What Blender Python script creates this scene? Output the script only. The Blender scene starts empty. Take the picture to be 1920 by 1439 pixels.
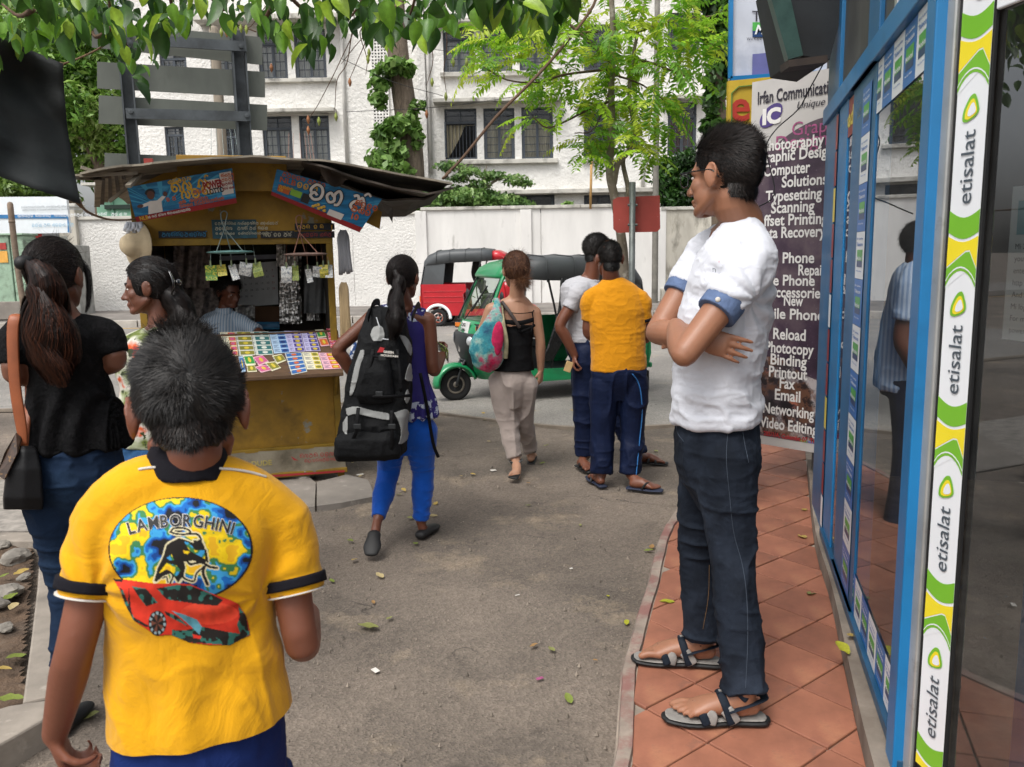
import bpy,bmesh,math,random
import numpy as np
from mathutils import Vector,Matrix,Euler
from mathutils.bvhtree import BVHTree
R=math.radians
random.seed(7);RNG=np.random.default_rng(7)
SC=bpy.context.scene
COL=SC.collection
F=1550.0;PITCH=math.atan(242/1550.0);ROLL=0.018;CH=1.55
CAM=Vector((0,0,CH))
_f=Vector((0,math.cos(PITCH),-math.sin(PITCH)))
_u0=Vector((0,math.sin(PITCH),math.cos(PITCH)));_r0=Vector((1,0,0))
_u=_u0*math.cos(ROLL)+_r0*math.sin(ROLL);_r=_r0*math.cos(ROLL)-_u0*math.sin(ROLL)
cd=bpy.data.cameras.new('camera');cam=bpy.data.objects.new('camera',cd);COL.objects.link(cam)
cam.matrix_world=Matrix(((_r.x,_u.x,-_f.x,CAM.x),(_r.y,_u.y,-_f.y,CAM.y),(_r.z,_u.z,-_f.z,CAM.z),(0,0,0,1)))
cd.sensor_fit='HORIZONTAL';cd.sensor_width=36;cd.lens=36*F/1920;cd.clip_start=0.05;cd.clip_end=500
cd.dof.use_dof=True ;cd.dof.focus_distance=3.6;cd.dof.aperture_fstop=10
SC.camera=cam
SUN_EL,SUN_AZ=58,212
w=bpy.data.worlds.new('World');SC.world=w;w.use_nodes=True
nt=w.node_tree;nt.nodes.clear()
sky=nt.nodes.new('ShaderNodeTexSky');sky.sky_type='NISHITA';sky.sun_disc=False
sky.sun_elevation=R(SUN_EL);sky.sun_rotation=R(SUN_AZ);sky.air_density=1.0;sky.dust_density=5.0;sky.ozone_density=1.0
hs=nt.nodes.new('ShaderNodeHueSaturation');hs.inputs['Saturation'].default_value=0.22;hs.inputs['Value'].default_value=1.0
bg=nt.nodes.new('ShaderNodeBackground');bg.inputs['Strength'].default_value=0.15
wo=nt.nodes.new('ShaderNodeOutputWorld')
nt.links.new(sky.outputs[0],hs.inputs['Color']);nt.links.new(hs.outputs[0],bg.inputs['Color']);nt.links.new(bg.outputs[0],wo.inputs['Surface'])
sl=bpy.data.lights.new('sun','SUN');sun=bpy.data.objects.new('sun',sl);COL.objects.link(sun)
sl.energy=1.15;sl.angle=R(24);sl.color=(1,.97,.92)
_sd=Vector((math.sin(R(SUN_AZ))*math.cos(R(SUN_EL)),math.cos(R(SUN_AZ))*math.cos(R(SUN_EL)),math.sin(R(SUN_EL))))
_sd=Vector((_sd.x,-_sd.y,_sd.z)) if False else _sd
sun.rotation_euler=(-_sd).to_track_quat('-Z','Y').to_euler()
SC.view_settings.view_transform='Standard';SC.view_settings.look='None';SC.view_settings.gamma=1
SC.view_settings.use_curve_mapping=False ;SC.view_settings.exposure=0.62
SC.cycles.max_bounces=8;SC.cycles.transparent_max_bounces=16
SC.cycles.use_denoising=True
def ray(px,py):
 return _f+_r*((px-960)/F)+_u*((719.5-py)/F)
def at(px,py,Y):
 d=ray(px,py);return CAM+d*(Y/d.y)
def gnd(px,py,z=0.0):
 d=ray(px,py);return CAM+d*((z-CH)/d.z)
def onp(px,py,P0,n):
 d=ray(px,py);return CAM+d*((P0-CAM).dot(n)/d.dot(n))
def rgb(h):
 h=h.lstrip('#');c=[int(h[i:i+2],16)/255 for i in (0,2,4)]
 return tuple(x/12.92 if x<=.04045 else ((x+.055)/1.055)**2.4 for x in c)
def lerp(a,b,t):return a+(b-a)*t
def _hash(ix,iy,iz,seed):
 h=(ix*374761393+iy*668265263+iz*2147483647+seed*1274126177)&0xffffffff
 h=((h^(h>>13))*1274126177)&0xffffffff
 h=((h^(h>>16))*2246822519)&0xffffffff
 return ((h^(h>>15))&0xffffff)/float(0xffffff)
def vnoise(P,s=1.0,seed=0):
 Q=np.asarray(P,float)*s;i=np.floor(Q).astype(np.int64);f=Q-i;f=f*f*f*(f*(f*6-15)+10)
 out=0
 for dx in (0,1):
  for dy in (0,1):
   for dz in (0,1):
    wgt=(f[:,0] if dx else 1-f[:,0])*(f[:,1] if dy else 1-f[:,1])*(f[:,2] if dz else 1-f[:,2])
    out=out+wgt*_hash(i[:,0]+dx,i[:,1]+dy,i[:,2]+dz,seed)
 return out
def fbm(P,s=1.0,seed=0,o=3):
 a=0;t=0
 for k in range(o):
  a=a+vnoise(P,s*2**k,seed+k*17)*.5**k;t+=.5**k
 return a/t
def newmat(name):
 m=bpy.data.materials.new(name);m.use_nodes=True ;n=m.node_tree
 b=n.nodes['Principled BSDF'];return m,n,b
def _coords(n,kind,stretch=None):
 tc=n.nodes.new('ShaderNodeTexCoord');out=tc.outputs[kind]
 if stretch:
  mp=n.nodes.new('ShaderNodeMapping');mp.inputs['Scale'].default_value=stretch
  n.links.new(out,mp.inputs['Vector']);out=mp.outputs[0]
 return out
def _noise(n,vec,scale,detail=4,rough=.6):
 t=n.nodes.new('ShaderNodeTexNoise');t.inputs['Scale'].default_value=scale;t.inputs['Detail'].default_value=detail
 t.inputs['Roughness'].default_value=rough;n.links.new(vec,t.inputs['Vector']);return t.outputs[0]
def _ramp(n,fac,stops):
 r=n.nodes.new('ShaderNodeValToRGB');e=r.color_ramp.elements
 while len(e)<len(stops):e.new(.5)
 for k,(p,c) in enumerate(stops):
  e[k].position=p;c=c if not isinstance(c,(int,float)) else (c,c,c);e[k].color=(*c,1)
 n.links.new(fac,r.inputs[0]);return r.outputs[0]
def _mix(n,fac,a,b,mode='MIX'):
 m=n.nodes.new('ShaderNodeMix');m.data_type='RGBA';m.blend_type=mode
 for inp,v in ((m.inputs[0],fac),(m.inputs[6],a),(m.inputs[7],b)):
  if isinstance(v,(int,float)):inp.default_value=v
  elif isinstance(v,tuple):inp.default_value=(*v[:3],1)
  else:n.links.new(v,inp)
 return m.outputs[2]
def _bump(n,h,strength,dist=.01,prev=None):
 b=n.nodes.new('ShaderNodeBump');b.inputs['Strength'].default_value=strength;b.inputs['Distance'].default_value=dist
 n.links.new(h,b.inputs['Height'])
 if prev is not None:n.links.new(prev,b.inputs['Normal'])
 return b.outputs[0]
MC={}
def mat(name,col,rough=.6,metal=0,var=.12,vs=6,bump=.15,bs=120,bd=.002,spots=None,stretch=None,spec=.5,coat=0,rnd=0,sheen=0,kind='Object',alpha=None,sss=0,weave=0,wear=None,trans=0):
 """spots: list of (colour, scale, lo, hi, strength)"""
 if name in MC:return MC[name]
 m,n,b=newmat(name);vec=_coords(n,kind,stretch)
 col=rgb(col) if isinstance(col,str) else col
 out=_mix(n,1.0,col,_ramp(n,_noise(n,vec,vs,5),[(.3,(1-var*1.6,)*3),(.7,(1+var*.6,)*3)]),'MULTIPLY') if var else None
 if out is None:
  rr=n.nodes.new('ShaderNodeRGB');rr.outputs[0].default_value=(*col,1);out=rr.outputs[0]
 for c,s,lo,hi,st in (spots or []):
  c=rgb(c) if isinstance(c,str) else c
  f=_ramp(n,_noise(n,vec,s,6,.65),[(lo,0.0),(hi,st)])
  out=_mix(n,f,out,c)
 if rnd:
  oi=n.nodes.new('ShaderNodeObjectInfo')
  out=_mix(n,1.0,out,_ramp(n,oi.outputs['Random'],[(0,(1-rnd,1-rnd*1.05,1-rnd*1.1)),(.5,(1,1,1)),(1,(1+rnd*.6,1+rnd*.6,1+rnd*.5))]),'MULTIPLY')
 n.links.new(out,b.inputs['Base Color'])
 b.inputs['Roughness'].default_value=rough;b.inputs['Metallic'].default_value=metal
 if bs>=200:spec=.15
 b.inputs['Specular IOR Level'].default_value=spec
 if sum(col)<.45:sheen=0
 if coat:b.inputs['Coat Weight'].default_value=coat;b.inputs['Coat Roughness'].default_value=.12
 if sheen:b.inputs['Sheen Weight'].default_value=sheen
 if sss:b.inputs['Subsurface Weight'].default_value=sss;b.inputs['Subsurface Radius'].default_value=(.012,.005,.003);b.inputs['Subsurface Scale'].default_value=.6
 if trans:
  tr=n.nodes.new('ShaderNodeBsdfTranslucent');n.links.new(out,tr.inputs[0]);ms=n.nodes.new('ShaderNodeMixShader');ms.inputs[0].default_value=trans
  o=n.nodes['Material Output'];n.links.new(b.outputs[0],ms.inputs[1]);n.links.new(tr.outputs[0],ms.inputs[2]);n.links.new(ms.outputs[0],o.inputs['Surface'])
 nm=None
 if bump:nm=_bump(n,_noise(n,vec,bs,4),bump,bd)
 if bs>=200 and bump:
  nz_=n.nodes.new('ShaderNodeTexNoise');nz_.inputs['Scale'].default_value=13;nz_.inputs['Detail'].default_value=3;nz_.inputs['Distortion'].default_value=2.2;n.links.new(vec,nz_.inputs['Vector']);nm=_bump(n,nz_.outputs[0],.34,.012,nm)
 if weave:
  wv=n.nodes.new('ShaderNodeTexWave');wv.inputs['Scale'].default_value=weave;wv.bands_direction='DIAGONAL';n.links.new(_coords(n,kind),wv.inputs['Vector'])
  nm=_bump(n,wv.outputs[0],.25,.0006,nm)
 if nm is not None:n.links.new(nm,b.inputs['Normal'])
 MC[name]=m;return m
def vcmat(name,rough=.6,attr='Col',bump=.15,bs=200,bd=.001,spec=.4,sheen=0,trans=0,mul=None):
 if name in MC:return MC[name]
 m,n,b=newmat(name);a=n.nodes.new('ShaderNodeVertexColor');a.layer_name=attr
 c=a.outputs[0]
 if mul:c=_mix(n,1.0,c,_ramp(n,_noise(n,_coords(n,'Object'),mul,4),[(.25,.75),(.75,1.12)]),'MULTIPLY')
 n.links.new(c,b.inputs['Base Color']);b.inputs['Roughness'].default_value=rough;b.inputs['Specular IOR Level'].default_value=spec
 if sheen:b.inputs['Sheen Weight'].default_value=sheen
 if bump:n.links.new(_bump(n,_noise(n,_coords(n,'Object'),bs,3),bump,bd),b.inputs['Normal'])
 if trans:
  tr=n.nodes.new('ShaderNodeBsdfTranslucent');n.links.new(c,tr.inputs[0]);ms=n.nodes.new('ShaderNodeMixShader');ms.inputs[0].default_value=trans
  o=n.nodes['Material Output'];n.links.new(b.outputs[0],ms.inputs[1]);n.links.new(tr.outputs[0],ms.inputs[2]);n.links.new(ms.outputs[0],o.inputs['Surface'])
 MC[name]=m;return m
def glassmat(name,tint=(.85,.9,.9),ior=1.75,dirt=.04,rough=.01):
 if name in MC:return MC[name]
 m,n,b=newmat(name);o=n.nodes['Material Output'];n.nodes.remove(b)
 tr=n.nodes.new('ShaderNodeBsdfTransparent');tr.inputs[0].default_value=(*tint,1)
 gl=n.nodes.new('ShaderNodeBsdfGlossy');gl.inputs['Roughness'].default_value=rough;gl.inputs[0].default_value=(.95,.97,1,1)
 fr=n.nodes.new('ShaderNodeFresnel');fr.inputs[0].default_value=ior
 ms=n.nodes.new('ShaderNodeMixShader');n.links.new(fr.outputs[0],ms.inputs[0]);n.links.new(tr.outputs[0],ms.inputs[1]);n.links.new(gl.outputs[0],ms.inputs[2])
 df=n.nodes.new('ShaderNodeBsdfDiffuse');df.inputs[0].default_value=(.45,.45,.43,1)
 f=_ramp(n,_noise(n,_coords(n,'Object'),3,6,.7),[(.35,0.0),(.75,dirt)])
 m2=n.nodes.new('ShaderNodeMixShader');n.links.new(f,m2.inputs[0]);n.links.new(ms.outputs[0],m2.inputs[1]);n.links.new(df.outputs[0],m2.inputs[2])
 n.links.new(m2.outputs[0],o.inputs['Surface']);MC[name]=m;return m
OFF={}
def tag(o,label=None,cat=None,group=None,kind=None):
 if label:o['label']=label
 if cat:o['category']=cat
 if group:o['group']=group
 if kind:o['kind']=kind
 return o
def thing(name,loc,label,cat,group=None):
 o=bpy.data.objects.new(name,None);COL.objects.link(o);o.location=Vector(loc);o.empty_display_size=.1
 OFF[o.name]=Vector(loc);return tag(o,label,cat,group)
def link(name,me,parent=None,mats=None,smooth=None,loc=None):
 o=bpy.data.objects.new(name,me);COL.objects.link(o)
 if mats is not None and not me.materials:
  for m in (mats if isinstance(mats,(list,tuple)) else [mats]):me.materials.append(m)
 if parent is not None:o.parent=parent;OFF[o.name]=OFF[parent.name].copy()
 else:OFF[o.name]=Vector((0,0,0))
 if smooth is not None and len(me.polygons):me.polygons.foreach_set('use_smooth',[smooth]*len(me.polygons))
 return o
def np_mesh(name,V,faces,cols=None,attr='Col'):
 me=bpy.data.meshes.new(name);V=np.asarray(V,np.float32)
 if isinstance(faces,np.ndarray):
  nf,k=faces.shape;me.vertices.add(len(V));me.vertices.foreach_set('co',V.ravel())
  me.loops.add(nf*k);me.loops.foreach_set('vertex_index',faces.astype(np.int32).ravel())
  me.polygons.add(nf);me.polygons.foreach_set('loop_start',np.arange(0,nf*k,k,dtype=np.int32))
  me.update(calc_edges=True)
 else:
  me.from_pydata([tuple(map(float,v)) for v in V],[],faces);me.update()
 if cols is not None:
  a=me.color_attributes.new(attr,'FLOAT_COLOR','POINT');c=np.ones((len(V),4),np.float32);c[:,:3]=cols
  a.data.foreach_set('color',c.ravel())
 return me
TXT={}
def text_geo(body,bold=0.0,shear=0.0):
 k=(body,bold,shear)
 if k in TXT:return TXT[k]
 cu=bpy.data.curves.new('t','FONT');cu.body=body;cu.size=1;cu.offset=bold;cu.shear=shear;cu.resolution_u=3
 o=bpy.data.objects.new('t',cu);COL.objects.link(o)
 me=bpy.data.meshes.new_from_object(o.evaluated_get(bpy.context.evaluated_depsgraph_get()))
 V=np.array([v.co[:] for v in me.vertices]).reshape(-1,3);Fs=[tuple(p.vertices) for p in me.polygons]
 bpy.data.objects.remove(o);bpy.data.meshes.remove(me);TXT[k]=(V,Fs);return TXT[k]
class MB:
 def __init__(s):s.v=[];s.f=[];s.mi=[];s.sm=[];s.m=0;s.smooth=False
 def add(s,V,Fs):
  b=len(s.v);s.v.extend([tuple(map(float,x)) for x in V]);s.f.extend([tuple(int(i)+b for i in q) for q in Fs])
  s.mi.extend([s.m]*len(Fs));s.sm.extend([s.smooth]*len(Fs));return s
 def box(s,c,size,M=None,bev=0.0):
  c=Vector(c);h=Vector(size)*.5;M=M or Matrix.Identity(3)
  if bev<=0:
   V=[c+M@Vector((x*h.x,y*h.y,z*h.z)) for x in (-1,1) for y in (-1,1) for z in (-1,1)]
   return s.add(V,[(0,1,3,2),(4,6,7,5),(0,4,5,1),(2,3,7,6),(0,2,6,4),(1,5,7,3)])
  bm=bmesh.new();bmesh.ops.create_cube(bm,size=1)
  for v in bm.verts:v.co=Vector((v.co.x*size[0],v.co.y*size[1],v.co.z*size[2]))
  bmesh.ops.bevel(bm,geom=list(bm.edges),offset=bev,segments=2,profile=.5,affect='EDGES');bm.verts.index_update()
  s.add([c+M@v.co for v in bm.verts],[[v.index for v in q.verts] for q in bm.faces]);bm.free();return s
 def beam(s,a,b,w,t,up=(0,0,1)):
  a=Vector(a);b=Vector(b);d=(b-a);L=d.length;d.normalize();up=Vector(up)
  sd=d.cross(up);sd=sd.normalized() if sd.length>1e-5 else Vector((1,0,0));u2=sd.cross(d)
  M=Matrix((d,sd,u2)).transposed();return s.box((a+b)/2,(L,w,t),M)
 def quad(s,a,b,c,d):return s.add([a,b,c,d],[(0,1,2,3)])
 def poly(s,pts):return s.add(pts,[tuple(range(len(pts)))])
 def slab(s,pts,n):
  """thick polygon: pts (planar outline) extruded along n"""
  n=Vector(n);k=len(pts);P=[Vector(p) for p in pts]
  return s.add(P+[p+n for p in P],[tuple(range(k))[::-1],tuple(range(k,2*k))]+[(i,(i+1)%k,k+(i+1)%k,k+i) for i in range(k)])
 def loft(s,rings,cap=True):
  k=len(rings[0]);V=[p for r in rings for p in r];Fs=[]
  for i in range(len(rings)-1):
   for j in range(k):
    Fs.append((i*k+j,i*k+(j+1)%k,(i+1)*k+(j+1)%k,(i+1)*k+j))
  if cap:Fs.append(tuple(range(k))[::-1]);Fs.append(tuple(range((len(rings)-1)*k,len(rings)*k)))
  return s.add(V,Fs)
 def tube(s,pts,rad,n=12,side=None,sub=4,cap='round',pw=2.0):
  """tapering elliptical tube; rad: float or (a,b) per point, a along 'side'"""
  P=[np.array(p,float) for p in pts];Rr=[np.array((r,r) if isinstance(r,(int,float)) else r,float) for r in rad]
  if len(P)>2 and sub>1:P,Rr=crom(P,sub),crom(Rr,sub)
  elif sub>1 and len(P)==2:P,Rr=[P[0]+(P[1]-P[0])*t/2 for t in range(3)],[Rr[0]+(Rr[1]-Rr[0])*t/2 for t in range(3)]
  N=len(P);T=[]
  for i in range(N):
   t=P[min(i+1,N-1)]-P[max(i-1,0)];T.append(t/(np.linalg.norm(t)+1e-12))
  if side is None:side=(1,0,0) if abs(T[0][0])<.8 else (0,1,0)
  sd=np.array(side,float);rings=[];ang=np.arange(n)*2*math.pi/n
  ca,sa=np.cos(ang),np.sin(ang)
  if pw!=2:ca=np.sign(ca)*np.abs(ca)**(2/pw);sa=np.sign(sa)*np.abs(sa)**(2/pw)
  seq=[(P[i],T[i],Rr[i]) for i in range(N)]
  if cap=='round':
   h=[];r0=Rr[0].min();r1=Rr[-1].min()
   for q in (.15,.5,.8):h.append((P[0]-T[0]*r0*math.sqrt(1-q*q)*.95,T[0],Rr[0]*q))
   seq=h+seq
   for q in (.8,.5,.15):seq.append((P[-1]+T[-1]*r1*math.sqrt(1-q*q)*.95,T[-1],Rr[-1]*q))
  for p,t,r in seq:
   sd2=sd-t*sd.dot(t);ln=np.linalg.norm(sd2)
   if ln>1e-4:sd2=sd2/ln;sd=sd2
   else:sd2=sd
   u=np.cross(t,sd2);rings.append([p+sd2*(r[0]*ca[j])+u*(r[1]*sa[j]) for j in range(n)])
  return s.loft(rings)
 def ell(s,c,r,M=None,n=14,m=9):
  c=np.array(c,float);M=np.array(M if M is not None else np.eye(3));rings=[]
  for i in range(m):
   ph=math.pi*(i+.5)/m*1.0;ph=math.pi*(.03+.94*i/(m-1))
   rings.append([c+M@(np.array([math.cos(a)*math.sin(ph),math.sin(a)*math.sin(ph),-math.cos(ph)])*np.array(r)) for a in [2*math.pi*j/n for j in range(n)]])
  return s.loft(rings)
 def lathe(s,c,prof,axis=(0,0,1),n=16,cap=True):
  c=Vector(c);ax=Vector(axis).normalized();sx=ax.orthogonal().normalized();sy=ax.cross(sx)
  return s.loft([[c+ax*h+(sx*math.cos(2*math.pi*j/n)+sy*math.sin(2*math.pi*j/n))*r for j in range(n)] for r,h in prof],cap)
 def text(s,body,o,ux,uy,size,bold=0.0,width=None,align='L',fn=None,shear=0.0,off=None):
  V,Fs=text_geo(body,bold,shear)
  if not len(V):return s
  V=V.copy();w0=V[:,0].max()-V[:,0].min();V[:,0]-=V[:,0].min();sx=size
  if width:sx=width/w0
  if align=='C':V[:,0]-=w0/2
  if align=='R':V[:,0]-=w0
  o=Vector(o);ux=Vector(ux);uy=Vector(uy)
  W=[o+ux*(v[0]*sx)+uy*(v[1]*size) for v in V]
  if fn:W=[fn(q) for q in W]
  return s.add(W,Fs)
 def stroke(s,pts,w,o,ux,uy,closed=False,fn=None):
  """flat ribbon following a 2-D polyline (pts) of width w in the plane o,ux,uy"""
  P=[np.array(p,float) for p in pts]
  if len(P)>2:P=crom(P,4)
  o=Vector(o);ux=Vector(ux);uy=Vector(uy);L=[]
  for i in range(len(P)):
   t=P[min(i+1,len(P)-1)]-P[max(i-1,0)];t=t/(np.linalg.norm(t)+1e-9);nn=np.array((-t[1],t[0]))*w/2
   for q in (P[i]+nn,P[i]-nn):
    W=o+ux*q[0]+uy*q[1];L.append(fn(W) if fn else W)
  return s.add(L,[(2*i,2*i+1,2*i+3,2*i+2) for i in range(len(P)-1)])
 def mesh(s,name='m',parent=None,off=None):
  me=bpy.data.meshes.new(name);o=off if off is not None else (OFF[parent.name] if parent is not None else Vector((0,0,0)))
  me.from_pydata([(v[0]-o[0],v[1]-o[1],v[2]-o[2]) for v in s.v],[],s.f)
  me.polygons.foreach_set('material_index',s.mi);me.polygons.foreach_set('use_smooth',s.sm);me.update();return me
 def obj(s,name,mats,parent=None,label=None,cat=None,group=None,kind=None,loc=None,fixn=False):
  off=None
  if parent is None and loc is not None:off=Vector(loc)
  me=s.mesh(name,parent,off)
  if fixn:
   bm=bmesh.new();bm.from_mesh(me);bmesh.ops.recalc_face_normals(bm,faces=bm.faces);bm.to_mesh(me);bm.free()
  o=link(name,me,parent,mats)
  if off is not None:o.location=off;OFF[o.name]=off
  return tag(o,label,cat,group,kind)
def crom(P,sub):
 P=[np.array(p,float) for p in P];out=[]
 for i in range(len(P)-1):
  p0=P[i-1] if i>0 else P[i]*2-P[i+1];p1,p2=P[i],P[i+1];p3=P[i+2] if i+2<len(P) else P[i+1]*2-P[i]
  for k in range(sub):
   t=k/sub;out.append(.5*((2*p1)+(-p0+p2)*t+(2*p0-5*p1+4*p2-p3)*t*t+(-p0+3*p1-3*p2+p3)*t**3))
 out.append(P[-1]);return out
def remesh(mb,voxel,smooth=6,deci=None,disp=None,fac=.5,post=None):
 """union of closed pieces as one continuous surface"""
 me=mb.mesh('tmp') if isinstance(mb,MB) else mb
 bm=bmesh.new();bm.from_mesh(me);bmesh.ops.recalc_face_normals(bm,faces=bm.faces);bm.to_mesh(me);bm.free()
 o=bpy.data.objects.new('tmp',me);COL.objects.link(o)
 m=o.modifiers.new('r','REMESH');m.mode='VOXEL';m.voxel_size=voxel
 if smooth:q=o.modifiers.new('s','SMOOTH');q.factor=fac;q.iterations=smooth
 dg=bpy.context.evaluated_depsgraph_get();out=bpy.data.meshes.new_from_object(o.evaluated_get(dg))
 if disp is not None:
  n=len(out.vertices);V=np.empty(n*3,np.float32);N=np.empty(n*3,np.float32)
  out.vertices.foreach_get('co',V);out.vertices.foreach_get('normal',N);V=V.reshape(-1,3).astype(float);N=N.reshape(-1,3)
  d=disp(V,N);V=V+(N*d[:,None] if d.ndim==1 else d);out.vertices.foreach_set('co',V.astype(np.float32).ravel());out.update()
 if deci:
  o2=bpy.data.objects.new('tmp2',out);COL.objects.link(o2);q=o2.modifiers.new('d','DECIMATE');q.ratio=deci
  dg=bpy.context.evaluated_depsgraph_get();o3=bpy.data.meshes.new_from_object(o2.evaluated_get(dg))
  bpy.data.objects.remove(o2);bpy.data.meshes.remove(out);out=o3
 bpy.data.objects.remove(o);bpy.data.meshes.remove(me)
 return out
def put(name,me,parent,m,label=None,loc=None,smooth=True):
 """link a world-space mesh under parent"""
 o=OFF[parent.name] if parent is not None else Vector(loc or (0,0,0))
 me.transform(Matrix.Translation(-o));me.materials.clear();ob=link(name,me,parent,m,smooth)
 if parent is None:ob.location=o;OFF[ob.name]=Vector(o)
 if label:ob['label']=label
 return ob
def verts(me):
 V=np.empty(len(me.vertices)*3,np.float32);me.vertices.foreach_get('co',V);return V.reshape(-1,3).astype(float)
def setcol(me,C,attr='Col'):
 a=me.color_attributes.new(attr,'FLOAT_COLOR','POINT');c=np.ones((len(me.vertices),4),np.float32);c[:,:3]=C;a.data.foreach_set('color',c.ravel())
def dup(root,loc=None,rotz=None,label=None,group=None):
 c=root.copy();COL.objects.link(c)
 def rec(a,b):
  for ch in [x for x in a.children]:
   d=ch.copy();COL.objects.link(d);d.parent=b;rec(ch,d)
 rec(root,c)
 if loc is not None:c.location=loc
 if rotz is not None:c.rotation_euler.z=rotz
 if label:c['label']=label
 if group:c['group']=group
 return c
# ================================================================ SETTING
def asphalt(name,col,patch,light,pscale=1.2,dark='#2b2826'):
 m,n,b=newmat(name);vec=_coords(n,'Object')
 base=_mix(n,_ramp(n,_noise(n,vec,pscale,7,.6),[(.38,0.0),(.62,1.0)]),rgb(col),rgb(patch))
 base=_mix(n,_ramp(n,_noise(n,vec,pscale*1.7+.3,8,.72),[(.55,0.0),(.7,.55)]),base,rgb(light))
 base=_mix(n,_ramp(n,_noise(n,vec,3.1,9,.75),[(.57,0.0),(.68,.42)]),base,rgb(dark))
 vo=n.nodes.new('ShaderNodeTexVoronoi');vo.inputs['Scale'].default_value=95;n.links.new(vec,vo.inputs['Vector'])
 base=_mix(n,1.0,base,_ramp(n,vo.outputs['Color'],[(0,.74),(.5,1.0),(1,1.3)]),'MULTIPLY')
 base=_mix(n,1.0,base,_ramp(n,_noise(n,vec,.55,5,.6),[(.3,.78),(.55,1.0),(.75,1.12)]),'MULTIPLY')
 vc=n.nodes.new('ShaderNodeTexVoronoi');vc.feature='DISTANCE_TO_EDGE';vc.inputs['Scale'].default_value=.9
 wv=n.nodes.new('ShaderNodeVectorMath');wv.operation='MULTIPLY_ADD'
 nz=n.nodes.new('ShaderNodeTexNoise');nz.inputs['Scale'].default_value=3;nz.inputs['Detail'].default_value=6;n.links.new(vec,nz.inputs['Vector'])
 n.links.new(nz.outputs['Color'],wv.inputs[0]);wv.inputs[1].default_value=(.7,.7,.7);n.links.new(vec,wv.inputs[2]);n.links.new(wv.outputs[0],vc.inputs['Vector'])
 crack=_ramp(n,vc.outputs['Distance'],[(0.0,.75),(.007,0.0)])
 crack=_mix(n,1.0,crack,_ramp(n,_noise(n,vec,1.1,2),[(.5,0.0),(.6,1.0)]),'MULTIPLY')
 base=_mix(n,crack,base,rgb('#1d1a18'));n.links.new(base,b.inputs['Base Color'])
 b.inputs['Roughness'].default_value=.88;b.inputs['Specular IOR Level'].default_value=.3
 nm=_bump(n,vo.outputs['Distance'],.75,.004);nm=_bump(n,_noise(n,vec,14,8,.7),.6,.02,nm)
 n.links.new(nm,b.inputs['Normal']);return m
M_asph=asphalt('asphalt','#7a6f64','#5f574f','#a9977f',.8)
M_road=asphalt('road_asphalt','#8b8781','#7f7b76','#a69c8c',.5,'#57534f')
def grid(x0,x1,y0,y1,nx,ny,zf):
 X,Y=np.meshgrid(np.linspace(x0,x1,nx),np.linspace(y0,y1,ny));P=np.stack([X.ravel(),Y.ravel(),0*X.ravel()],1);P[:,2]=zf(P)
 i=np.arange((nx-1)*(ny-1));a=(i//(nx-1))*nx+i%(nx-1)
 return P,np.stack([a,a+1,a+nx+1,a+nx],1)
P,Fq=grid(-5,4.2,-1.5,9.6,230,280,lambda P:(fbm(P,2.2,3,4)-.5)*.022+(fbm(P,16,9,2)-.5)*.007-.004)
o=link('asphalt_footway',np_mesh('asphalt_footway',P,Fq),None,M_asph,True);tag(o,kind='structure')
mb=MB()
mb.slab([(-160,-40,-.02),(160,-40,-.02),(160,300,-.02),(-160,300,-.02)],(0,0,-.3));mb.obj('ground',M_asph,kind='structure')
edge=[gnd(px,py,.006) for px,py in ((-900,770),(-200,770),(300,765),(640,757),(760,768),(900,785),(1040,800),(1150,803),(1300,796),(1500,790),(2300,790))]
mb=MB();E=crom(edge,8)
up=[(p[0],19.6,.006) for p in E]
mb.add([tuple(p) for p in E]+up,[(i,i+1,len(E)+i+1,len(E)+i) for i in range(len(E)-1)]);mb.obj('road',M_road,kind='structure')
mb=MB()
for i in range(len(E)-1):
 a,c=Vector(E[i]),Vector(E[i+1]);mb.beam(a-Vector((0,.02,0)),c-Vector((0,.02,0)),.05,.03)
mb.obj('road_edging',mat('edging','#83786b',.9,var=.3,vs=3),kind='structure')
M_conc=mat('concrete','#857e76',.9,var=.22,vs=2.5,bump=.5,bs=60,spots=[('#6f685f',1.3,.5,.7,.6),('#b1aaa0',9,.6,.72,.5)])
M_pave=mat('pavement','#7c7670',.92,var=.25,vs=2,bump=.5,bs=40,spots=[('#57524b',1.1,.5,.66,.7)])
mb=MB();mb.slab([(-40,19.75,0),(40,19.75,0),(40,24.2,0),(-40,24.2,0)],(0,0,.15));mb.obj('far_pavement',M_pave,kind='structure')
M_kerb=mat('kerb','#a9a39a',.9,var=.2,vs=3,spots=[('#6e675f',4,.55,.7,.6)])
kr=thing('far_kerb',(0,19.6,0),None,None);kr['kind']='structure'
for i in range(34):
 MB().box((-17+i*1.02+.5,19.67,.08),(.99,.15,.17+RNG.uniform(-.006,.006)),bev=.012).obj('kerb_stone',M_kerb,kr)
mb=MB();mb.slab([(-30,19.15,.010),(-5.6,19.15,.010),(-5.6,19.27,.010),(-30,19.27,.010)],(0,0,.002));mb.obj('road_line',mat('yellow_line','#c9a45c',.8,var=.3,vs=8),kind='structure')
ZT=.12
K=[gnd(px,py,ZT) for px,py in ((1090,1800),(1149,1439),(1163,1279),(1186,1185),(1216,1087),(1238,1005),(1266,956),(1300,905),(1345,866),(1398,838),(1440,826),(1490,822))]
Kc=[Vector(p) for p in crom(K,5)]
S=[gnd(px,py,ZT+.08) for px,py in ((1790,1950),(1640,1439),(1600,1280),(1560,1100),(1530,1000),(1518,905),(1514,862))]
Sc=[Vector(p) for p in crom(S,4)]
PA=Vector((.99,1.92,0));DA=Vector((.252,.968,0)).normalized();NA=Vector((-DA.y,DA.x,0))
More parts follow.
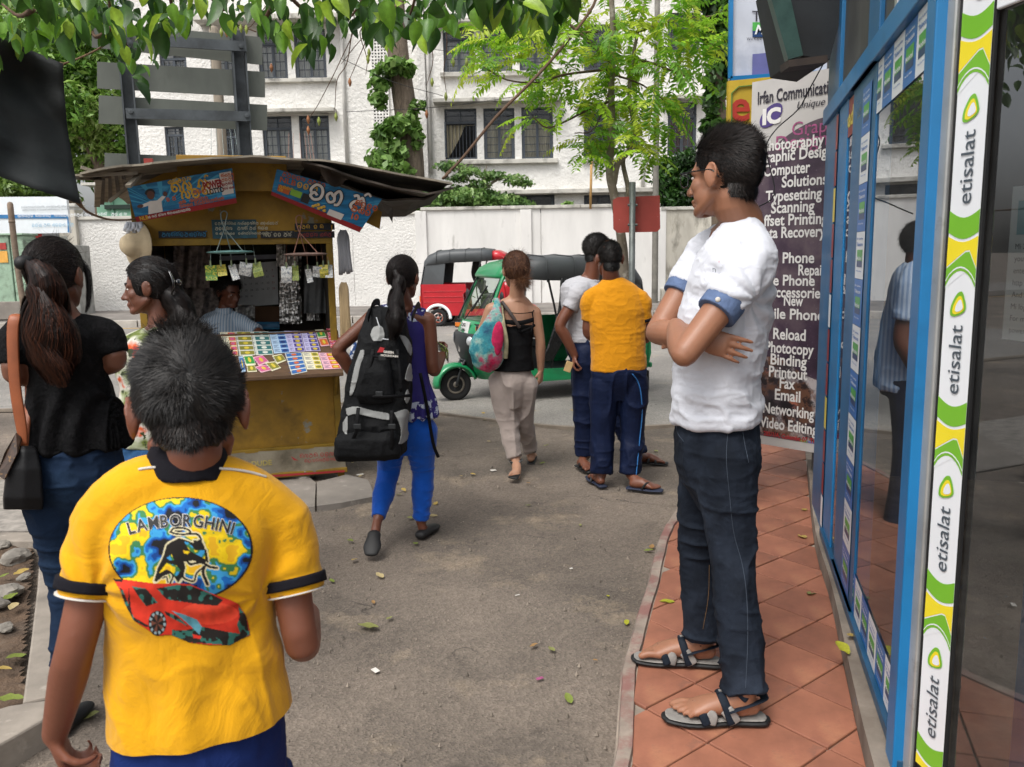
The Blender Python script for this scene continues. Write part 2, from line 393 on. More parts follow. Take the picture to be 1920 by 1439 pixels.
M_mort=mat('mortar','#94887b',.95,var=.25,vs=12,bump=.6,bs=150)
mb=MB();mb.m=0
poly=[(p.x,p.y,ZT-.008) for p in Kc]+[(3.0,Kc[-1].y,ZT-.008),(3.0,-.6,ZT-.008),(Kc[0].x,-.6,ZT-.008)]
mb.slab(poly[::-1],(0,0,-.11));walk=mb.obj('tiled_walkway',M_mort,kind='structure',fixn=True)
M_tile=mat('terracotta','#96604a',.7,var=.24,vs=5,bump=.2,bs=90,rnd=.2,spots=[('#76493a',1.6,.46,.68,.7),('#5c463c',11,.6,.72,.6),('#4a3b34',2.7,.6,.78,.55),('#c98e67',3.3,.55,.75,.45)])
e1=Vector((.62,-.785,0)).normalized();e2=Vector((.785,.62,0));T0=gnd(1211,1330,ZT);sd=.242;TB={}
def clip(poly,a,n):
 out=[]
 for i in range(len(poly)):
  p,q=poly[i],poly[(i+1)%len(poly)];dp,dq=(p-a).dot(n),(q-a).dot(n)
  if dp>=0:out.append(p)
  if dp*dq<0:out.append(p+(q-p)*(dp/(dp-dq)))
 return out
def tile_mesh(pts,c):
 bm=bmesh.new();vs=[bm.verts.new((p.x-c.x,p.y-c.y,0)) for p in pts];f=bm.faces.new(vs)
 if f.normal.z<0:f.normal_flip()
 r=bmesh.ops.extrude_face_region(bm,geom=[f]);bmesh.ops.translate(bm,verts=[g for g in r['geom'] if isinstance(g,bmesh.types.BMVert)],vec=(0,0,.008))
 tops=[q for q in bm.faces if all(v.co.z>.004 for v in q.verts)]
 bmesh.ops.inset_region(bm,faces=tops,thickness=.0025,depth=.0025)
 bmesh.ops.recalc_face_normals(bm,faces=bm.faces);me=bpy.data.meshes.new('tile');bm.to_mesh(me);bm.free();me.materials.append(M_tile);return me
for i in range(-12,12):
 for j in range(-12,22):
  c=T0+e1*(i+.5)*sd+e2*(j+.5)*sd
  if c.y<.9 or c.y>Kc[-1].y+.2:continue
  kk=min(range(len(Kc)-1),key=lambda q:((Kc[q]+Kc[q+1])/2-c).length);a,b2=Kc[kk],Kc[kk+1];t=(b2-a).normalized();nk=Vector((t.y,-t.x,0))
  s2=min(range(len(Sc)-1),key=lambda q:((Sc[q]+Sc[q+1])/2-c).length);a2,b3=Sc[s2],Sc[s2+1];t2=(b3-a2).normalized();ns=Vector((-t2.y,t2.x,0))
  g=.0035;pts=[c+e1*sx*(sd/2-g)+e2*sy*(sd/2-g) for sx,sy in ((-1,-1),(1,-1),(1,1),(-1,1))]
  full=len(pts)
  P1=clip(pts,a+nk*.052+Vector((0,0,0)),nk);P1=clip(P1,a2+ns*.0,ns) if P1 else P1
  if len(P1)<3:continue
  ar=abs(sum(P1[q].x*P1[(q+1)%len(P1)].y-P1[(q+1)%len(P1)].x*P1[q].y for q in range(len(P1))))/2
  if ar<.0015:continue
  if ar>sd*sd*.93:
   if 'full' not in TB:TB['full']=tile_mesh([c+e1*sx*(sd/2-g)+e2*sy*(sd/2-g) for sx,sy in ((-1,-1),(1,-1),(1,1),(-1,1))],c)
   me=TB['full']
  else:me=tile_mesh(P1,c)
  t_=bpy.data.objects.new('tile',me);COL.objects.link(t_);t_.parent=walk;t_.location=(c.x,c.y,ZT-.008+RNG.uniform(-.0012,.0012));t_.rotation_euler=(RNG.uniform(-.006,.006),RNG.uniform(-.006,.006),0)
mb=MB();rings=[]
for i,p in enumerate(Kc):
 t=(Kc[min(i+1,len(Kc)-1)]-Kc[max(i-1,0)]).normalized();nk=Vector((t.y,-t.x,0));wob=(vnoise(np.array([[p.x,p.y,0]]),9,4)[0]-.5)*.012
 q=p+nk*wob
 rings.append([tuple(q+nk*a+Vector((0,0,z-ZT))) for a,z in ((-.012,-.02),(-.004,ZT-.02),(.006,ZT+.004),(.045,ZT+.006),(.05,ZT-.01),(.05,-.02))])
mb.smooth=False ;mb.loft(rings)
mb.obj('walkway_kerb',mat('red_kerb','#8f8276',.9,var=.25,vs=8,bump=.6,bs=70,spots=[('#7d4a46',7,.46,.6,.7),('#6b6058',20,.6,.7,.5)]),kind='structure',fixn=True)
mb=MB();out=[Vector((p.x,p.y,0)) for p in Sc]
ptsS=[(p.x,p.y,ZT-.02) for p in out]+[(2.9,out[-1].y,ZT-.02),(2.9,out[0].y,ZT-.02)]
mb.slab(ptsS,(0,0,.10));mb.obj('shop_step',mat('step_concrete','#857a6e',.9,var=.3,vs=5,bump=.6,bs=60,spots=[('#5b4f45',3,.45,.65,.75),('#2f6f9a',16,.66,.72,.5)]),kind='structure',fixn=True)
# ================================================================ SHOP FRONT
shop=thing('shop_building',(1.9,3.2,0),'phone shop with tall glass front in blue metal frames and card stickers','shop')
M_blue=mat('blue_paint','#1272ab',.38,var=.18,vs=5,bump=.08,bs=60,spots=[('#0c5888',2.5,.5,.75,.6),('#cfd6d8',22,.72,.76,.6)])
M_blue2=mat('deep_blue_paint','#14608f',.38,var=.2,vs=5,bump=.08,bs=60,spots=[('#0d4a72',2.5,.5,.75,.6)])
M_blued=mat('dark_blue_paint','#1a4766',.4,var=.2,vs=6,bump=.05)
M_alu=mat('aluminium','#b9bab8',.35,.6,var=.15,vs=6,bump=.05,spots=[('#7d7467',9,.62,.75,.7)])
M_dark=mat('dark_interior','#2a2d31',.8,var=.3,vs=2)
M_blk=mat('black_rubber','#0c0d0e',.6)
M_glass=glassmat('shop_glass',(.85,.9,.9),2.5,.05)
def tA(px,py=470,off=0):return (onp(px,py,PA+NA*off,NA)-PA).dot(DA)
def PF(t,z,off=0.0):return PA+DA*t+NA*off+Vector((0,0,z))
def fpost(name,t0,t1,z0,z1,d0=-.04,d1=.03,m=None,par=None):
 mb=MB();V=[PF(t,z,d) for t in (t0,t1) for d in (d0,d1) for z in (z0,z1)]
 M=Matrix((DA,NA,Vector((0,0,1)))).transposed();c=(V[0]+V[-1])/2
 mb.box(c,(abs(t1-t0),d1-d0,z1-z0),M,bev=.004);return mb.obj(name,m or M_blue,par or shop)
ZB=.2;ZR0,ZR1=2.16,2.235;ZTOP=3.6
tp1a,tp1b=tA(1724,700),tA(1741,700)
tp2a,tp2b=tA(1581,700),tA(1622,700)
tp3a,tp3b=tA(1534,700),tA(1553,700)
tp4a,tp4b=tA(1557,700),tA(1572,700)
for a,b_,zt2 in ((tp1b,tp1a,ZTOP),(tp2b,tp2a,ZR1),(tp2b+.02,tp2b+(tp2a-tp2b)*.45,ZTOP),(tp3b,tp3a,ZTOP),(tp4b,tp4a,ZR0)):
 fpost('frame_post',a,b_,ZB-.02 if zt2!=ZTOP or a!=tp2b+.02 else ZR1+.001,zt2,-.05,.006 if a!=tp1b else .03,m=M_blue if zt2==ZR0 or a==tp1b else M_blue2)
t_near,t_far=tp1a,tp3b
fpost('transom',tp2a+.002,tp1b-.002,ZR0,ZR1,-.035,.025)
fpost('transom',tp3a+.002-.0,tp2b-.002,ZR0,ZR1,-.035,.025)
fpost('bottom_rail',tp2a+.002,tp1b-.002,ZB-.0,ZB+.035,-.035,.02,M_blued)
fpost('bottom_rail',tp4a+.002,tp2b-.002,ZB-.0,ZB+.035,-.035,.02,M_blued)
def pane(t0,t1,z0,z1,off=0,m=None,name='glass_pane'):
 mb=MB();mb.add([PF(t0,z0,off),PF(t1,z0,off),PF(t1,z1,off),PF(t0,z1,off)],[(3,2,1,0)])
 return mb.obj(name,m or M_glass,shop)
pane(tp1b,tp2a,ZB+.035,ZR0);pane(tp2b,tp4a,ZB+.035,ZR0)
M_grey=mat('grey_panel','#4a4a46',.5,var=.3,vs=2,spots=[('#2c2d2b',1.2,.45,.6,.7)])
pane(tp1b,tp2a,ZR1,ZTOP,-.01,M_grey,'upper_panel');pane(tp2b,tp3a,ZR1,ZTOP,-.01,M_grey,'upper_panel')
fpost('upper_mullion',(tp1b+tp2a)/2-.12,(tp1b+tp2a)/2-.08,ZR1,ZTOP,-.03,.01,M_alu)
M_swh=mat('sticker_white','#dfe3e6',.35,var=.04,bump=0);M_sbl=mat('sticker_blue','#1368b4',.35,var=.08,bump=0);M_sgr=mat('sticker_green','#4aa548',.35,var=.15,vs=30,bump=0);M_snv=mat('sticker_navy','#173a6b',.35,bump=0)
def sticker(t0,t1,z0,z1,off,blue,skew=0.0):
 """a printed card: colour field, two lines of words, a green and navy block"""
 mb=MB();o=PF(t0,z0,off)+Vector((0,0,0));ux=DA*(t1-t0);uy=Vector((0,0,1))*(z1-z0)
 P2=lambda u,v,e=0:o+ux*u+uy*(v)+Vector((0,0,skew*u))+NA*e
 mb.m=0;mb.add([P2(0,0),P2(1,0),P2(1,1),P2(0,1)],[(3,2,1,0)])
 mb.m=2;mb.add([P2(.18,.34,.0006),P2(.82,.34,.0006),P2(.82,.62,.0006),P2(.18,.62,.0006)],[(3,2,1,0)])
 mb.m=3;mb.add([P2(.18,.25,.0006),P2(.82,.25,.0006),P2(.82,.38,.0009),P2(.18,.38,.0009)],[(3,2,1,0)])
 mb.m=1;L=(ux.length)
 for body,v,s in (('Sri Lanka',.84,.06),('Telecom',.70,.11)):
  mb.text(body,P2(.90,v,.0012),-ux.normalized(),Vector((0,0,1)),s*(z1-z0),.02,width=L*.72)
 mb.m=4;mb.text('Mobitel',P2(.80,.40,.0016),-ux.normalized(),Vector((0,0,1)),.12*(z1-z0),.02,width=L*.58)
 mb.m=1;mb.text('We Care. Always.',P2(.82,.15,.0012),-ux.normalized(),Vector((0,0,1)),.05*(z1-z0),.01,width=L*.6)
 return mb.obj('sticker',[M_sbl if blue else M_swh,M_swh if blue else M_sbl,M_sgr,M_snv,M_swh],shop)
nst=9;w_=(tp2a-tp1b)/nst
for i in range(nst):sticker(tp1b+.004+i*w_,tp1b+.004+(i+1)*w_-.001,ZR0-.17,ZR0-.005,.004,i%2==0)
nb=10;w_=(tp2a-tp1b)/nb
for i in range(nb):sticker(tp1b+.004+i*w_,tp1b+.004+(i+1)*w_-.001,ZB+.04,ZB+.185,.004,i%2==0)
ts0,ts1=tA(1610,700,.008),tA(1595,700,.008)
z=ZB+.05;k=0
while z<ZR0-.2:
 sticker(ts0,ts1,z,z+.168,.009,k%2==0);z+=.17;k+=1
M_sred=mat('sticker_red','#8f1f26',.4,var=.15,vs=20,bump=0);M_syel=mat('sticker_yellow','#d8c24a',.4,bump=0)
mb=MB();mb.m=0;mb.add([PF(tp2b+.01,ZR0-.16,.004),PF(tp4a,ZR0-.16,.004),PF(tp4a,ZR0-.01,.004),PF(tp2b+.01,ZR0-.01,.004)],[(3,2,1,0)])
mb.m=1;mb.text('Reload Reload',PF(tp4a-.02,ZR0-.12,.006),-DA,Vector((0,0,1)),.1,.03,width=(tp4a-tp2b)*.9)
mb.obj('sticker',[M_sred,M_syel],shop)
tq0,tq1=tA(1556.6,700),tA(1553,700)
for k in range(12):
 mb=MB();z=ZB+.03+k*.16;mb.add([PF(tq0,z,.010),PF(tq1,z,.010),PF(tq1,z+.15,.010),PF(tq0,z+.15,.010)],[(3,2,1,0)])
 mb.obj('sticker',M_sred if k%3 else M_syel if k%2 else M_swh,shop)
PB=PF(tp1a-.012,0,.03);DB=Vector((.174,-.985,0));NB=Vector((-.985,-.174,0))
def PD(t,z,off=0.0):return PB+DB*t+NB*off+Vector((0,0,z))
def tB(px,py=700,off=0):return (onp(px,py,PB+NB*off,NB)-PB).dot(DB)
def dbox(name,t0,t1,z0,z1,d0,d1,m):
 M=Matrix((DB,NB,Vector((0,0,1)))).transposed();mb=MB();mb.box((PD(t0,z0,d0)+PD(t1,z1,d1))/2,(t1-t0,d1-d0,z1-z0),M,bev=.003);return mb.obj(name,m,shop)
a0,a1=tB(1742),tB(1759);s0,s1=tB(1763),tB(1820)
dbox('door_jamb',a0,a1,.05,ZTOP,-.05,.012,M_alu);dbox('rubber_seal',a1+.001,s0,.05,2.6,-.03,.004,M_blk)
dbox('door_stile',s0+.001,s1,.1,ZTOP,-.012,.0,M_blk)
M_ew=mat('print_white','#e4e7ea',.3,var=.03,bump=0,coat=.3);M_eg=mat('print_green','#74b52b',.3,var=.05,bump=0,coat=.3);M_ey=mat('print_yellow','#ecd826',.3,var=.03,bump=0,coat=.3);M_et=mat('print_grey','#4b545c',.4,bump=0)
W=s1-s0-.004
def strip(zb,H):
 """one repeat of the printed strip: white lozenge with lettering between green and yellow chevrons"""
 mb=MB();q=lambda u,v,e=.002:PD(s0+.002+u*W,zb+v*H,e)
 def pl(pts,m,e):mb.m=m;mb.add([q(u,v,e) for u,v in pts],[tuple(range(len(pts)))])
 arc=lambda v0,h,n=9:[(i/(n-1),v0+h*math.sin(math.pi*i/(n-1))**.75) for i in range(n)]
 def band(lo,hi,m,e):
  mb.m=m;n=len(lo);mb.add([q(u,v,e) for u,v in lo]+[q(u,v,e) for u,v in hi],[(i,i+1,n+i+1,n+i) for i in range(n-1)])
 flat=[(i/8,0) for i in range(9)];sag=lambda v0,h:[(i/8,v0-h*math.sin(math.pi*i/8)) for i in range(9)]
 band([(u,0) for u,_ in flat],[(u,1) for u,_ in flat],0,.002)
 band(sag(.085,.035),sag(.20,.04),1,.0028)
 band([(u,0) for u,_ in flat],sag(.065,.03),2,.0028)
 pk=lambda v:[(0,v),(.35,v+.055),(.7,v+.10),(.86,v+.055),(1,v)]
 def pk9(v):
  xs=[0,.35,.72,1];ys=[v,v+.05,v+.1,v];return [(i/8,float(np.interp(i/8,xs,ys))) for i in range(9)]
 band(pk9(.79),[(u,1) for u,_ in flat],0,.0026)
 band([(u,v) for u,v in arc(.80,.085)],pk9(.895),1,.0030)
 band([(u,v) for u,v in arc(.825,.075)],[(u,v) for u,v in arc(.833,.075)],0,.0034)
 band([(a,b+.008) for a,b in pk9(.895)],[(u,1) for u,_ in flat],2,.0030)
 mb.m=3;mb.text('etisalat',q(.70,.23,.0042),Vector((0,0,1)),-DB,W*.62,0.004,width=H*.37)
 def ring(cx,cy,r,m,e,k=1):
  pts=[(-.25,-.5),(-.52,-.42),(-.5,0),(-.2,.5),(.02,.66),(.22,.62),(.42,.2),(.46,-.12),(.2,-.35)]
  C=crom([np.array(p) for p in pts+[pts[0]]],4)[:-1];pl([(cx+p[0]*r,cy+p[1]*r*W/H) for p in C],m,e)
 ring(.52,.70,.52,1,.0040);ring(.53,.697,.38,2,.0046);ring(.56,.697,.25,0,.0052)
 return mb.obj('printed_strip',[M_ew,M_eg,M_ey,M_et],shop)
HS=.43;z0=.50
zt=(onp(1794,375,PB,NB)).z
for k in range(-3,2):strip(zt-.11+k*HS,HS)
tdoor=.62
tds=tB(1890,1250);dbox('door_stile',tds,tds+.05,.1,2.03,-.05,-.02,M_blue)
mb=MB();mb.add([PD(s1,.12,-.015),PD(tdoor,.12,-.015),PD(tdoor,2.04,-.015),PD(s1,2.04,-.015)],[(0,1,2,3)]);mb.obj('door_glass',M_glass,shop)
dbox('door_sign',s1+.001,tdoor,2.04,2.30,-.012,.0,M_ew)
mb=MB();mb.text('Dialog',PD(s1+.03,2.085,.001),DB,Vector((0,0,1)),.15,.0,width=.36);mb.obj('door_lettering',M_et,shop)
dbox('door_bottom_rail',s1,tdoor,.1,.13,-.035,-.0,M_alu)
n0=tB(1873,500);z1n=onp(1890,350,PB,NB).z;z0n=onp(1890,640,PB,NB).z
mb=MB();mb.m=0;mb.add([PD(n0,z0n,-.02),PD(n0+.2,z0n,-.02),PD(n0+.2,z1n,-.02),PD(n0,z1n,-.02)],[(0,1,2,3)])
mb.m=1
for k,s_ in enumerate(('Mi 2','you can','enter the','http','And also','Mi logo','For more','power bank','internet')):
 mb.text(s_,PD(n0+.02,z1n-.13-k*.025,-.0185),DB,Vector((0,0,1)),.017,.0)
mb.m=2;mb.add([PD(n0+.02,z1n-.1,-.0185),PD(n0+.07,z1n-.1,-.0185),PD(n0+.07,z1n-.03,-.0185),PD(n0+.02,z1n-.03,-.0185)],[(0,1,2,3)])
mb.obj('paper_notice',[mat('paper','#dcdedd',.7,var=.03,bump=0),M_et,mat('print_teal','#6aa7b0',.6,bump=0)],shop)
mb=MB();mb.slab([PF(-1.6,.19,-.06),PF(3.1,.19,-.06),PF(3.1,.19,-2.9),PF(-1.6,.19,-2.9)],(0,0,-.02));mb.obj('shop_floor',mat('inner_floor','#6b5446',.5,var=.2,vs=2),shop)
mb=MB();mb.slab([PF(-1.6,.2,-2.9),PF(3.1,.2,-2.9),PF(3.1,3.6,-2.9),PF(-1.6,3.6,-2.9)],NA*-.1)
mb.slab([PF(3.1,.2,-.06),PF(3.1,3.6,-.06),PF(3.1,3.6,-2.9),PF(3.1,.2,-2.9)],DA*.1)
mb.obj('inner_wall',mat('inner_wall','#4c4a48',.8,var=.2),shop)
mb=MB();mb.slab([PF(-1.6,2.9,-.06),PF(3.1,2.9,-.06),PF(3.1,2.9,-2.9),PF(-1.6,2.9,-2.9)],(0,0,.05));mb.obj('ceiling',M_dark,shop)
mb=MB();M_=Matrix((DA,NA,Vector((0,0,1)))).transposed()
mb.box(PF(1.2,.62,-1.5),(1.6,.45,.85),M_,bev=.01);ct=mb.obj('shop_counter',mat('counter_body','#3c4248',.5),shop,)
mb=MB();mb.box(PF(1.2,1.07,-1.48),(1.7,.55,.045),M_,bev=.01);mb.obj('counter_top',mat('counter_red','#a13a22',.35),shop)
mb=MB()
for k in range(4):mb.box(PF(1.3,.6+k*.5,-2.72),(2.4,.3,.03),M_)
mb.obj('shelf',mat('shelf','#70706c',.6),shop)
M_soff=mat('soffit','#1d2124',.7,var=.3);M_fas=mat('canopy_fascia','#3b5650',.4,var=.3,vs=4,spots=[('#1c3230',4,.5,.65,.7)])
cn=thing('shop_canopy',PF(2.4,2.9,.3),'dark metal canopy edge with bracket above the shop banner','canopy')
ya=3.9
A_,B_,C_=at(1432,-40,ya),at(1502,122,ya),at(1482,108,ya)
mb=MB();mb.slab([at(1430,-60,ya),at(1470,-60,ya),at(1506,104,ya),at(1478,112,ya)],(0,.05,0));mb.obj('fascia',M_fas,cn,fixn=True)
mb=MB();mb.slab([at(1470,-60,ya+.06),at(1600,-60,ya+.06),at(1556,112,ya+.06),at(1500,104,ya+.06)],(.02,.5,0));mb.obj('soffit',M_soff,cn,fixn=True)
mb=MB();mb.slab([at(1478,113,ya),at(1552,103,ya),at(1552,117,ya),at(1480,126,ya)],(0,.12,0));mb.obj('bracket',mat('rusty_bracket','#3a2f28',.7,var=.3,vs=12),cn,fixn=True)
# ================================================================ BANNERS by the shop
bnR=Vector((1.84,4.83,0));bdir=Vector((.68,-.733,0)).normalized();bnn=Vector((bdir.y,-bdir.x,0))
bL=onp(1402,470,bnR,bnn);bW=(bnR-bL).dot(bdir)-.01;bL.z=0
zt_=onp(1404,156,bnR,bnn).z;zb_=onp(1424,832,bnR,bnn).z
ban=thing('shop_banner',(bL.x,bL.y,zb_),'tall dark purple shop banner listing photography, typesetting and printing services','banner')
def bq(u,z,e=0):return Vector((bL.x,bL.y,0))+bdir*u+bnn*e+Vector((0,0,z))
if bnn.dot(Vector((0,0,0))-bL)<0:bnn=-bnn
M_bwh=mat('banner_white','#b9b6b2',.45,var=.08,vs=6,spots=[('#8d8983',3,.5,.8,.5)]);
def banner_print():
 m,n,b=newmat('banner_print');vec=_coords(n,'Object')
 c=_ramp(n,_noise(n,vec,2.6,5,.6),[(.3,rgb('#1d1420')),(.48,rgb('#40303f')),(.6,rgb('#5d4f55')),(.75,rgb('#3a1c44'))])
 st=_coords(n,'Object',(6,6,9));w1=n.nodes.new('ShaderNodeTexWave');w1.inputs['Scale'].default_value=.35;w1.inputs['Distortion'].default_value=6;n.links.new(vec,w1.inputs['Vector'])
 f=_ramp(n,w1.outputs[0],[(.93,0.0),(.99,.8)]);rb=_ramp(n,_noise(n,vec,7,2),[(.3,rgb('#c23a9a')),(.45,rgb('#c9c04a')),(.6,rgb('#5fae6c')),(.7,rgb('#6a3bd0'))])
 c=_mix(n,f,c,rb);sp=_ramp(n,_noise(n,vec,90,2),[(.68,0.0),(.75,.35)]);c=_mix(n,sp,c,rgb('#a79fa5'));n.links.new(c,b.inputs['Base Color']);b.inputs['Roughness'].default_value=.42
 return m
M_bpr=banner_print();Hb=zt_-zb_
cols=12
def bsheet(pts_lo,pts_hi,m,e,name='printed_sheet'):
 mb=MB();n=len(pts_lo);mb.add([bq(u,v,e) for u,v in pts_lo]+[bq(u,v,e) for u,v in pts_hi],[(i,i+1,n+i+1,n+i) for i in range(n-1)]);return mb.obj(name,m,ban)
us=[i/12*bW for i in range(13)]
mb=MB();mb.slab([bq(0,zb_,-.02),bq(bW,zb_,-.02),bq(bW,zt_,-.02),bq(0,zt_,-.02)],bnn*.018);mb.obj('backing',M_bwh,ban,fixn=True)
cur=lambda u:zt_-.50+.24*math.sin(min(1,u/bW)*math.pi/2)
bsheet([(u,zb_+.055) for u in us],[(u,cur(u)) for u in us],M_bpr,.0)
M_pix=mat('banner_photo','#3d3338',.45,var=.5,vs=14,bump=0,spots=[('#b9b2b2',5,.55,.62,.8),('#b4694c',7,.6,.66,.8),('#6c4730',6,.5,.58,.7),('#141014',8,.55,.6,.9)])
bsheet([(u,zb_+.07) for u in us],[(u,zb_+.50+.06*math.sin(u*9)) for u in us],M_pix,.0008,'printed_photo')
M_bt=mat('banner_text','#d8d6d2',.5,bump=0,var=.05);M_btd=mat('banner_text_dark','#241f2c',.5,bump=0);M_pk=mat('banner_pink','#a5527f',.5,bump=0,var=.3,vs=30);M_pu=mat('banner_violet','#4a3a78',.5,bump=0,var=.2);M_brd=mat('banner_red','#a02a2c',.5,bump=0)
def bpx(px,py):
 p=onp(px,py,bq(0,0),bnn);return (p-bq(0,0)).dot(bdir),p.z
mb=MB()
words_=[('Photography',1432,1545,281,28),('Graphic Design',1421,1562,303,29),('Computer',1432,1519,329,29),('Solutions',1466,1551,350,28),('Typesetting',1436,1541,377,29),('Scanning',1446,1527,399,29),('Offset Printing',1415,1552,423,29),('Data Recovery',1420,1548,446,29),('Mobile Phone',1400,1527,493,28),('Repair',1497,1550,516,28),('Mobile Phone',1400,1528,534,28),('Accessories',1440,1547,557,28),('New',1470,1506,573,28),('Mobile Phone',1409,1545,596,28),('Reload',1450,1511,636,30),('Photocopy',1436,1526,661,30),('Binding',1445,1513,684,30),('Printout',1442,1514,707,30),('Fax',1462,1491,728,30),('Email',1453,1501,750,30),('Networking',1431,1527,776,30),('Video Editing',1425,1533,803,30)]
for s_,x0,x1,y,h in words_:
 u0,zz=bpx(x0,y);u1,zz1=bpx(x1,y);zc=lerp(zz,bpx(x1,y+.09*(x1-x0)*(y-470)/330)[1],.5)
 size=h*.96*5.15/1550
 mb.m=0
 mb.text(s_,bq(u0,zc,.003),bdir,Vector((0,0,1)),size,.022,width=u1-u0)
u0,zz=bpx(1421,196);mb.m=1;mb.text('Irfan Communications',bq(u0,zz+.0,.003),bdir,Vector((0,0,1)),.10,.02,width=(bpx(1562,190)[0]-u0)*1.12)
u0,zz=bpx(1495,205);mb.text('Unique',bq(u0,zz,.003),bdir,Vector((0,0,1)),.06,0,width=.17,shear=.3)
mb.m=2;u0,zz=bpx(1455,283);mb.text('Design',bq(u0,zz,.002),bdir,Vector((0,0,1)),.12,.0,width=.32)
u0,zz=bpx(1485,255);mb.text('Graphic',bq(u0,zz,.002),bdir,Vector((0,0,1)),.11,.0,width=.34)
mb.m=4;u0,zz=bpx(1432,816);mb.text('285/1/A, Colombo 07. Tel: 0777',bq(u0,zz,.003),bdir,Vector((0,0,1)),.04,.03,width=bW*.85)
mb.m=3;u0,zz=bpx(1446,217)
C=[bq(u0+.075*math.cos(a),zz+.06*math.sin(a)+.03*math.cos(a),.003) for a in [k*math.pi/12 for k in range(24)]];mb.add(C,[tuple(range(24))])
mb.m=0;mb.text('IC',bq(u0-.055,zz-.045,.0045),bdir,Vector((0,0,1)),.12,.05,width=.12)
mb.obj('lettering',[M_bt,M_btd,M_pk,M_pu,M_brd],ban)
ca=[at(1545,118,4.5),at(1519,165,4.55),at(1497,205,4.6),at(1458,240,4.6),at(1438,270,4.6),at(1440,300,4.6),at(1452,365,4.55),at(1415,392,4.5),at(1395,410,4.3)]
MB().tube(ca,[.0035]*len(ca),6).obj('hanging_cable',M_blk,loc=ca[0],label='thin black cable dangling in front of the purple shop banner',cat='cable')
mb0=thing('yellow_signboard',at(1400,250,6.2),'yellow board with a red letter e half hidden behind the purple banner','sign')
mb=MB();mb.slab([at(1366,152,6.2),at(1620,128,6.2),at(1620,262,6.2),at(1364,258,6.2)],(0,.05,0));mb.obj('board',mat('sign_yellow','#b99b2c',.5,var=.12),mb0,fixn=True)
mb=MB();p_=at(1370,226,6.19);mb.text('e',p_,(1,0,0),(0,0,1),.31,.02);mb.obj('lettering',mat('sign_red','#a83224',.5,bump=0),mb0)
mb=MB();
for a,b_ in (((1372,250),(1372,175)),((1372,175),(1385,163)),((1385,163),(1600,142))):mb.beam(at(*a,6.19),at(*b_,6.19),.006,.012,(0,1,0))
mb.obj('border_line',mat('sign_olive','#4e7a3a',.5),mb0)
mb1=thing('operator_signboard',at(1440,70,6.5),'white and violet telephone operator board above the yellow board','sign')
mb=MB();mb.slab([at(1372,-60,6.5),at(1640,-60,6.5),at(1640,130,6.5),at(1370,148,6.5)],(0,.08,0));mb.obj('board',mat('sign_pale','#c3c8d3',.4,var=.15,vs=1.5,spots=[('#8e96aa',1.2,.5,.62,.6)]),mb1,fixn=True)
mb=MB();mb.beam(at(1371,-60,6.48),at(1369,148,6.48),.03,.03,(0,1,0));mb.beam(at(1369,148,6.48),at(1640,130,6.48),.03,.03,(0,1,0));mb.obj('blue_edge',M_blue,mb1)
y_=6.492;mb=MB()
mb.m=0;mb.text('Sri Lanka',at(1432,28,y_),(1,0,0),(0,0,1),.07,.02,width=.26);mb.text('Telecom',at(1410,40,y_),(1,0,0),(0,0,1),.105,.0,width=.40)
mb.m=1;mb.add([at(1411,42,y_),at(1480,42,y_),at(1480,58,y_),at(1411,58,y_)],[(3,2,1,0)]);mb.m=2;mb.add([at(1411,58,y_),at(1480,58,y_),at(1480,70,y_),at(1411,70,y_)],[(3,2,1,0)])
mb.m=3;mb.text('M',at(1415,64,y_-.002),(1,0,0),(0,0,1),.09,.03,shear=.3);mb.text('obitel',at(1432,62,y_-.002),(1,0,0),(0,0,1),.07,.02)
mb.m=0;mb.text('We Care. Always.',at(1400,76,y_),(1,0,0),(0,0,1),.03,.0)
mb.m=4;mb.add([at(1411,102,y_),at(1463,97,y_),at(1462,146,y_),at(1410,146,y_)],[(3,2,1,0)])
mb.obj('lettering',[M_btd,M_sgr,M_snv,M_swh,mat('sign_violet','#5c5f95',.5,bump=0)],mb1)
# ================================================================ WHITE BUILDING, WALL AND THE FAR SIDE
M_plas=mat('plaster','#e2e0db',.9,var=.09,vs=.8,bump=1.0,bs=9,bd=.05,spots=[('#9b968a',.35,.52,.78,.6),('#55524a',2.2,.7,.8,.5)])
M_ledge=mat('ledge','#c4c1b8',.9,var=.2,vs=1.5,bump=.5,bs=9,bd=.02,spots=[('#2f2c27',1.4,.5,.66,.85)])
M_wfr=mat('window_frame','#3c434b',.6,var=.15,bump=0);M_wgl=glassmat('window_glass',(.85,.88,.9),1.45,.12)
M_curt=mat('curtain','#d8d6cf',.8,var=.25,vs=3,stretch=(14,1,.3),bump=0);M_curt2=mat('cream_curtain','#c9bea2',.8,var=.3,vs=3,stretch=(12,1,.3),bump=0);M_room=mat('room_dark','#17181b',.9);M_redc=mat('red_curtain','#6b2c22',.8,var=.3,vs=3,stretch=(12,1,.3),bump=0)
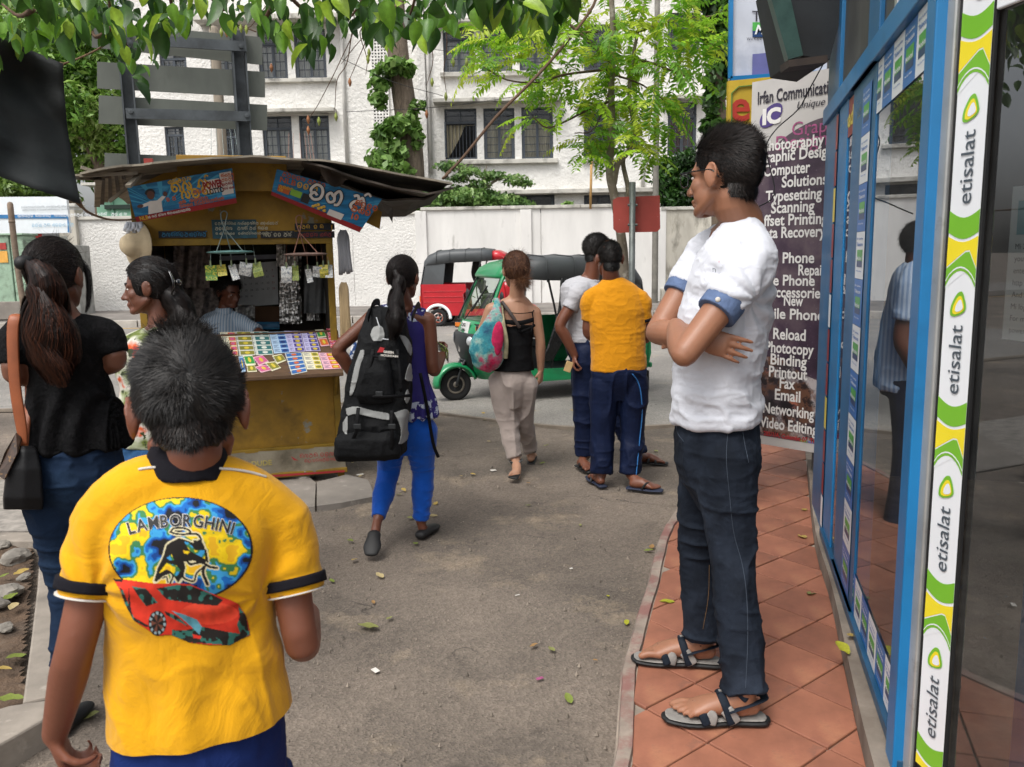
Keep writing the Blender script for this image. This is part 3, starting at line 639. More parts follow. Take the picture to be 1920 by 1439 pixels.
def wall_holes(mb,x0,x1,z0,z1,holes,Y,dep=.18):
 xs=sorted({x0,x1,*[h[0] for h in holes],*[h[1] for h in holes]});zs=sorted({z0,z1,*[h[2] for h in holes],*[h[3] for h in holes]})
 xs=[x for x in xs if x0<=x<=x1];zs=[z for z in zs if z0<=z<=z1]
 for i in range(len(xs)-1):
  for j in range(len(zs)-1):
   cx,cz=(xs[i]+xs[i+1])/2,(zs[j]+zs[j+1])/2
   if any(h[0]<cx<h[1] and h[2]<cz<h[3] for h in holes):continue
   mb.add([(xs[i],Y,zs[j]),(xs[i+1],Y,zs[j]),(xs[i+1],Y,zs[j+1]),(xs[i],Y,zs[j+1])],[(0,1,2,3)])
 for a,b,c,d in holes:
  for p,q in (((a,c),(b,c)),((b,c),(b,d)),((b,d),(a,d)),((a,d),(a,c))):
   mb.add([(p[0],Y,p[1]),(q[0],Y,q[1]),(q[0],Y+dep,q[1]),(p[0],Y+dep,p[1])],[(0,1,2,3)])
def wrect(x0,y0,x1,y1,Y):
 a=at((x0+x1)/2,y0,Y);b=at((x0+x1)/2,y1,Y);l=at(x0,(y0+y1)/2,Y);r=at(x1,(y0+y1)/2,Y);return (l.x,r.x,b.z,a.z)
bld=thing('white_building',(0,28,0),'long white roughcast building with dark framed windows behind the compound wall','building')
YL,YR=28.0,27.5
winL=[wrect(493,218,548,303,YL),wrect(562,217,618,303,YL),wrect(310,238,346,296,YL),wrect(364,238,370,240,YL),wrect(420,240,449,303,YL),wrect(484,58,538,148,YL),wrect(552,54,611,147,YL),wrect(395,90,450,152,YL),wrect(300,95,350,152,YL)]
del winL[3]
winR=[wrect(834,204,894,299,YR),wrect(907,203,965,299,YR),wrect(978,201,1037,298,YR),wrect(831,50,889,135,YR),wrect(902,48,960,135,YR),wrect(974,46,1032,135,YR),wrect(1095,210,1150,296,YR),wrect(1252,192,1306,292,YR),wrect(1252,24,1312,100,YR),wrect(945,366,1040,400,YR),wrect(1095,366,1152,400,YR),wrect(1095,46,1150,132,YR)]
mb=MB();xl0=at(262,300,YL).x;xs_=at(786,300,YL).x;wall_holes(mb,xl0,xs_,0,12.5,winL,YL)
mb.add([(xl0,YL,0),(xl0,YL+8,0),(xl0,YL+8,12.5),(xl0,YL,12.5)],[(0,1,2,3)]);mb.obj('wall',M_plas,bld)
mb=MB();xr1=14.0;wall_holes(mb,xs_,xr1,0,12.5,winR,YR);mb.add([(xs_,YR,0),(xs_,YL,0),(xs_,YL,12.5),(xs_,YR,12.5)],[(0,1,2,3)]);mb.obj('wall',M_plas,bld)
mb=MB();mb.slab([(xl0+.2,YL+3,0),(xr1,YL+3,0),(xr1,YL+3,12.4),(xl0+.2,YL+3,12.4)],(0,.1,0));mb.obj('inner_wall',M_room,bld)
def window(h,Y,rows=4,cols=2,trans=.27,cur=None,openl=False,grille=False):
 a,b,c,d=h;Y=Y+.10;mb=MB();fw=.06;W_,H_=b-a,d-c
 for x in (a+fw/2,b-fw/2):mb.box((x,Y,(c+d)/2),(fw,.07,H_))
 for z in (c+fw/2,d-fw/2):mb.box(((a+b)/2,Y,z),(W_-2*fw,.066,fw))
 zt=d-H_*trans
 if trans:mb.box(((a+b)/2,Y,zt),(W_-2*fw,.062,.07));mb.box(((a+b)/2,Y,(zt+d)/2),(.035,.05,H_*trans-.1));mb.box(((a+b)/2,Y+.01,(zt+d)/2),(W_-2*fw,.03,.02))
 else:zt=d
 leaves=[(a+fw,(a+b)/2),((a+b)/2,b-fw)]
 for k,(p,q) in enumerate(leaves):
  if openl and k==0:
   for (yy) in (0,.45):mb.box((p-.02,Y-.04-yy,(c+zt)/2),(.04,.05,zt-c-.08))
   for j in range(rows+1):mb.box((p-.02,Y-.26,c+.06+(zt-c-.12)*j/rows),(.03,.45,.03))
   continue
  if openl and k==1:continue
  for x in (p+.02,q-.02):mb.box((x,Y-.004,(c+zt)/2),(.045,.055,zt-c-.1))
  for j in range(1,rows):mb.box(((p+q)/2,Y,c+(zt-c)*j/rows),(q-p-.08,.03,.022))
  for j in range(1,cols):mb.box((p+(q-p)*j/cols,Y+.001,(c+zt)/2),(.02,.026,zt-c-.1))
 if grille:
  for j in range(1,9):mb.box((a+W_*j/9,Y+.05,(c+zt)/2),(.018,.018,zt-c-.1))
 wo_=mb.obj('window',M_wfr,bld)
 mb=MB();x0p=a+fw
 if not openl:mb.add([(a+fw,Y+.02,c+fw),(b-fw,Y+.02,c+fw),(b-fw,Y+.02,d-fw),(a+fw,Y+.02,d-fw)],[(0,1,2,3)])
 else:mb.add([(a+fw,Y+.02,zt),(b-fw,Y+.02,zt),(b-fw,Y+.02,d-fw),(a+fw,Y+.02,d-fw)],[(0,1,2,3)])
 mb.obj('pane',M_wgl,wo_)
 if cur is not None:
  mb=MB();n=26;zb=c+.03;ztop=zt-.05 if trans else d-.1;V=[]
  for i in range(n+1):
   u=i/n;x=a+.05+(W_-.1)*u;y=Y+.16+.035*math.sin(u*46+a*7)
   if openl:bot=ztop-(ztop-zb)*max(.0,1-u*1.6)**.8;bot=min(bot,ztop-.02)
   else:bot=zb
   V+=[(x,y,bot),(x,y,ztop)]
  mb.add(V,[(2*i,2*i+2,2*i+3,2*i+1) for i in range(n)]);mb.obj('curtain',cur,wo_)
for i,h in enumerate(winL):window(h,YL,cur=M_curt)
for i,h in enumerate(winR):
 if i<3:window(h,YR,rows=5,cols=1,cur=M_curt2 if i==0 else [None,M_curt2,M_curt2][i],openl=(i==0),grille=(i==0))
 elif i<6:window(h,YR,rows=5,cols=1,cur=M_curt)
 elif i in (9,10):window(h,YR,rows=1,cols=1,trans=0)
 else:window(h,YR,rows=4,cols=2,cur=M_redc if i==7 else None)
mb=MB()
def ledge(x0,y,x1,Y,th=.12,dep=.5,nm='window_hood'):
 a,b=at(x0,y,Y),at(x1,y,Y);z=(a.z+b.z)/2;q=MB();q.box(((a.x+b.x)/2,Y-dep/2+.01,z),(b.x-a.x,dep,th),bev=.015);q.obj(nm,M_ledge,bld)
ledge(480,211,632,YL);ledge(375,42,640,YL,.16,.7);ledge(814,192,1052,YR,.12,.55);ledge(814,44,1052,YR,.12,.5);ledge(1080,199,1165,YR,.12,.5);ledge(1238,186,1330,YR,.12,.5)
ledge(478,307,632,YL,.12,.16,'sill');ledge(478,152,630,YL,.12,.16,'sill');ledge(826,304,1046,YR,.14,.18,'sill');ledge(826,140,1046,YR,.14,.18,'sill');ledge(1090,300,1160,YR,.12,.16,'sill');ledge(1245,297,1320,YR,.12,.16,'sill')
ledge(930,358,1400,YR,.14,.35,'plinth_ledge');ledge(640,318,790,YL,.1,.3,'plinth_ledge')
M_pipe=mat('pipe','#cfcdc8',.6,var=.15,vs=2,bump=0,spots=[('#6b655b',3,.6,.75,.7)])
for (x0,y0,x1,y1,Y) in ((801,-60,809,325,YR),(645,-60,651,310,YL),(1203,270,1205,352,YR)):
 a,b=at(x0,y0,Y-.08),at(x1,y1,Y-.08);mb=MB();mb.smooth=True ;mb.tube([(b.x,Y-.08,a.z),(b.x,Y-.08,b.z)],[.06,.06],8,cap='flat');mb.obj('drain_pipe',M_pipe,bld)
h=wrect(698,62,727,242,YL-.02);mb=MB();a,b,c,d=h
mb.m=1;mb.add([(a,YL-.004,c),(b,YL-.004,c),(b,YL-.004,d),(a,YL-.004,d)],[(0,1,2,3)]);mb.m=0
nc,nr=5,30
for i in range(nc+1):mb.box((a+(b-a)*i/nc,YL-.05,(c+d)/2),(.045,.08,d-c))
for j in range(nr+1):mb.box(((a+b)/2,YL-.053,c+(d-c)*j/nr),(b-a,.07,.045))
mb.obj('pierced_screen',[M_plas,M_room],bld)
mb=MB();p=at(789,300,YR);mb.box((p.x+.12,YR-.06,6.2),(.24,.16,12.4));mb.obj('pilaster',M_plas,bld)
M_wallr=mat('wall_rough','#dcdad5',.95,var=.08,vs=1,bump=1.0,bs=16,bd=.04,spots=[('#5d5a52',8,.62,.72,.6),('#7b766b',1.0,.6,.78,.5)])
M_walls=mat('wall_smooth','#d7d5d1',.9,var=.1,vs=1.5,bump=.3,bs=12,bd=.01,stretch=(1,1,.25),spots=[('#6f6b63',3.5,.6,.75,.6),('#3b382f',4,.68,.76,.5)])
M_wallo=mat('wall_stained','#bdb8ac',.95,var=.2,vs=1.5,bump=.5,bs=12,bd=.02,stretch=(1,1,.35),spots=[('#4a473d',2.6,.5,.66,.8),('#7a7567',1.0,.5,.65,.6)])
YW=24.0;cw=thing('compound_wall',(0,YW,0),'long white compound wall with stained coping running behind the tuk-tuks','wall')
def wseg(x0,x1,zt,m,nm='wall_panel',y=YW,dep=.22):MB().box(((x0+x1)/2,y+dep/2,zt/2+.07),(x1-x0,dep,zt-.14),bev=.01).obj(nm,m,cw)
xA,xB,xC,xD=at(148,500,YW).x,at(792,500,YW).x,at(1237,500,YW).x,15.0;xG=at(1015,500,YW).x
for k in range(5):wseg(lerp(xA,xB,k/5)+.003,lerp(xA,xB,(k+1)/5)-.003,2.74,M_wallr)
wseg(xB+.003,xG-.01,2.83,M_walls);wseg(xG+.01,xC-.003,2.83,M_walls);wseg(xC+.003,xD,2.72,M_wallo,y=YW-.05)
for x0,x1,zt,y in ((xA,xB,2.74,YW),(xB,xC,2.83,YW),(xC,xD,2.72,YW-.05)):
 n=max(2,int((x1-x0)/2.2))
 for k in range(n):MB().box((lerp(x0,x1,(k+.5)/n),y+.11,zt+.04),((x1-x0)/n-.008,.34,.09),bev=.012).obj('coping',M_ledge,cw)
for x in (xB,xC,at(1000,500,YW).x-.2):MB().box((x,YW-.03,1.45),(.32,.1,2.7),bev=.01).obj('pier',M_walls,cw)
MB().box((xA-.15,YW+.1,1.6),(.5,.5,3.0),bev=.02).obj('end_pillar',M_wallo,cw);MB().box((xA-.15,YW+.1,3.14),(.6,.6,.1),bev=.02).obj('pillar_cap',M_ledge,cw)
MB().box(((xC+xD)/2,YW-.18,.33),(xD-xC,.26,.36),bev=.03).obj('plinth',M_wallo,cw)
M_galv=mat('galvanised','#6f7472',.5,.5,var=.25,vs=8,bump=.05)
mb=MB();mb.smooth=True ;a=at(1232,60,23);mb.tube([(a.x,23,0),(a.x,23,9)],[.09,.07],8);mb.obj('utility_pole',mat('grey_pole','#7d7a72',.8,var=.3,vs=3),label='grey utility pole rising behind the wall near the right hand shrub',cat='pole',loc=(a.x,23,0))
mb=MB();mb.smooth=True ;a=at(346,100,23.5);mb.tube([(a.x,26,0),(a.x,26,8.3)],[.17,.15],8);mb.obj('utility_pole',mat('wood_pole','#8a8072',.9,var=.3,vs=3,stretch=(4,4,.4)),label='weathered wooden utility pole seen between the grey sign boards',cat='pole',loc=(a.x,26,0))
mb=MB();mb.smooth=True ;a,b=at(1109,300,23.7),at(1107,392,23.7);mb.tube([a,b],[.035,.035],6,cap='flat');mb.obj('bamboo_stick',mat('bamboo','#b08a52',.7,var=.2,vs=5),label='thin orange brown stick standing up behind the wall',cat='stick',loc=b)
M_cabg=mat('cabinet_green','#93ad96',.6,var=.15,vs=3,spots=[('#5f6b5c',5,.5,.68,.75),('#c6d0c3',3,.6,.72,.4)])
cab=thing('utility_cabinet',at(20,590,20.6),'mottled pale green utility cabinet on a concrete plinth beside the billboard','cabinet')
a=at(-40,600,20.6);b=at(57,600,20.6)
xm=at(22,500,20.6).x;ztc=at(30,442,20.6).z;zbc=at(30,567,20.6).z
MB().box(((a.x+xm)/2-.01,20.9,(ztc+zbc)/2),(xm-a.x,.6,ztc-zbc),bev=.02).obj('door',M_cabg,cab);MB().box(((b.x+xm)/2+.01,20.92,(ztc+zbc)/2),(b.x-xm,.6,ztc-zbc),bev=.02).obj('door',M_cabg,cab)
MB().box(((a.x+b.x)/2,20.9,ztc+.03),(b.x-a.x+.1,.7,.05),bev=.01).obj('cabinet_top',M_cabg,cab);MB().box(((a.x+b.x)/2,20.95,(zbc+.15)/2+.02),(b.x-a.x+.2,.8,zbc-.15),bev=.02).obj('plinth',M_conc,cab)
p=at(5,462,20.58);MB().box(p,(.17,.01,.16)).obj('label_plate',mat('label_red','#a33a34',.6,bump=0),cab);p=at(6,482,20.58);MB().box(p,(.22,.01,.28)).obj('label_plate',mat('label_orange','#d9a24a',.6,bump=0),cab)
bb=thing('white_billboard',at(60,440,22),'wide white notice board with a blue stripe at the far left','billboard')
mb=MB();mb.slab([at(-60,370,22),at(124,369,22),at(131,437,22),at(-60,440,22)],(0,.1,0));mb.obj('board',mat('board_white','#dde2e6',.5,var=.05),bb,fixn=True)
mb=MB();mb.m=0;mb.add([at(-60,403,21.98),at(127,403,21.98),at(128,410,21.98),at(-60,410,21.98)],[(3,2,1,0)]);mb.add([at(126,409,21.98),at(128,409,21.98),at(130,436,21.98),at(127,436,21.98)],[(3,2,1,0)])
mb.obj('blue_stripe',mat('stripe_blue','#2f72a8',.5,bump=0),bb)
def glyph(mb,o,ux,uy,h,k,w=.13):
 """rounded letter built from looping pen strokes"""
 T=[[(.15,.35),(.05,.6),(.3,.95),(.65,.9),(.8,.55),(.7,.15),(.35,.0),(.1,.2),(.3,.45),(.5,.3)],[(.1,.9),(.35,1.0),(.45,.7),(.2,.55),(.05,.25),(.35,.0),(.75,.1),(.85,.55),(.65,.95),(.55,.6)],[(.45,.5),(.25,.7),(.05,.45),(.25,.1),(.55,.25),(.5,.65),(.75,.95),(.95,.6),(.85,.1),(.6,.0)],[(.05,.1),(.1,.6),(.35,.95),(.6,.6),(.5,.3),(.75,.1),(.95,.5),(.8,.95)],[(.1,.5),(.35,.75),(.6,.5),(.4,.2),(.1,.35),(.2,.95),(.7,1.05),(.95,.6),(.85,.05)]]
 P=[(a*h*.95,b*h) for a,b in T[k%5]];mb.stroke(P,w*h,o,ux,uy)
def script(mb,o,ux,uy,h,n,seed=0,w=.13,gap=1.12):
 r=random.Random(seed);o=Vector(o);ux=Vector(ux).normalized();uy=Vector(uy).normalized();x=0
 for i in range(n):
  if r.random()<.14 and 0<i<n-1:x+=h*.5;continue
  glyph(mb,o+ux*x,ux,uy,h,r.randrange(5),w);x+=h*gap
  if r.random()<.3:mb.stroke([(-h*.3,h*1.1),(-h*.1,h*1.3),(h*.1,h*1.15)],w*h*.8,o+ux*x,ux,uy)
 return x
M_bkt=mat('black_print','#232323',.6,bump=0)
mb=MB();mb.m=0;script(mb,at(16,408.5,21.97),(1,0,0),(0,0,1),.075,44,3);mb.m=1;script(mb,at(40,391,21.97),(1,0,0),(0,0,1),.05,40,4);script(mb,at(42,396,21.97),(1,0,0),(0,0,1),.04,36,5);mb.m=2;script(mb,at(60,426,21.97),(1,0,0),(0,0,1),.08,14,6)
mb.obj('lettering',[M_ew,mat('grey_print','#8b9096',.6,bump=0),mat('sky_print','#8db6cf',.6,bump=0)],bb)
kb=thing('roadside_booth',at(105,560,22.3),'small grey booth under the white billboard','booth')
a,b=at(58,440,22.3),at(134,440,22.3)
MB().box(((a.x+b.x)/2,22.8,1.0),(b.x-a.x,.8,2.0),bev=.02).obj('booth_body',mat('booth_grey','#9b9b96',.7,var=.25),kb);p=at(105,456,22.26);MB().box(p,(.6,.06,.35)).obj('window',M_wgl,kb)
p=at(66,466,22.1);ps=thing('red_poster',at(66,492,22.1),'red and yellow script poster pasted beside the green cabinet','poster')
MB().box(p,(.42,.02,.75)).obj('sheet',mat('poster_red','#b5281f',.5,bump=0),ps);mb=MB();script(mb,at(53,468,22.06),(1,0,0),(0,0,1),.14,3,9,.2);mb.obj('lettering',M_syel,ps)
mb=MB();mb.smooth=True ;pts=[at(19,384,13),at(24,430,13),at(30,480,13),at(44,575,13),at(48,600,13)];mb.tube(pts,[.045]*5,8);mb.tube([at(22,414,13),at(22.6,418,13)],[.05,.05],8,cap='flat');mb.obj('bamboo_pole',mat('bamboo_grey','#7d6c5c',.8,var=.25,vs=9),loc=at(48,600,13),label='slim brown pole leaning in front of the green cabinet',cat='pole')
sh=thing('green_shed',at(215,420,25.5),'pale green shed with a slatted side seen above the wall','shed')
a,b=at(180,400,25.5),at(262,400,25.5);MB().box(((a.x+b.x)/2,26.2,1.9),(b.x-a.x,1.3,3.8),bev=.03).obj('wall',mat('shed_green','#7fae93',.8,var=.15,vs=2),sh);a2=at(181,357,25.4);MB().box(((a.x+b.x)/2,26.1,3.84),(b.x-a.x+.4,1.9,.08)).obj('roof',M_ledge,sh)
for k in range(2):MB().box((a.x+.5+.75*k,25.53,2.9),(.08,.06,1.8)).obj('frame_strip',mat('shed_frame','#5d8a72',.8),sh)
mb=MB();a=at(237,388,25.5);MB().box((a.x,25.5,a.z),(1.3,.08,.12)).obj('vent_slat',mat('shed_dark','#23332b',.8),sh)
# ================================================================ BACK OF THE GREY SIGN (planks on two posts)
sg=thing('plank_sign',(-3.0,8,0),'back of a large grey road sign of horizontal boards on two steel posts','sign')
GD=Vector((.925,.38,0)).normalized();G0=at(345,200,8.0);GN=Vector((-GD.y,GD.x,0));GN=-GN if GN.dot(CAM-G0)<0 else GN
M_plank=mat('sign_back','#62665f',.6,.2,var=.14,vs=4,bump=.1,bs=30,stretch=(1,1,.5),spots=[('#43463f',3,.56,.72,.6),('#8d918a',30,.66,.74,.3)])
M_steel=mat('sign_steel','#515659',.55,.4,var=.25,vs=6,bump=.15,bs=40,spots=[('#2b2c2c',5,.5,.7,.6)])
def gp(px,py,off=0):return onp(px,py,G0+GN*off,GN)
for (x0,y0,x1,y1,h0,h1) in ((172,41,492,70,48,52),(182,116,497,135,50,48),(185,179,501,197,53,48),(196,287,505,300,34,34)):
 mb=MB();mb.slab([gp(x0,y0),gp(x1,y1),gp(x1,y1+h1),gp(x0,y0+h0)],GN*-.012);mb.obj('board',M_plank,sg,fixn=True)
def gpost(x0,x1,xb0,xb1):
 a0,a1=gp(x0,58,.02),gp(x1,58,.02);b0,b1=gp(xb0,300,.02),gp(xb1,300,.02)
 for (p,q,nm,wdt) in ((a0,b0,'post_flange',0),):
  c=(a0+a1)/2;wd=(a1-a0).length;zt=c.z;mb=MB();M=Matrix((GD,GN,Vector((0,0,1)))).transposed()
  cx=(b0+b1)/2
  mb.box(Vector((cx.x,cx.y,zt/2)),(wd,.012,zt),M);mb.box(Vector((cx.x,cx.y,zt/2))+GN*.05-GD*wd*.42,(.014,.10,zt),M);mb.box(Vector((cx.x,cx.y,zt/2))+GN*.05+GD*wd*.42,(.014,.10,zt),M)
  mb.obj('post',M_steel,sg)
gpost(434,462,446,474);gpost(226,252,238,264)
for (x0,y0,x1,y1) in ((236,213,470,219),(278,76,462,88)):
 mb=MB();mb.beam(gp(x0,y0,.13),gp(x1,y1,.13),.02,.09);mb.obj('cross_rail',M_steel,sg)
for x,y in ((245,209),(463,217),(452,87),(245,80)):mb=MB();mb.lathe(gp(x,y,.145),[(.001,0),(.022,.0),(.022,.018),(.001,.02)],GN,8);mb.obj('bolt',M_steel,sg)
ps=thing('red_plate_sign',(gnd(1184,820).x,7.2,0),'faded red metal plate on a grey pole beside the thin tree','sign')
pb=at(1184,520,7.2)
mb=MB();mb.smooth=True ;mb.tube([(pb.x,7.2,0),(at(1186,342,7.2).x,7.2,at(1186,342,7.2).z)],[.027,.027],12,cap='flat');mb.obj('pole',M_galv,ps)
M_redp=mat('red_plate','#a04238',.6,var=.15,vs=3,spots=[('#7a3630',4,.55,.7,.6),('#c9b8b0',25,.68,.74,.6)])
mb=MB();mb.slab([at(1158,370,7.26),at(1237,367,7.26),at(1238,429,7.26),at(1232,435,7.26),at(1158,437,7.26),at(1150,430,7.26),at(1149,376,7.26)],(0,.006,0));mb.obj('plate',M_redp,ps,fixn=True)
for y in (385,422):mb=MB();mb.tube([at(1177,y,7.2),at(1195,y,7.2)],[.012,.012],6,cap='flat');mb.obj('clamp',M_galv,ps)
# ================================================================ DARK TARPAULIN (top left) with its ropes
M_tarp=mat('tarpaulin','#1b1f20',.75,var=.2,vs=3,bump=.4,bs=25,bd=.006,spots=[('#2c3233',2,.5,.7,.6)])
mb=MB();nU,nV=30,22;V=[];mb.smooth=True
tc=[(-220,0,3.1),(118,120,3.7),(150,383,3.7),(-220,238,3.1)]
for j in range(nV+1):
 for i in range(nU+1):
  u,v=i/nU,j/nV
  px=(1-u)*lerp(tc[0][0],tc[3][0],v)+u*lerp(tc[1][0],tc[2][0],v);py=(1-u)*lerp(tc[0][1],tc[3][1],v)+u*lerp(tc[1][1],tc[2][1],v)
  py+=-10*math.sin(math.pi*v)*0+8*math.sin(math.pi*u)*(v-.5)*2;px-=6*math.sin(math.pi*v)*u
  Y=lerp(tc[0][2],tc[1][2],u)+.05*math.sin(u*9+v*3)+.06*(vnoise(np.array([[u*4,v*4,0]]),1,5)[0]-.5)*2-.05*math.exp(-((v-.72)/.05)**2)*(1-u)
  V.append(at(px,py,Y))
mb.add(V,[(j*(nU+1)+i,j*(nU+1)+i+1,(j+1)*(nU+1)+i+1,(j+1)*(nU+1)+i) for j in range(nV) for i in range(nU)])
me=mb.mesh('tarpaulin',off=Vector(V[0]));o=link('tarpaulin',me,None,M_tarp);o.location=V[0];tag(o,'dark grey tarpaulin stretched by ropes at the upper left','tarpaulin')
so=o.modifiers.new('s','SOLIDIFY');so.thickness=.004
M_rope=mat('rope','#7d634b',.9,var=.3,vs=60)
mb=MB();mb.smooth=True ;mb.tube([at(112,122,3.7),at(140,113,3.72),at(185,92,3.75),at(215,70,3.8)],[.004]*4,6);mb.ell(at(114,122,3.69),(.012,.012,.012));mb.obj('rope',M_rope,loc=at(114,122,3.7),label='short rope from the top corner of the tarpaulin into the leaves',cat='rope')
kp=at(262,411,5.3)
mb=MB();mb.smooth=True ;mb.tube([at(149,381,3.7),at(165,398,3.9),at(200,411,4.4),at(230,413,4.9),kp],[.006]*5,6);mb.tube([at(146,378,3.69),at(153,388,3.7)],[.014,.008],8);mb.obj('rope',M_rope,loc=at(149,381,3.7),label='sagging brown rope tying the lower tarpaulin corner to the lottery kiosk',cat='rope')
# ================================================================ LOTTERY KIOSK
KR=Vector((-1.2,5.7,0));KD=Vector((math.cos(R(15)),math.sin(R(15)),0));KV=Vector((-KD.y,KD.x,0));KW=1.25;K0=KR-KD*KW
def kq(u,v,z):return K0+KD*u+KV*v+Vector((0,0,z))
MK=Matrix((KD,KV,Vector((0,0,1)))).transposed();KN=-KV
def kpx(px,py,v=0):return onp(px,py,K0+KV*v,KV)
def kuz(px,py,v=0):p=kpx(px,py,v);return ((p-K0).dot(KD),p.z)
kio=thing('lottery_kiosk',tuple(kq(KW/2,.5,0)),'small yellow wooden lottery ticket kiosk with an arched board roof and a sloping counter','kiosk')
M_kyel=mat('kiosk_yellow','#9a7414',.62,var=.2,vs=3,bump=.25,bs=40,spots=[('#5f4710',2.2,.45,.66,.8),('#7c8078',7,.64,.68,.85),('#33260f',4,.58,.72,.65)])
M_kyeld=mat('kiosk_yellow_frame','#8f7014',.65,var=.3,vs=6,bump=.3,bs=50,spots=[('#3f2d14',6,.52,.7,.7)])
M_wood=mat('old_wood','#5e4630',.8,var=.3,vs=4,bump=.4,bs=50,stretch=(1,6,6),spots=[('#2f2219',4,.55,.7,.6)])
M_roofb=mat('roof_board','#8d8577',.9,var=.25,vs=3,bump=.5,bs=50,stretch=(.6,4,4),spots=[('#4a443a',2,.5,.68,.7),('#5a4632',5,.6,.72,.5)])
M_rust=mat('rusty_sheet','#4e453d',.8,var=.35,vs=4,bump=.4,bs=30,spots=[('#2a221c',3,.45,.65,.8),('#7a5a3e',6,.6,.72,.6)])
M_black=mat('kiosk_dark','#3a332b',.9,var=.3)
def kb(name,u0,u1,v0,v1,z0,z1,m,bev=.004):return MB().box(kq((u0+u1)/2,(v0+v1)/2,(z0+z1)/2),(u1-u0,v1-v0,z1-z0),MK,bev=bev).obj(name,m,kio)
for u in (0,KW-.045):
 kb('corner_post',u,u+.045,0,.045,.0,2.0,M_kyeld);kb('corner_post',u,u+.045,1.06,1.105,0,2.0,M_kyeld)
kb('front_panel',.045,KW-.045,.012,.03,.26,.86,M_kyel);kb('bottom_rail',0.0,KW,-.012,.04,.235,.262,M_kyeld);kb('lower_brace',KW-.5,KW+.02,-.03,.01,.05,.085,M_kyeld)
kb('side_wall',0,.02,.045,1.06,.2,2.0,M_kyel);kb('side_wall',KW-.02,KW,.045,1.06,.2,2.0,M_kyel);kb('back_wall',0,KW,1.105,1.12,.2,2.1,M_rust);kb('kiosk_floor',.0,KW,.04,1.1,.2,.23,M_wood)
kb('lintel',.0,KW,-.004,.036,1.645,1.69,M_kyeld)
mb=MB();mb.slab([kq(.0,.0,1.69),kq(KW,.0,1.69),kq(KW,0,2.0),kq(KW*.78,0,2.12),kq(KW*.5,0,2.2),kq(KW*.2,0,2.12),kq(0,0,2.0)],KV*.02);mb.obj('fascia_panel',M_kyel,kio,fixn=True)
kb('fascia_upper_board',KW*.45-.25,KW*.5+.35,-.16,-.145,1.98,2.2,M_kyel)
M_cloth=mat('dirty_banner','#948b78',.85,var=.3,vs=3,bump=.3,bs=20,spots=[('#4f4738',3,.46,.66,.8)])
mb=MB();mb.smooth=True ;n=24;V=[]
for i in range(n+1):
 for j in range(6):
  u=lerp(-.02,KW+.01,i/n);z=lerp(.245,.065,j/5)+.006*math.sin(i*1.1)*(j/5)+(.03*(1-i/n)-.02)*(j/5)*.6;V.append(kq(u,-.02-.012*math.sin(i*.9+j*.6),z))
mb.add(V,[(i*6+j,i*6+j+1,(i+1)*6+j+1,(i+1)*6+j) for i in range(n) for j in range(5)]);kcl=mb.obj('foot_banner',M_cloth,kio)
mb=MB();mb.m=0;script(mb,kq(KW-.30,-.038,.18),KD,(0,0,1),.028,9,11);script(mb,kq(KW-.27,-.038,.145),KD,(0,0,1),.022,9,12);mb.poly([kq(KW-.36,-.038,.20),kq(KW-.31,-.038,.165),kq(KW-.34,-.038,.17)])
mb.m=1;
for rr in (.06,.045):
 C=[kq(KW-.83+rr*1.3*math.cos(a),-.038,.155+rr*math.sin(a)) for a in [k*math.pi/10 for k in range(21)]]
 for a,b_ in zip(C,C[1:]):mb.beam(a,b_,.004,.002,KN)
mb.m=2;mb.text('DUDE',kq(KW-.62,-.038,.15),KD,(0,0,1),.05,.02)
mb.m=0;mb.add([kq(.0,-.037,.075),kq(KW,-.037,.055),kq(KW,-.037,.07),kq(.0,-.037,.09)],[(3,2,1,0)])
mb.obj('banner_print',[M_brd,M_bkt,mat('olive_print','#a99a55',.7,bump=0)],kio)
cz=lambda v:lerp(.795,1.045,(v+.28)/.38)
mb=MB();mb.slab([kq(-.02,-.28,cz(-.28)),kq(KW+.01,-.28,cz(-.28)),kq(KW+.01,.10,cz(.10)),kq(-.02,.10,cz(.10))],(0,0,-.022));mb.obj('counter',M_wood,kio,fixn=True)
kb('counter_lip',-.02,KW+.01,-.295,-.281,.775,.80,M_wood);kb('counter_back_rail',.02,KW-.02,.08,.10,1.0,1.05,M_wood)
for u in (.02,KW-.04):
 mb=MB();mb.slab([kq(u,-.26,.775),kq(u,.0,.94),kq(u,.0,.6)],KD*.015);mb.obj('counter_bracket',M_kyeld,kio,fixn=True)
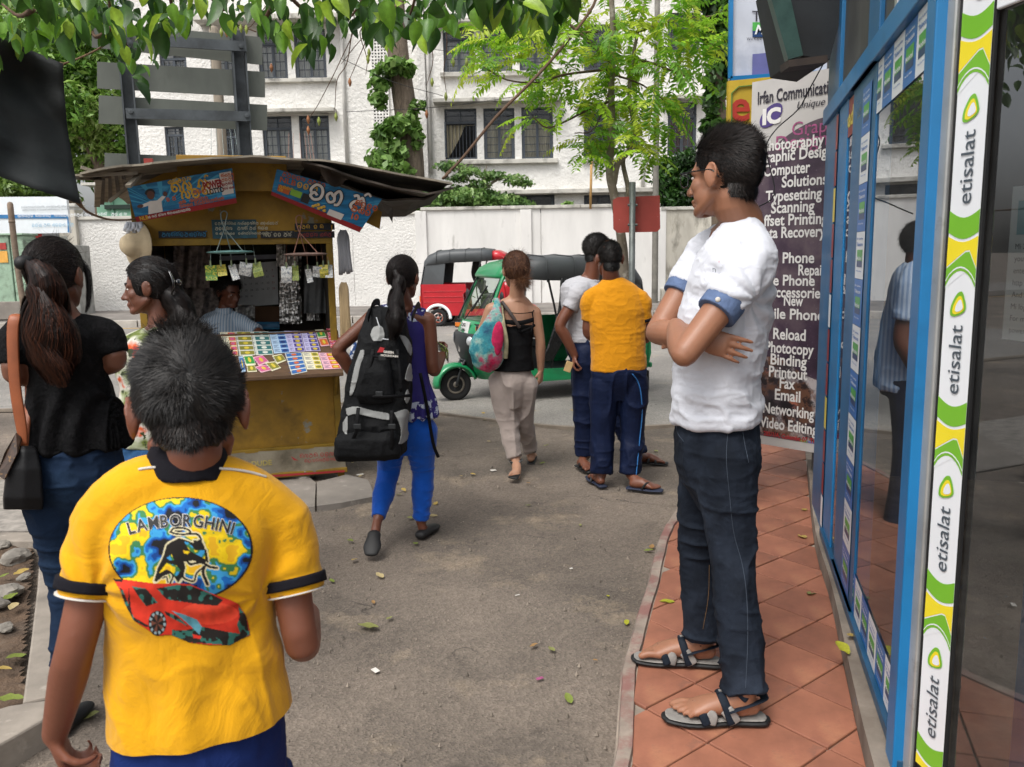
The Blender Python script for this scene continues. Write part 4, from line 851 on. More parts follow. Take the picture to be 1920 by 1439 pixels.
def roofsheet(name,prof,v0,v1,m,th=.012,rag=.03,seed=1,droop=.05,n=40,k=10):
 us=np.linspace(prof[0][0],prof[-1][0],n);zs=np.interp(us,[p[0] for p in prof],[p[1] for p in prof]);mb=MB();V=[]
 for i in range(n):
  r0=(vnoise(np.array([[us[i]*9,seed,0]]),1,seed)[0]-.5)*rag;r1=(vnoise(np.array([[us[i]*7,seed,5]]),1,seed)[0]-.5)*rag*2
  for j in range(k):
   t=j/(k-1);v=lerp(v0+r0,v1+r1,t);V.append(kq(us[i],v,zs[i]-droop*(t-.3)**2+.012*(vnoise(np.array([[us[i]*5,t*3,seed]]),1,seed)[0]-.5)))
 top=len(V);V2=[p-Vector((0,0,th)) for p in V];Fq=[]
 for i in range(n-1):
  for j in range(k-1):
   a=i*k+j;Fq.append((a,a+k,a+k+1,a+1));Fq.append((top+a,top+a+1,top+a+k+1,top+a+k))
 for i in range(n-1):a=i*k;Fq.append((a,top+a,top+a+k,a+k));b=i*k+k-1;Fq.append((b,b+k,top+b+k,top+b))
 for j in range(k-1):Fq.append((j,j+1,top+j+1,top+j));b=(n-1)*k+j;Fq.append((b,top+b,top+b+1,b+1))
 mb.add(V+V2,Fq);return mb.obj(name,m,kio)
fr=[kuz(x,y,-.45) for x,y in ((150,322),(230,308),(330,297),(480,291),(590,297),(680,310),(760,326),(848,342))]
roofsheet('roof_board',fr,-.45,.15,M_roofb,seed=3,rag=.05)
fr2=[(u,z+.02) for u,z in fr];roofsheet('roof_board',[(fr2[0][0]+.1,fr2[0][1]-.01)]+fr2[1:-1]+[(fr2[-1][0]-.25,fr2[-1][1]+.03)],.1,.72,M_roofb,seed=5);roofsheet('roof_board',[(fr2[0][0]-.05,fr2[0][1]-.06)]+[(u,z-.02) for u,z in fr2[1:-1]]+[(fr2[-1][0]-.2,fr2[-1][1])],.65,1.3,M_roofb,seed=8)
rr=[kuz(x,y,-.3) for x,y in ((560,318),(620,345),(700,372),(780,384),(838,348))]
lo=[kuz(x,y,-.34) for x,y in ((566,300),(640,322),(720,345),(800,362),(846,350))]
roofsheet('lower_roof_sheet',lo,-.42,.5,M_rust,seed=11,rag=.08,droop=.12)
roofsheet('lower_roof_sheet',[kuz(x,y,.0) for x,y in ((600,330),(660,352),(720,372),(790,372),(810,362))],-.15,.8,M_rust,seed=12,rag=.1,droop=.15)
for k in range(9):
 t=k/8;a=kpx(lerp(185,232,t),lerp(338,322,t),-.3);b=kpx(lerp(182,246,t),lerp(388,352,t),.5+.3*t)
 mb=MB();mb.beam(a,b,.035,.006);mb.obj('bamboo_strip',M_rust if k%2 else M_roofb,kio)
for (x0,y0,x1,y1,v0,v1) in ((128,331,258,325,-.4,-.35),(152,314,175,322,-.42,-.4),(205,378,262,335,-.1,-.1),(240,350,262,328,-.42,-.3),(130,333,240,340,-.5,.4)):
 mb=MB();mb.beam(kpx(x0,y0,v0),kpx(x1,y1,v1),.035,.018);mb.obj('roof_batten',M_roofb,kio)
mb=MB();mb.slab([kpx(716,380,-.3),kpx(737,390,-.3),kpx(736,418,-.28),kpx(727,402,-.3),kpx(721,396,-.3)],KV*.004);mb.obj('torn_flap',M_black,kio,fixn=True)
MB().box(kpx(279,303,-.2),(.05,.05,.03),MK).obj('red_packet',mat('packet_red','#8d2f26',.6),loc=kpx(279,303,-.2),label='small red packet lying on the kiosk roof',cat='packet')
M_pbl=mat('poster_blue','#1c6f9d',.45,var=.35,vs=16,bump=0,stretch=(.4,1,2.5),spots=[('#4aa0c4',9,.55,.66,.7)]);M_pred=mat('poster_darkred','#8c1f22',.45,var=.2,bump=0);M_pyl=mat('poster_gold','#c69a2e',.5,bump=0,var=.1);M_por=mat('poster_orange','#b85a2a',.5,bump=0,var=.2);M_pwh=mat('poster_white','#cfc9c2',.5,bump=0);M_pgr=mat('poster_green','#7fae3c',.5,bump=0);M_skinp=mat('poster_skin','#5a3a30',.6,bump=0)
def quadmap(c):
 def f(u,v):return (c[3]*(1-u)+c[2]*u)*(1-v)+(c[0]*(1-u)+c[1]*u)*v
 return f
c=[kpx(238,352,-.30),kpx(435,316,-.30),kpx(444,381,-.22),kpx(256,417,-.22)];f=quadmap(c)
mb=MB();mb.m=0;n0_=(c[1]-c[0]).cross(c[3]-c[0]).normalized();n0_=n0_ if n0_.dot(CAM-c[0])>0 else -n0_
mb.slab(c,n0_*-.006);ux=(c[1]-c[0]).normalized();uy=n0_.cross(ux);uy=uy if uy.z>0 else -uy
def pp(u,v,e=.002):return f(u,v)+n0_*e
def rect(mb,m,u0,v0,u1,v1,e):mb.m=m;mb.add([pp(u0,v0,e),pp(u1,v0,e),pp(u1,v1,e),pp(u0,v1,e)],[(0,1,2,3)])
rect(mb,1,0,0,1,.15,.001)
for k in range(14):
 a=-1.2+k*.2;mb.m=5;mb.add([pp(.28,.28,.0012),pp(min(1,max(0,.28+.8*math.sin(a))),min(1,max(.15,.28+.9*abs(math.cos(a)))),.0012),pp(min(1,max(0,.28+.8*math.sin(a+.06))),min(1,max(.15,.28+.9*abs(math.cos(a+.06)))),.0012)],[(0,1,2)])
mb.m=2;script(mb,pp(.40,.60,.003),ux,uy,.058,4,3,.2);script(mb,pp(.48,.38,.003),ux,uy,.055,3,8,.2);script(mb,pp(.38,.88,.003),ux,uy,.025,5,5,.2)
mb.m=3;script(mb,pp(.33,.42,.003),ux,uy,.022,3,15,.22);script(mb,pp(.60,.48,.003),ux,uy,.022,3,16,.22);script(mb,pp(.44,.27,.003),ux,uy,.02,9,17,.22);script(mb,pp(.44,.17,.003),ux,uy,.018,14,18,.22)
mb.m=4;rect(mb,4,.70,.42,.86,.80,.0025);rect(mb,4,.87,.3,.985,.93,.002)
mb.m=1;mb.text('POWER',pp(.705,.56,.004),ux,uy,.062,.05,width=.118);mb.m=6;mb.text('LOTTO',pp(.73,.40,.004),ux,uy,.045,.04,width=.10)
mb.m=3;script(mb,pp(.885,.80,.004),ux,uy,.018,4,19,.2);script(mb,pp(.885,.68,.004),ux,uy,.018,4,20,.2);mb.m=1;script(mb,pp(.885,.56,.004),ux,uy,.016,4,21,.2);script(mb,pp(.885,.44,.004),ux,uy,.014,5,22,.2)
mb.m=2;mb.text('NLB',pp(.04,.03,.003),ux,uy,.035,.03,width=.05);mb.m=4;script(mb,pp(.12,.045,.003),ux,uy,.014,18,23,.2)
mb.m=4;mb.add([pp(u,v,.003) for u,v in ((.13,.16),(.27,.16),(.28,.45),(.33,.56),(.30,.60),(.24,.50),(.18,.52),(.09,.46),(.09,.38),(.15,.40))],[tuple(range(10))])
mb.m=7;C=[pp(.195+.036*math.cos(a),.68+.12*math.sin(a),.004) for a in [k*math.pi/8 for k in range(16)]];mb.add(C,[tuple(range(16))]);C=[pp(.33+.02*math.cos(a),.64+.07*math.sin(a),.004) for a in [k*math.pi/6 for k in range(12)]];mb.add(C,[tuple(range(12))]);C=[pp(.075+.03*math.cos(a),.43+.05*math.sin(a),.004) for a in [k*math.pi/6 for k in range(12)]];mb.add(C,[tuple(range(12))])
mb.m=6;C=[pp(.195+(.05 if k>7 else .045)*math.cos(a),.76+.10*math.sin(a),.0036) for k,a in enumerate([k*math.pi/8 for k in range(16)])];mb.add(C,[tuple(range(16))])
mb.obj('lottery_poster',[M_pbl,M_pred,M_pyl,M_por,M_pwh,mat('poster_ray','#3f95b8',.5,bump=0),M_bkt,M_skinp],kio,label='blue lottery poster with a printed cheering man')
c=[kpx(519,318,-.30),kpx(716,374,-.30),kpx(674,436,-.2),kpx(508,366,-.22)];f=quadmap(c);n0_=(c[1]-c[0]).cross(c[3]-c[0]).normalized();n0_=n0_ if n0_.dot(CAM-c[0])>0 else -n0_;ux=(c[1]-c[0]).normalized();uy=n0_.cross(ux);uy=uy if uy.z>0 else -uy
mb=MB();mb.m=0;mb.slab(c,n0_*-.006);rect(mb,1,0,0,1,.14,.001)
mb.m=3;mb.text('NLB',pp(.05,.60,.003),ux,uy,.05,.02,width=.10);mb.m=2;script(mb,pp(.22,.62,.003),ux,uy,.035,4,31,.2);mb.m=3;script(mb,pp(.06,.84,.003),ux,uy,.026,10,32,.2)
mb.m=4;script(mb,pp(.36,.40,.003),ux,uy,.105,4,36,.17,1.0);mb.m=5;script(mb,pp(.36,.40,.0026),ux,uy,.105,4,36,.27,1.0)
rect(mb,3,.05,.25,.17,.5,.003);rect(mb,6,.18,.28,.29,.5,.003);rect(mb,5,.30,.2,.38,.5,.003);rect(mb,4,.60,.12,.76,.30,.003)
mb.m=2;script(mb,pp(.06,.38,.004),ux,uy,.02,4,33,.2);mb.text('10',pp(.07,.28,.004),ux,uy,.025,.03);mb.m=3;script(mb,pp(.80,.64,.003),ux,uy,.035,4,34,.2);script(mb,pp(.80,.46,.003),ux,uy,.04,3,35,.2);mb.text('10',pp(.84,.26,.003),ux,uy,.055,.04)
mb.m=2;
for k in range(7):mb.ell(pp(.44+.02*k,.2+.05*(k%3),.003),(.012,.003,.01),MK,8,5)
mb.obj('lottery_poster',[M_pbl,M_pred,M_pyl,M_por,M_pwh,M_bkt,M_pgr],kio,label='blue lottery poster with large white script sloping down')
mb=MB();mb.slab([kpx(684,376,-.12),kpx(716,398,-.12),kpx(712,430,-.1),kpx(675,412,-.1)],KV*.006);mb.obj('yellow_flap',M_kyel,kio,fixn=True)
mb=MB();mb.smooth=True ;V=[];
for i in range(9):
 for j in range(5):
  u,v=i/8,j/4;V.append(kpx(lerp(598,650,u)+v*4,lerp(313,335,u)+v*(26*math.sin(math.pi*min(1,u+.1))**.7+2),-.33-.03*math.sin(u*7)))
mb.add(V,[(i*5+j,i*5+j+1,(i+1)*5+j+1,(i+1)*5+j) for i in range(8) for j in range(4)]);mb.obj('cloth_scrap',mat('brown_cloth','#41362d',.9,var=.2),kio)
def kboard(x0,y0,x1,y1,bgm,fgs,seed,txt=None,v=-.012):
 mb=MB();a,b=kpx(x0,y1,v),kpx(x1,y0,v);u0,u1=(a-K0).dot(KD),(b-K0).dot(KD)
 mb.m=0;mb.box(kq((u0+u1)/2,v,(a.z+b.z)/2),(u1-u0,.01,b.z-a.z),MK);h=b.z-a.z
 for q,(m_i,fz,hh,n) in enumerate(fgs):mb.m=m_i;script(mb,kq(u0+.02,v-.007,a.z+h*fz),KD,(0,0,1),hh*h,n,seed+q,.17)
 return mb,(u0,u1,a.z,b.z)
M_nbd=mat('nameboard_dark','#12161f',.6,var=.2,bump=0);M_ntl=mat('nameboard_teal','#1d4a56',.6,var=.4,vs=15,bump=0);M_nbl=mat('letters_blue','#1f6f96',.6,bump=0);M_ncr=mat('letters_cream','#b7b19a',.6,bump=0,var=.2)
for args in ((298,433,386,447,[M_nbd,M_nbl],[(1,.2,.55,10)],41),(399,412,480,448,[M_ntl,M_ncr],[(1,.72,.14,22),(1,.45,.16,18),(1,.2,.12,24)],42),(489,433,552,447,[M_nbd,M_ncr],[(1,.2,.5,8)],45),(553,419,627,432,[M_nbd,M_pyl],[(1,.2,.55,8)],46),(553,434,627,447,[M_nbd,M_pred],[(1,.2,.55,9)],47)):
 mb,_=kboard(args[0],args[1],args[2],args[3],None,args[5],args[6]);mb.obj('name_board',args[4],kio)
mb=MB();mb.m=0;mb.text('!',kpx(621,431,-.022),KD,(0,0,1),.045,.04);mb.obj('exclamation_mark',M_pyl,kio)
def foil():
 m,n,b=newmat('foil');b.inputs['Base Color'].default_value=(.85,.83,.8,1);b.inputs['Metallic'].default_value=.95;b.inputs['Roughness'].default_value=.28
 v=n.nodes.new('ShaderNodeTexVoronoi');v.inputs['Scale'].default_value=28;n.links.new(_coords(n,'Object'),v.inputs['Vector']);n.links.new(_bump(n,v.outputs['Distance'],1,.02,_bump(n,_noise(n,_coords(n,'Object'),14,5),.8,.03)),b.inputs['Normal']);return m
M_foil=foil();M_foilm=mat('mesh_foil','#94867f',.4,.6,var=.5,vs=25,bump=.6,bs=60,bd=.01)
def ksheet(name,x0,y0,x1,y1,v,m,amp=.02,fr_=9,th=0,par=None,**k):
 mb=MB();mb.smooth=True ;n,q=20,14;V=[]
 for i in range(n+1):
  for j in range(q+1):
   u,w_=i/n,j/q;d=amp*(math.sin(u*fr_)+.5*math.sin(u*fr_*2.7+w_*3)+.5*math.sin(w_*6));V.append(kpx(lerp(x0,x1,u),lerp(y0,y1,w_),v)+KV*d*.5)
 mb.add(V,[(i*(q+1)+j,i*(q+1)+j+1,(i+1)*(q+1)+j+1,(i+1)*(q+1)+j) for i in range(n) for j in range(q)]);return mb.obj(name,m,par or kio,**k)
ksheet('foil_sheet',325,462,393,540,.9,M_foilm);ksheet('foil_sheet',325,540,410,612,1.0,M_foilm);ksheet('foil_sheet',524,476,566,608,.75,M_foil,.03,14);ksheet('foil_sheet',440,572,478,618,.95,M_foil,.03);ksheet('foil_sheet',518,455,535,500,.8,M_foil,.02);ksheet('foil_sheet',575,560,600,602,.8,M_foil,.03)
ksheet('grey_bag',570,498,614,588,.7,mat('grey_bag','#6d6f70',.7,var=.3,vs=9),.03,8)
cal=thing('wall_calendar',tuple(kpx(480,572,.97)),'white wall calendar hanging behind the vendor in the kiosk','calendar')
mb=MB();cc=[kpx(434,497,.97),kpx(520,490,.97),kpx(522,571,.97),kpx(441,577,.97)];mb.slab(cc,KV*.004);mb.obj('sheet',mat('calendar_paper','#d3d5d5',.6,bump=0),cal,fixn=True)
mb=MB();f2=quadmap(cc)
for r_ in range(5):
 for c_ in range(7):
  mb.m=0 if c_<6 else 1;mb.text(str(r_*7+c_+1) if r_*7+c_<31 else ' ',f2(.12+c_*.125,.78-r_*.14)+KN*.003,KD,(0,0,1),.022,.0) if r_*7+c_<31 else None
mb.text('1',f2(.1,.9)+KN*.003,KD,(0,0,1),.02,0)
mb.obj('numbers',[M_et,M_brd],cal);mb=MB();mb.beam(kpx(412,485,.95),kpx(530,481,.95),.02,.035);mb.obj('top_bar',mat('calendar_bar','#8f93a0',.5),cal)
ksheet('cardboard_box_side',478,575,524,604,.92,mat('cardboard','#5b3f26',.8,var=.2),.0);ksheet('blue_poster_strip',420,604,524,618,.85,M_pbl,.005)
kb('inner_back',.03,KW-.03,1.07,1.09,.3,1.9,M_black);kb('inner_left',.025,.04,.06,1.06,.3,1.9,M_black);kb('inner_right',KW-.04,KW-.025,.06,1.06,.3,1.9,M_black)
ksheet('foliage_print',440,452,516,478,.99,mat('green_print','#2a3015',.8,var=.5,vs=30),.01)
M_tick=[mat('ticket_'+n_,c_,.55,var=.25,vs=60,bump=0,spots=[(c2,90,.5,.6,.8)]) for n_,c_,c2 in (('white','#cfcfca','#5d6a7a'),('green','#5c8f45','#d9c84a'),('yellow','#c9b94e','#3c6e3a'),('olive','#8f9a4a','#3d5c2c'))]
M_tray={0:mat('tray_teal','#6d9a97',.6,var=.3,vs=20),1:mat('tray_pink','#8f766c',.6,var=.3,vs=20)}
M_strg=mat('string','#83908c',.9);M_strg2=mat('string_pink','#9a6f5e',.9);M_peg=mat('peg','#6f7a5a',.5)
def hanger(idx,x0,x1,yt,hx,hy,tickets,lab):
 v=-.12;h=thing('ticket_hanger',tuple(kpx((x0+x1)/2,yt,v)),lab,'hanger','ticket hangers in the kiosk opening')
 c_=kpx((x0+x1)/2,yt,v);rx=(kpx(x1,yt,v)-kpx(x0,yt,v)).length/2
 mb=MB();mb.smooth=True ;mb.ell(c_,(rx,.09,.012),MK,28,7);mb.obj('tray',M_tray[idx],h)
 top=kpx(hx,hy,v);mid=kpx(hx+1,hy+33,v);ms=M_strg if idx==0 else M_strg2
 mb=MB();mb.smooth=True
 ring=[kpx(hx-4,hy+20,v),kpx(hx-6,hy+5,v),top,kpx(hx+6,hy+5,v),kpx(hx+3,hy+20,v),mid];mb.tube([mid]+ring,[.004]*7,6,sub=3);mb.obj('hook',ms,h)
 for q in ((-.55,-.05),(0.0,.06),(.55,-.05)):
  mb=MB();mb.tube([mid,c_+KD*rx*q[0]+KV*q[1]],[.003,.003],5,cap='flat');mb.obj('string',ms,h)
 for (tx,ty,w_,h_,rot,k) in tickets:
  p=kpx(tx,ty,v-.02);mb=MB();mb.smooth=True ;mb.tube([c_+(p-c_)*Vector((1,1,0)).length*0+Vector((p.x,p.y,c_.z-.005)),p+Vector((0,0,.012))],[.0025,.0025],5,cap='flat');mb.obj('string',ms,h)
  MB().box(p+Vector((0,0,.01)),(.010,.014,.04),MK).obj('clothes_peg',M_peg,h)
  mb=MB();cr,sr=math.cos(rot),math.sin(rot);ww,hh=w_*5.5/1550,h_*5.5/1550;V=[]
  for j in range(4):
   for i in range(2):
    du,dz=(i-.5)*ww,-j/3*hh;V.append(p+KD*(du*cr-dz*sr)+Vector((0,0,du*sr+dz*cr))+KV*(.01*math.sin(j*1.3+tx)))
  mb.add(V,[(2*j,2*j+1,2*j+3,2*j+2) for j in range(3)]);mb.obj('ticket',M_tick[k],h)
hanger(0,386,478,473,420,396,[(395,498,20,27,0,1),(414,497,16,20,.1,2),(434,497,13,28,.25,0),(462,493,22,24,-.2,0),(479,493,18,26,.2,3)],'teal oval tray hanging in the kiosk with pegged tickets')
hanger(1,531,616,477,561,404,[(537,500,19,30,-.05,0),(553,498,12,28,0,3),(577,505,11,25,.15,0),(595,500,16,20,-.1,0),(606,497,16,24,.05,2),(616,497,14,24,0,0)],'brownish pink oval tray hanging in the kiosk with pegged tickets')
M_hat=mat('straw','#b3a284',.85,var=.12,vs=4,bump=.5,bs=60,stretch=(1,1,5))
hc=kpx(250,460,-.03);mb=MB();mb.smooth=True ;ax=(Vector((-.55,-.8,.05))).normalized();mb.lathe(hc,[(.001,.07),(.05,.065),(.075,.03),(.082,.0),(.12,-.012),(.15,-.03),(.152,-.034),(.12,-.018),(.08,-.008),(.001,-.006)],ax,28,False)
mb.obj('straw_hat',M_hat,loc=hc,label='pale straw sun hat hanging on the left side of the kiosk',cat='hat')
M_pap=mat('paper_grey','#8f9094',.8,var=.15,stretch=(30,30,1),vs=2);M_papt=mat('paper_tan','#b29a74',.8,var=.15,stretch=(30,30,1),vs=2)
for nm,x0,x1,y0,y1,m,lab in (('paper_bundle',634,653,432,516,M_pap,'grey bundle of paper bags hanging on the right of the kiosk, upper one'),('paper_bundle',637,652,530,640,M_papt,'tan bundle of paper bags hanging on the right of the kiosk, lower one')):
 a,b=kpx(x0,y0,-.02),kpx(x1,y1,-.02);mb=MB();mb.smooth=True
 for k in range(5):
  xx=lerp(x0+2,x1-2,k/4);mb.tube([kpx((x0+x1)/2+(xx-(x0+x1)/2)*.4,y0,-.03),kpx(xx,y0+14,-.04),kpx(xx+2,(y0+y1)/2,-.05),kpx(xx+3+k,y1-3*k%7,-.04)],[(.010,.004),(.014,.012),(.015,.014),(.014,.006)],8,side=KD,cap='flat')
 mb.obj(nm,m,loc=a,label=lab,cat='paper bundle',group='paper bundles hanging on the kiosk')
mb=MB();mb.smooth=True ;
for k in range(7):mb.tube([kpx(240+k*4,417,-.05),kpx(236+k*5,426+3*(k%3),-.07),kpx(234+k*6,434+5*(k%2),-.05)],[(.012,.003)]*3,6,side=KD,cap='flat')
mb.obj('white_cloth_bundle',mat('white_cloth','#b8bcc4',.8),loc=kpx(250,417,-.05),label='scrunched white plastic tied under the left poster corner',cat='cloth')
mb=MB();mb.box(kpx(272,470,.02),(.05,.04,.36),MK);mb.obj('side_board',M_wood,kio)
def cpx(px,py,e=.004):
 n=Vector((0,0,1)).cross(KD);nrm=KD.cross(kq(0,.10,cz(.10))-kq(0,-.28,cz(-.28))).normalized();nrm=nrm if nrm.z>0 else -nrm
 return onp(px,py,kq(0,-.28,cz(-.28))+nrm*e,nrm),nrm
TS={k:mat('tickets_'+k,a,.5,var=.1,vs=30,bump=0) for k,a in (('olive','#7d7a2e'),('teal','#2f6a6a'),('blue','#2f62a0'),('purple','#4a3f86'),('pale','#cfd3c8'),('paleblue','#a9c4dc'),('lav','#b9b4d8'),('gold','#c6b23c'),('pink','#c25a86'),('green','#2f8a3c'),('orange','#c4622a'),('cream','#d8d4b8'),('rose','#d8a8b4'),('navy','#23386e'))}
def tsheet(c4,base,block,blob,rows,lab,cols=1,side=.5):
 """printed sheet: base colour, a row of ticket blocks with a blob each"""
 P=[cpx(*q)[0] for q in c4];nrm=cpx(*c4[0])[1];f3=quadmap(P);mb=MB();e=lambda u,v,h:f3(u,v)+nrm*h
 mb.m=0;mb.slab(P,nrm*-.003)
 for r_ in range(rows):
  v0,v1=(r_+.12)/rows,(r_+.88)/rows
  mb.m=1;mb.add([e(side,v0,.0012),e(.96,v0,.0012),e(.96,v1,.0012),e(side,v1,.0012)],[(0,1,2,3)])
  mb.m=2;uc=lerp(side,.96,.5);C=[e(uc+.16*math.cos(a),(v0+v1)/2+(v1-v0)*.36*math.sin(a),.002) for a in [k*math.pi/5 for k in range(10)]];mb.add(C,[tuple(range(10))])
  mb.m=3
  for q in range(3):vv=lerp(v0,v1,.2+q*.3);mb.add([e(.08,vv,.0014),e(side-.1-.1*(q%2),vv,.0014),e(side-.1-.1*(q%2),vv+.06/rows,.0014),e(.08,vv+.06/rows,.0014)],[(0,1,2,3)])
 return mb.obj('ticket_sheet',[TS[base],TS[block],TS[blob],TS['navy']],loc=P[0],label=lab,cat='lottery tickets',group='lottery ticket sheets on the counter',fixn=False)
tsheet([(412,623),(441,623),(447,667),(424,668)],'cream','orange','pink',5,'orange and cream ticket sheet nearest the boy\'s head on the counter')
tsheet([(441,622),(470,622),(479,666),(449,667)],'pale','olive','gold',5,'olive green ticket sheet left of the teal one on the counter',side=.1)
tsheet([(471,622),(503,622),(513,665),(480,666)],'pale','teal','pale',5,'pale sheet of teal tickets between the olive and the blue sheets',side=.15)
tsheet([(504,623),(533,622),(544,661),(514,663)],'paleblue','blue','navy',5,'light blue ticket sheet in the upper row of the counter',side=.5)
tsheet([(533,621),(563,621),(572,659),(543,660)],'lav','purple','gold',5,'purple and yellow ticket sheet, left one of the two alike',side=.4)
tsheet([(564,621),(590,621),(601,658),(573,659)],'lav','purple','gold',5,'purple and yellow ticket sheet, right one of the two alike',side=.4)
tsheet([(534,663),(565,661),(576,697),(547,703)],'pale','blue','orange',5,'blue ticket sheet with orange blobs drooping over the counter edge',side=.06)
tsheet([(566,661),(596,661),(606,692),(576,693)],'cream','gold','olive',4,'cream and yellow ticket sheet in the front row',side=.55)
tsheet([(597,662),(625,662),(640,691),(608,693)],'rose','orange','gold',4,'pink and orange ticket sheet at the front right corner',side=.5)
def tcard(c4,base,blob,lab):return tsheet(c4,base,blob,'gold' if blob!='gold' else 'green',1,lab,side=.1)
tcard([(591,619),(606,618),(612,632),(596,634)],'cream','green','small green lottery card at the top right of the counter')
tcard([(596,635),(612,634),(618,648),(602,650)],'rose','orange','small orange lottery card under the small green one')
tcard([(455,667),(473,666),(480,684),(461,685)],'cream','green','green lottery card with a red blob, front left')
tcard([(474,670),(492,666),(504,678),(486,687)],'rose','pink','pink lottery card lying askew at the front, upper one')
tcard([(478,688),(498,684),(510,694),(490,699)],'rose','pink','pink lottery card lying askew at the front, lower one')
tcard([(510,667),(528,664),(537,676),(519,683)],'cream','olive','olive lottery card just left of the blue drooping sheet')
tcard([(496,680),(515,678),(527,690),(510,696)],'cream','olive','olive lottery card in front of the other askew cards')
tcard([(462,685),(477,684),(482,697),(464,698)],'cream','olive','olive lottery card at the front edge below the green card')
tcard([(447,669),(455,668),(461,697),(453,698)],'paleblue','blue','blue lottery card half hidden behind the boy\'s hair')
P4=[cpx(612,616)[0],cpx(630,616)[0],cpx(640,650)[0],cpx(620,652)[0]];mb=MB();mb.slab(P4,(0,0,-.003));mb.obj('confetti_sheet',mat('confetti','#b03344',.5,bump=0,spots=[('#d6a9b4',60,.52,.56,.9),('#3c5aa0',80,.58,.62,.9),('#d8cf60',95,.62,.66,.9)]),loc=P4[0],label='red sheet dotted with small coloured specks at the right end of the counter',cat='lottery tickets')
mb=MB();q=[gnd(560,905),gnd(540,945),gnd(700,938),gnd(696,905),gnd(660,880)]
def ground_slab(name,pts,h,m,lab=None,**k):
 mb=MB();P_=[gnd(x,y,h) for x,y in pts];a2=sum(P_[i].x*P_[(i+1)%len(P_)].y-P_[(i+1)%len(P_)].x*P_[i].y for i in range(len(P_)))
 if a2<0:P_=P_[::-1]
 mb.slab(P_,(0,0,-h-.02));return mb.obj(name,m,fixn=True,**k)
pad=tag(bpy.data.objects.new('concrete_pad',None),kind='structure');COL.objects.link(pad);OFF['concrete_pad']=Vector((0,0,0))
def pad_slab(pts,h):
 mb=MB();P_=[gnd(x,y,h) for x,y in pts];mb.slab(P_,(0,0,-h-.02));mb.obj('slab',M_conc,pad,fixn=True)
pad_slab([(250,900),(250,975),(470,958),(590,950),(592,905),(560,880)],.03);pad_slab([(594,904),(594,949),(640,943),(704,931),(690,900),(650,890)],.034)
def stone(px,py,s,Y=None,seed=0,m=None,lab=None,z=0,sx=1,name='stone'):
 bm=bmesh.new();bmesh.ops.create_icosphere(bm,subdivisions=3,radius=1);P_=np.array([v.co[:] for v in bm.verts]);d=fbm(P_*1.1+seed*7.7,1.3,seed,3)
 for v,dd in zip(bm.verts,d):v.co*=.65+.7*dd;v.co=Vector((round(v.co.x*3)/3*.35+v.co.x*.65,v.co.y,max(v.co.z,-.5)))
 for v in bm.verts:v.co=Vector((v.co.x*s*sx,v.co.y*s*.8,v.co.z*s*.45+s*.18))
 me=bpy.data.meshes.new(name);bm.to_mesh(me);bm.free();o=link(name,me,None,m or M_conc,False);g=gnd(px,py,z);o.location=g;o.rotation_euler.z=seed;
 return tag(o,lab,'stone')
stone(560,893,.14,seed=2,lab='flat concrete lump under the right part of the kiosk',sx=1.5);stone(500,905,.10,seed=3,lab='small stone beneath the kiosk front banner');
for k,(x,y,r_) in enumerate(((600,888,.4),(618,884,-.5),(585,890,1.1))):
 p=gnd(x,y,.035);mb=MB();mb.box(p+Vector((0,0,.02)),(.2,.05,.008),Matrix.Rotation(r_,3,'Z')@Matrix.Rotation(.25,3,'Y'));mb.obj('timber_scrap',M_roofb,loc=p,label=['grey timber scrap lying under the kiosk, longest in view','timber scrap leaning beside the kiosk leg','small timber scrap beneath the foot banner'][k],cat='scrap')
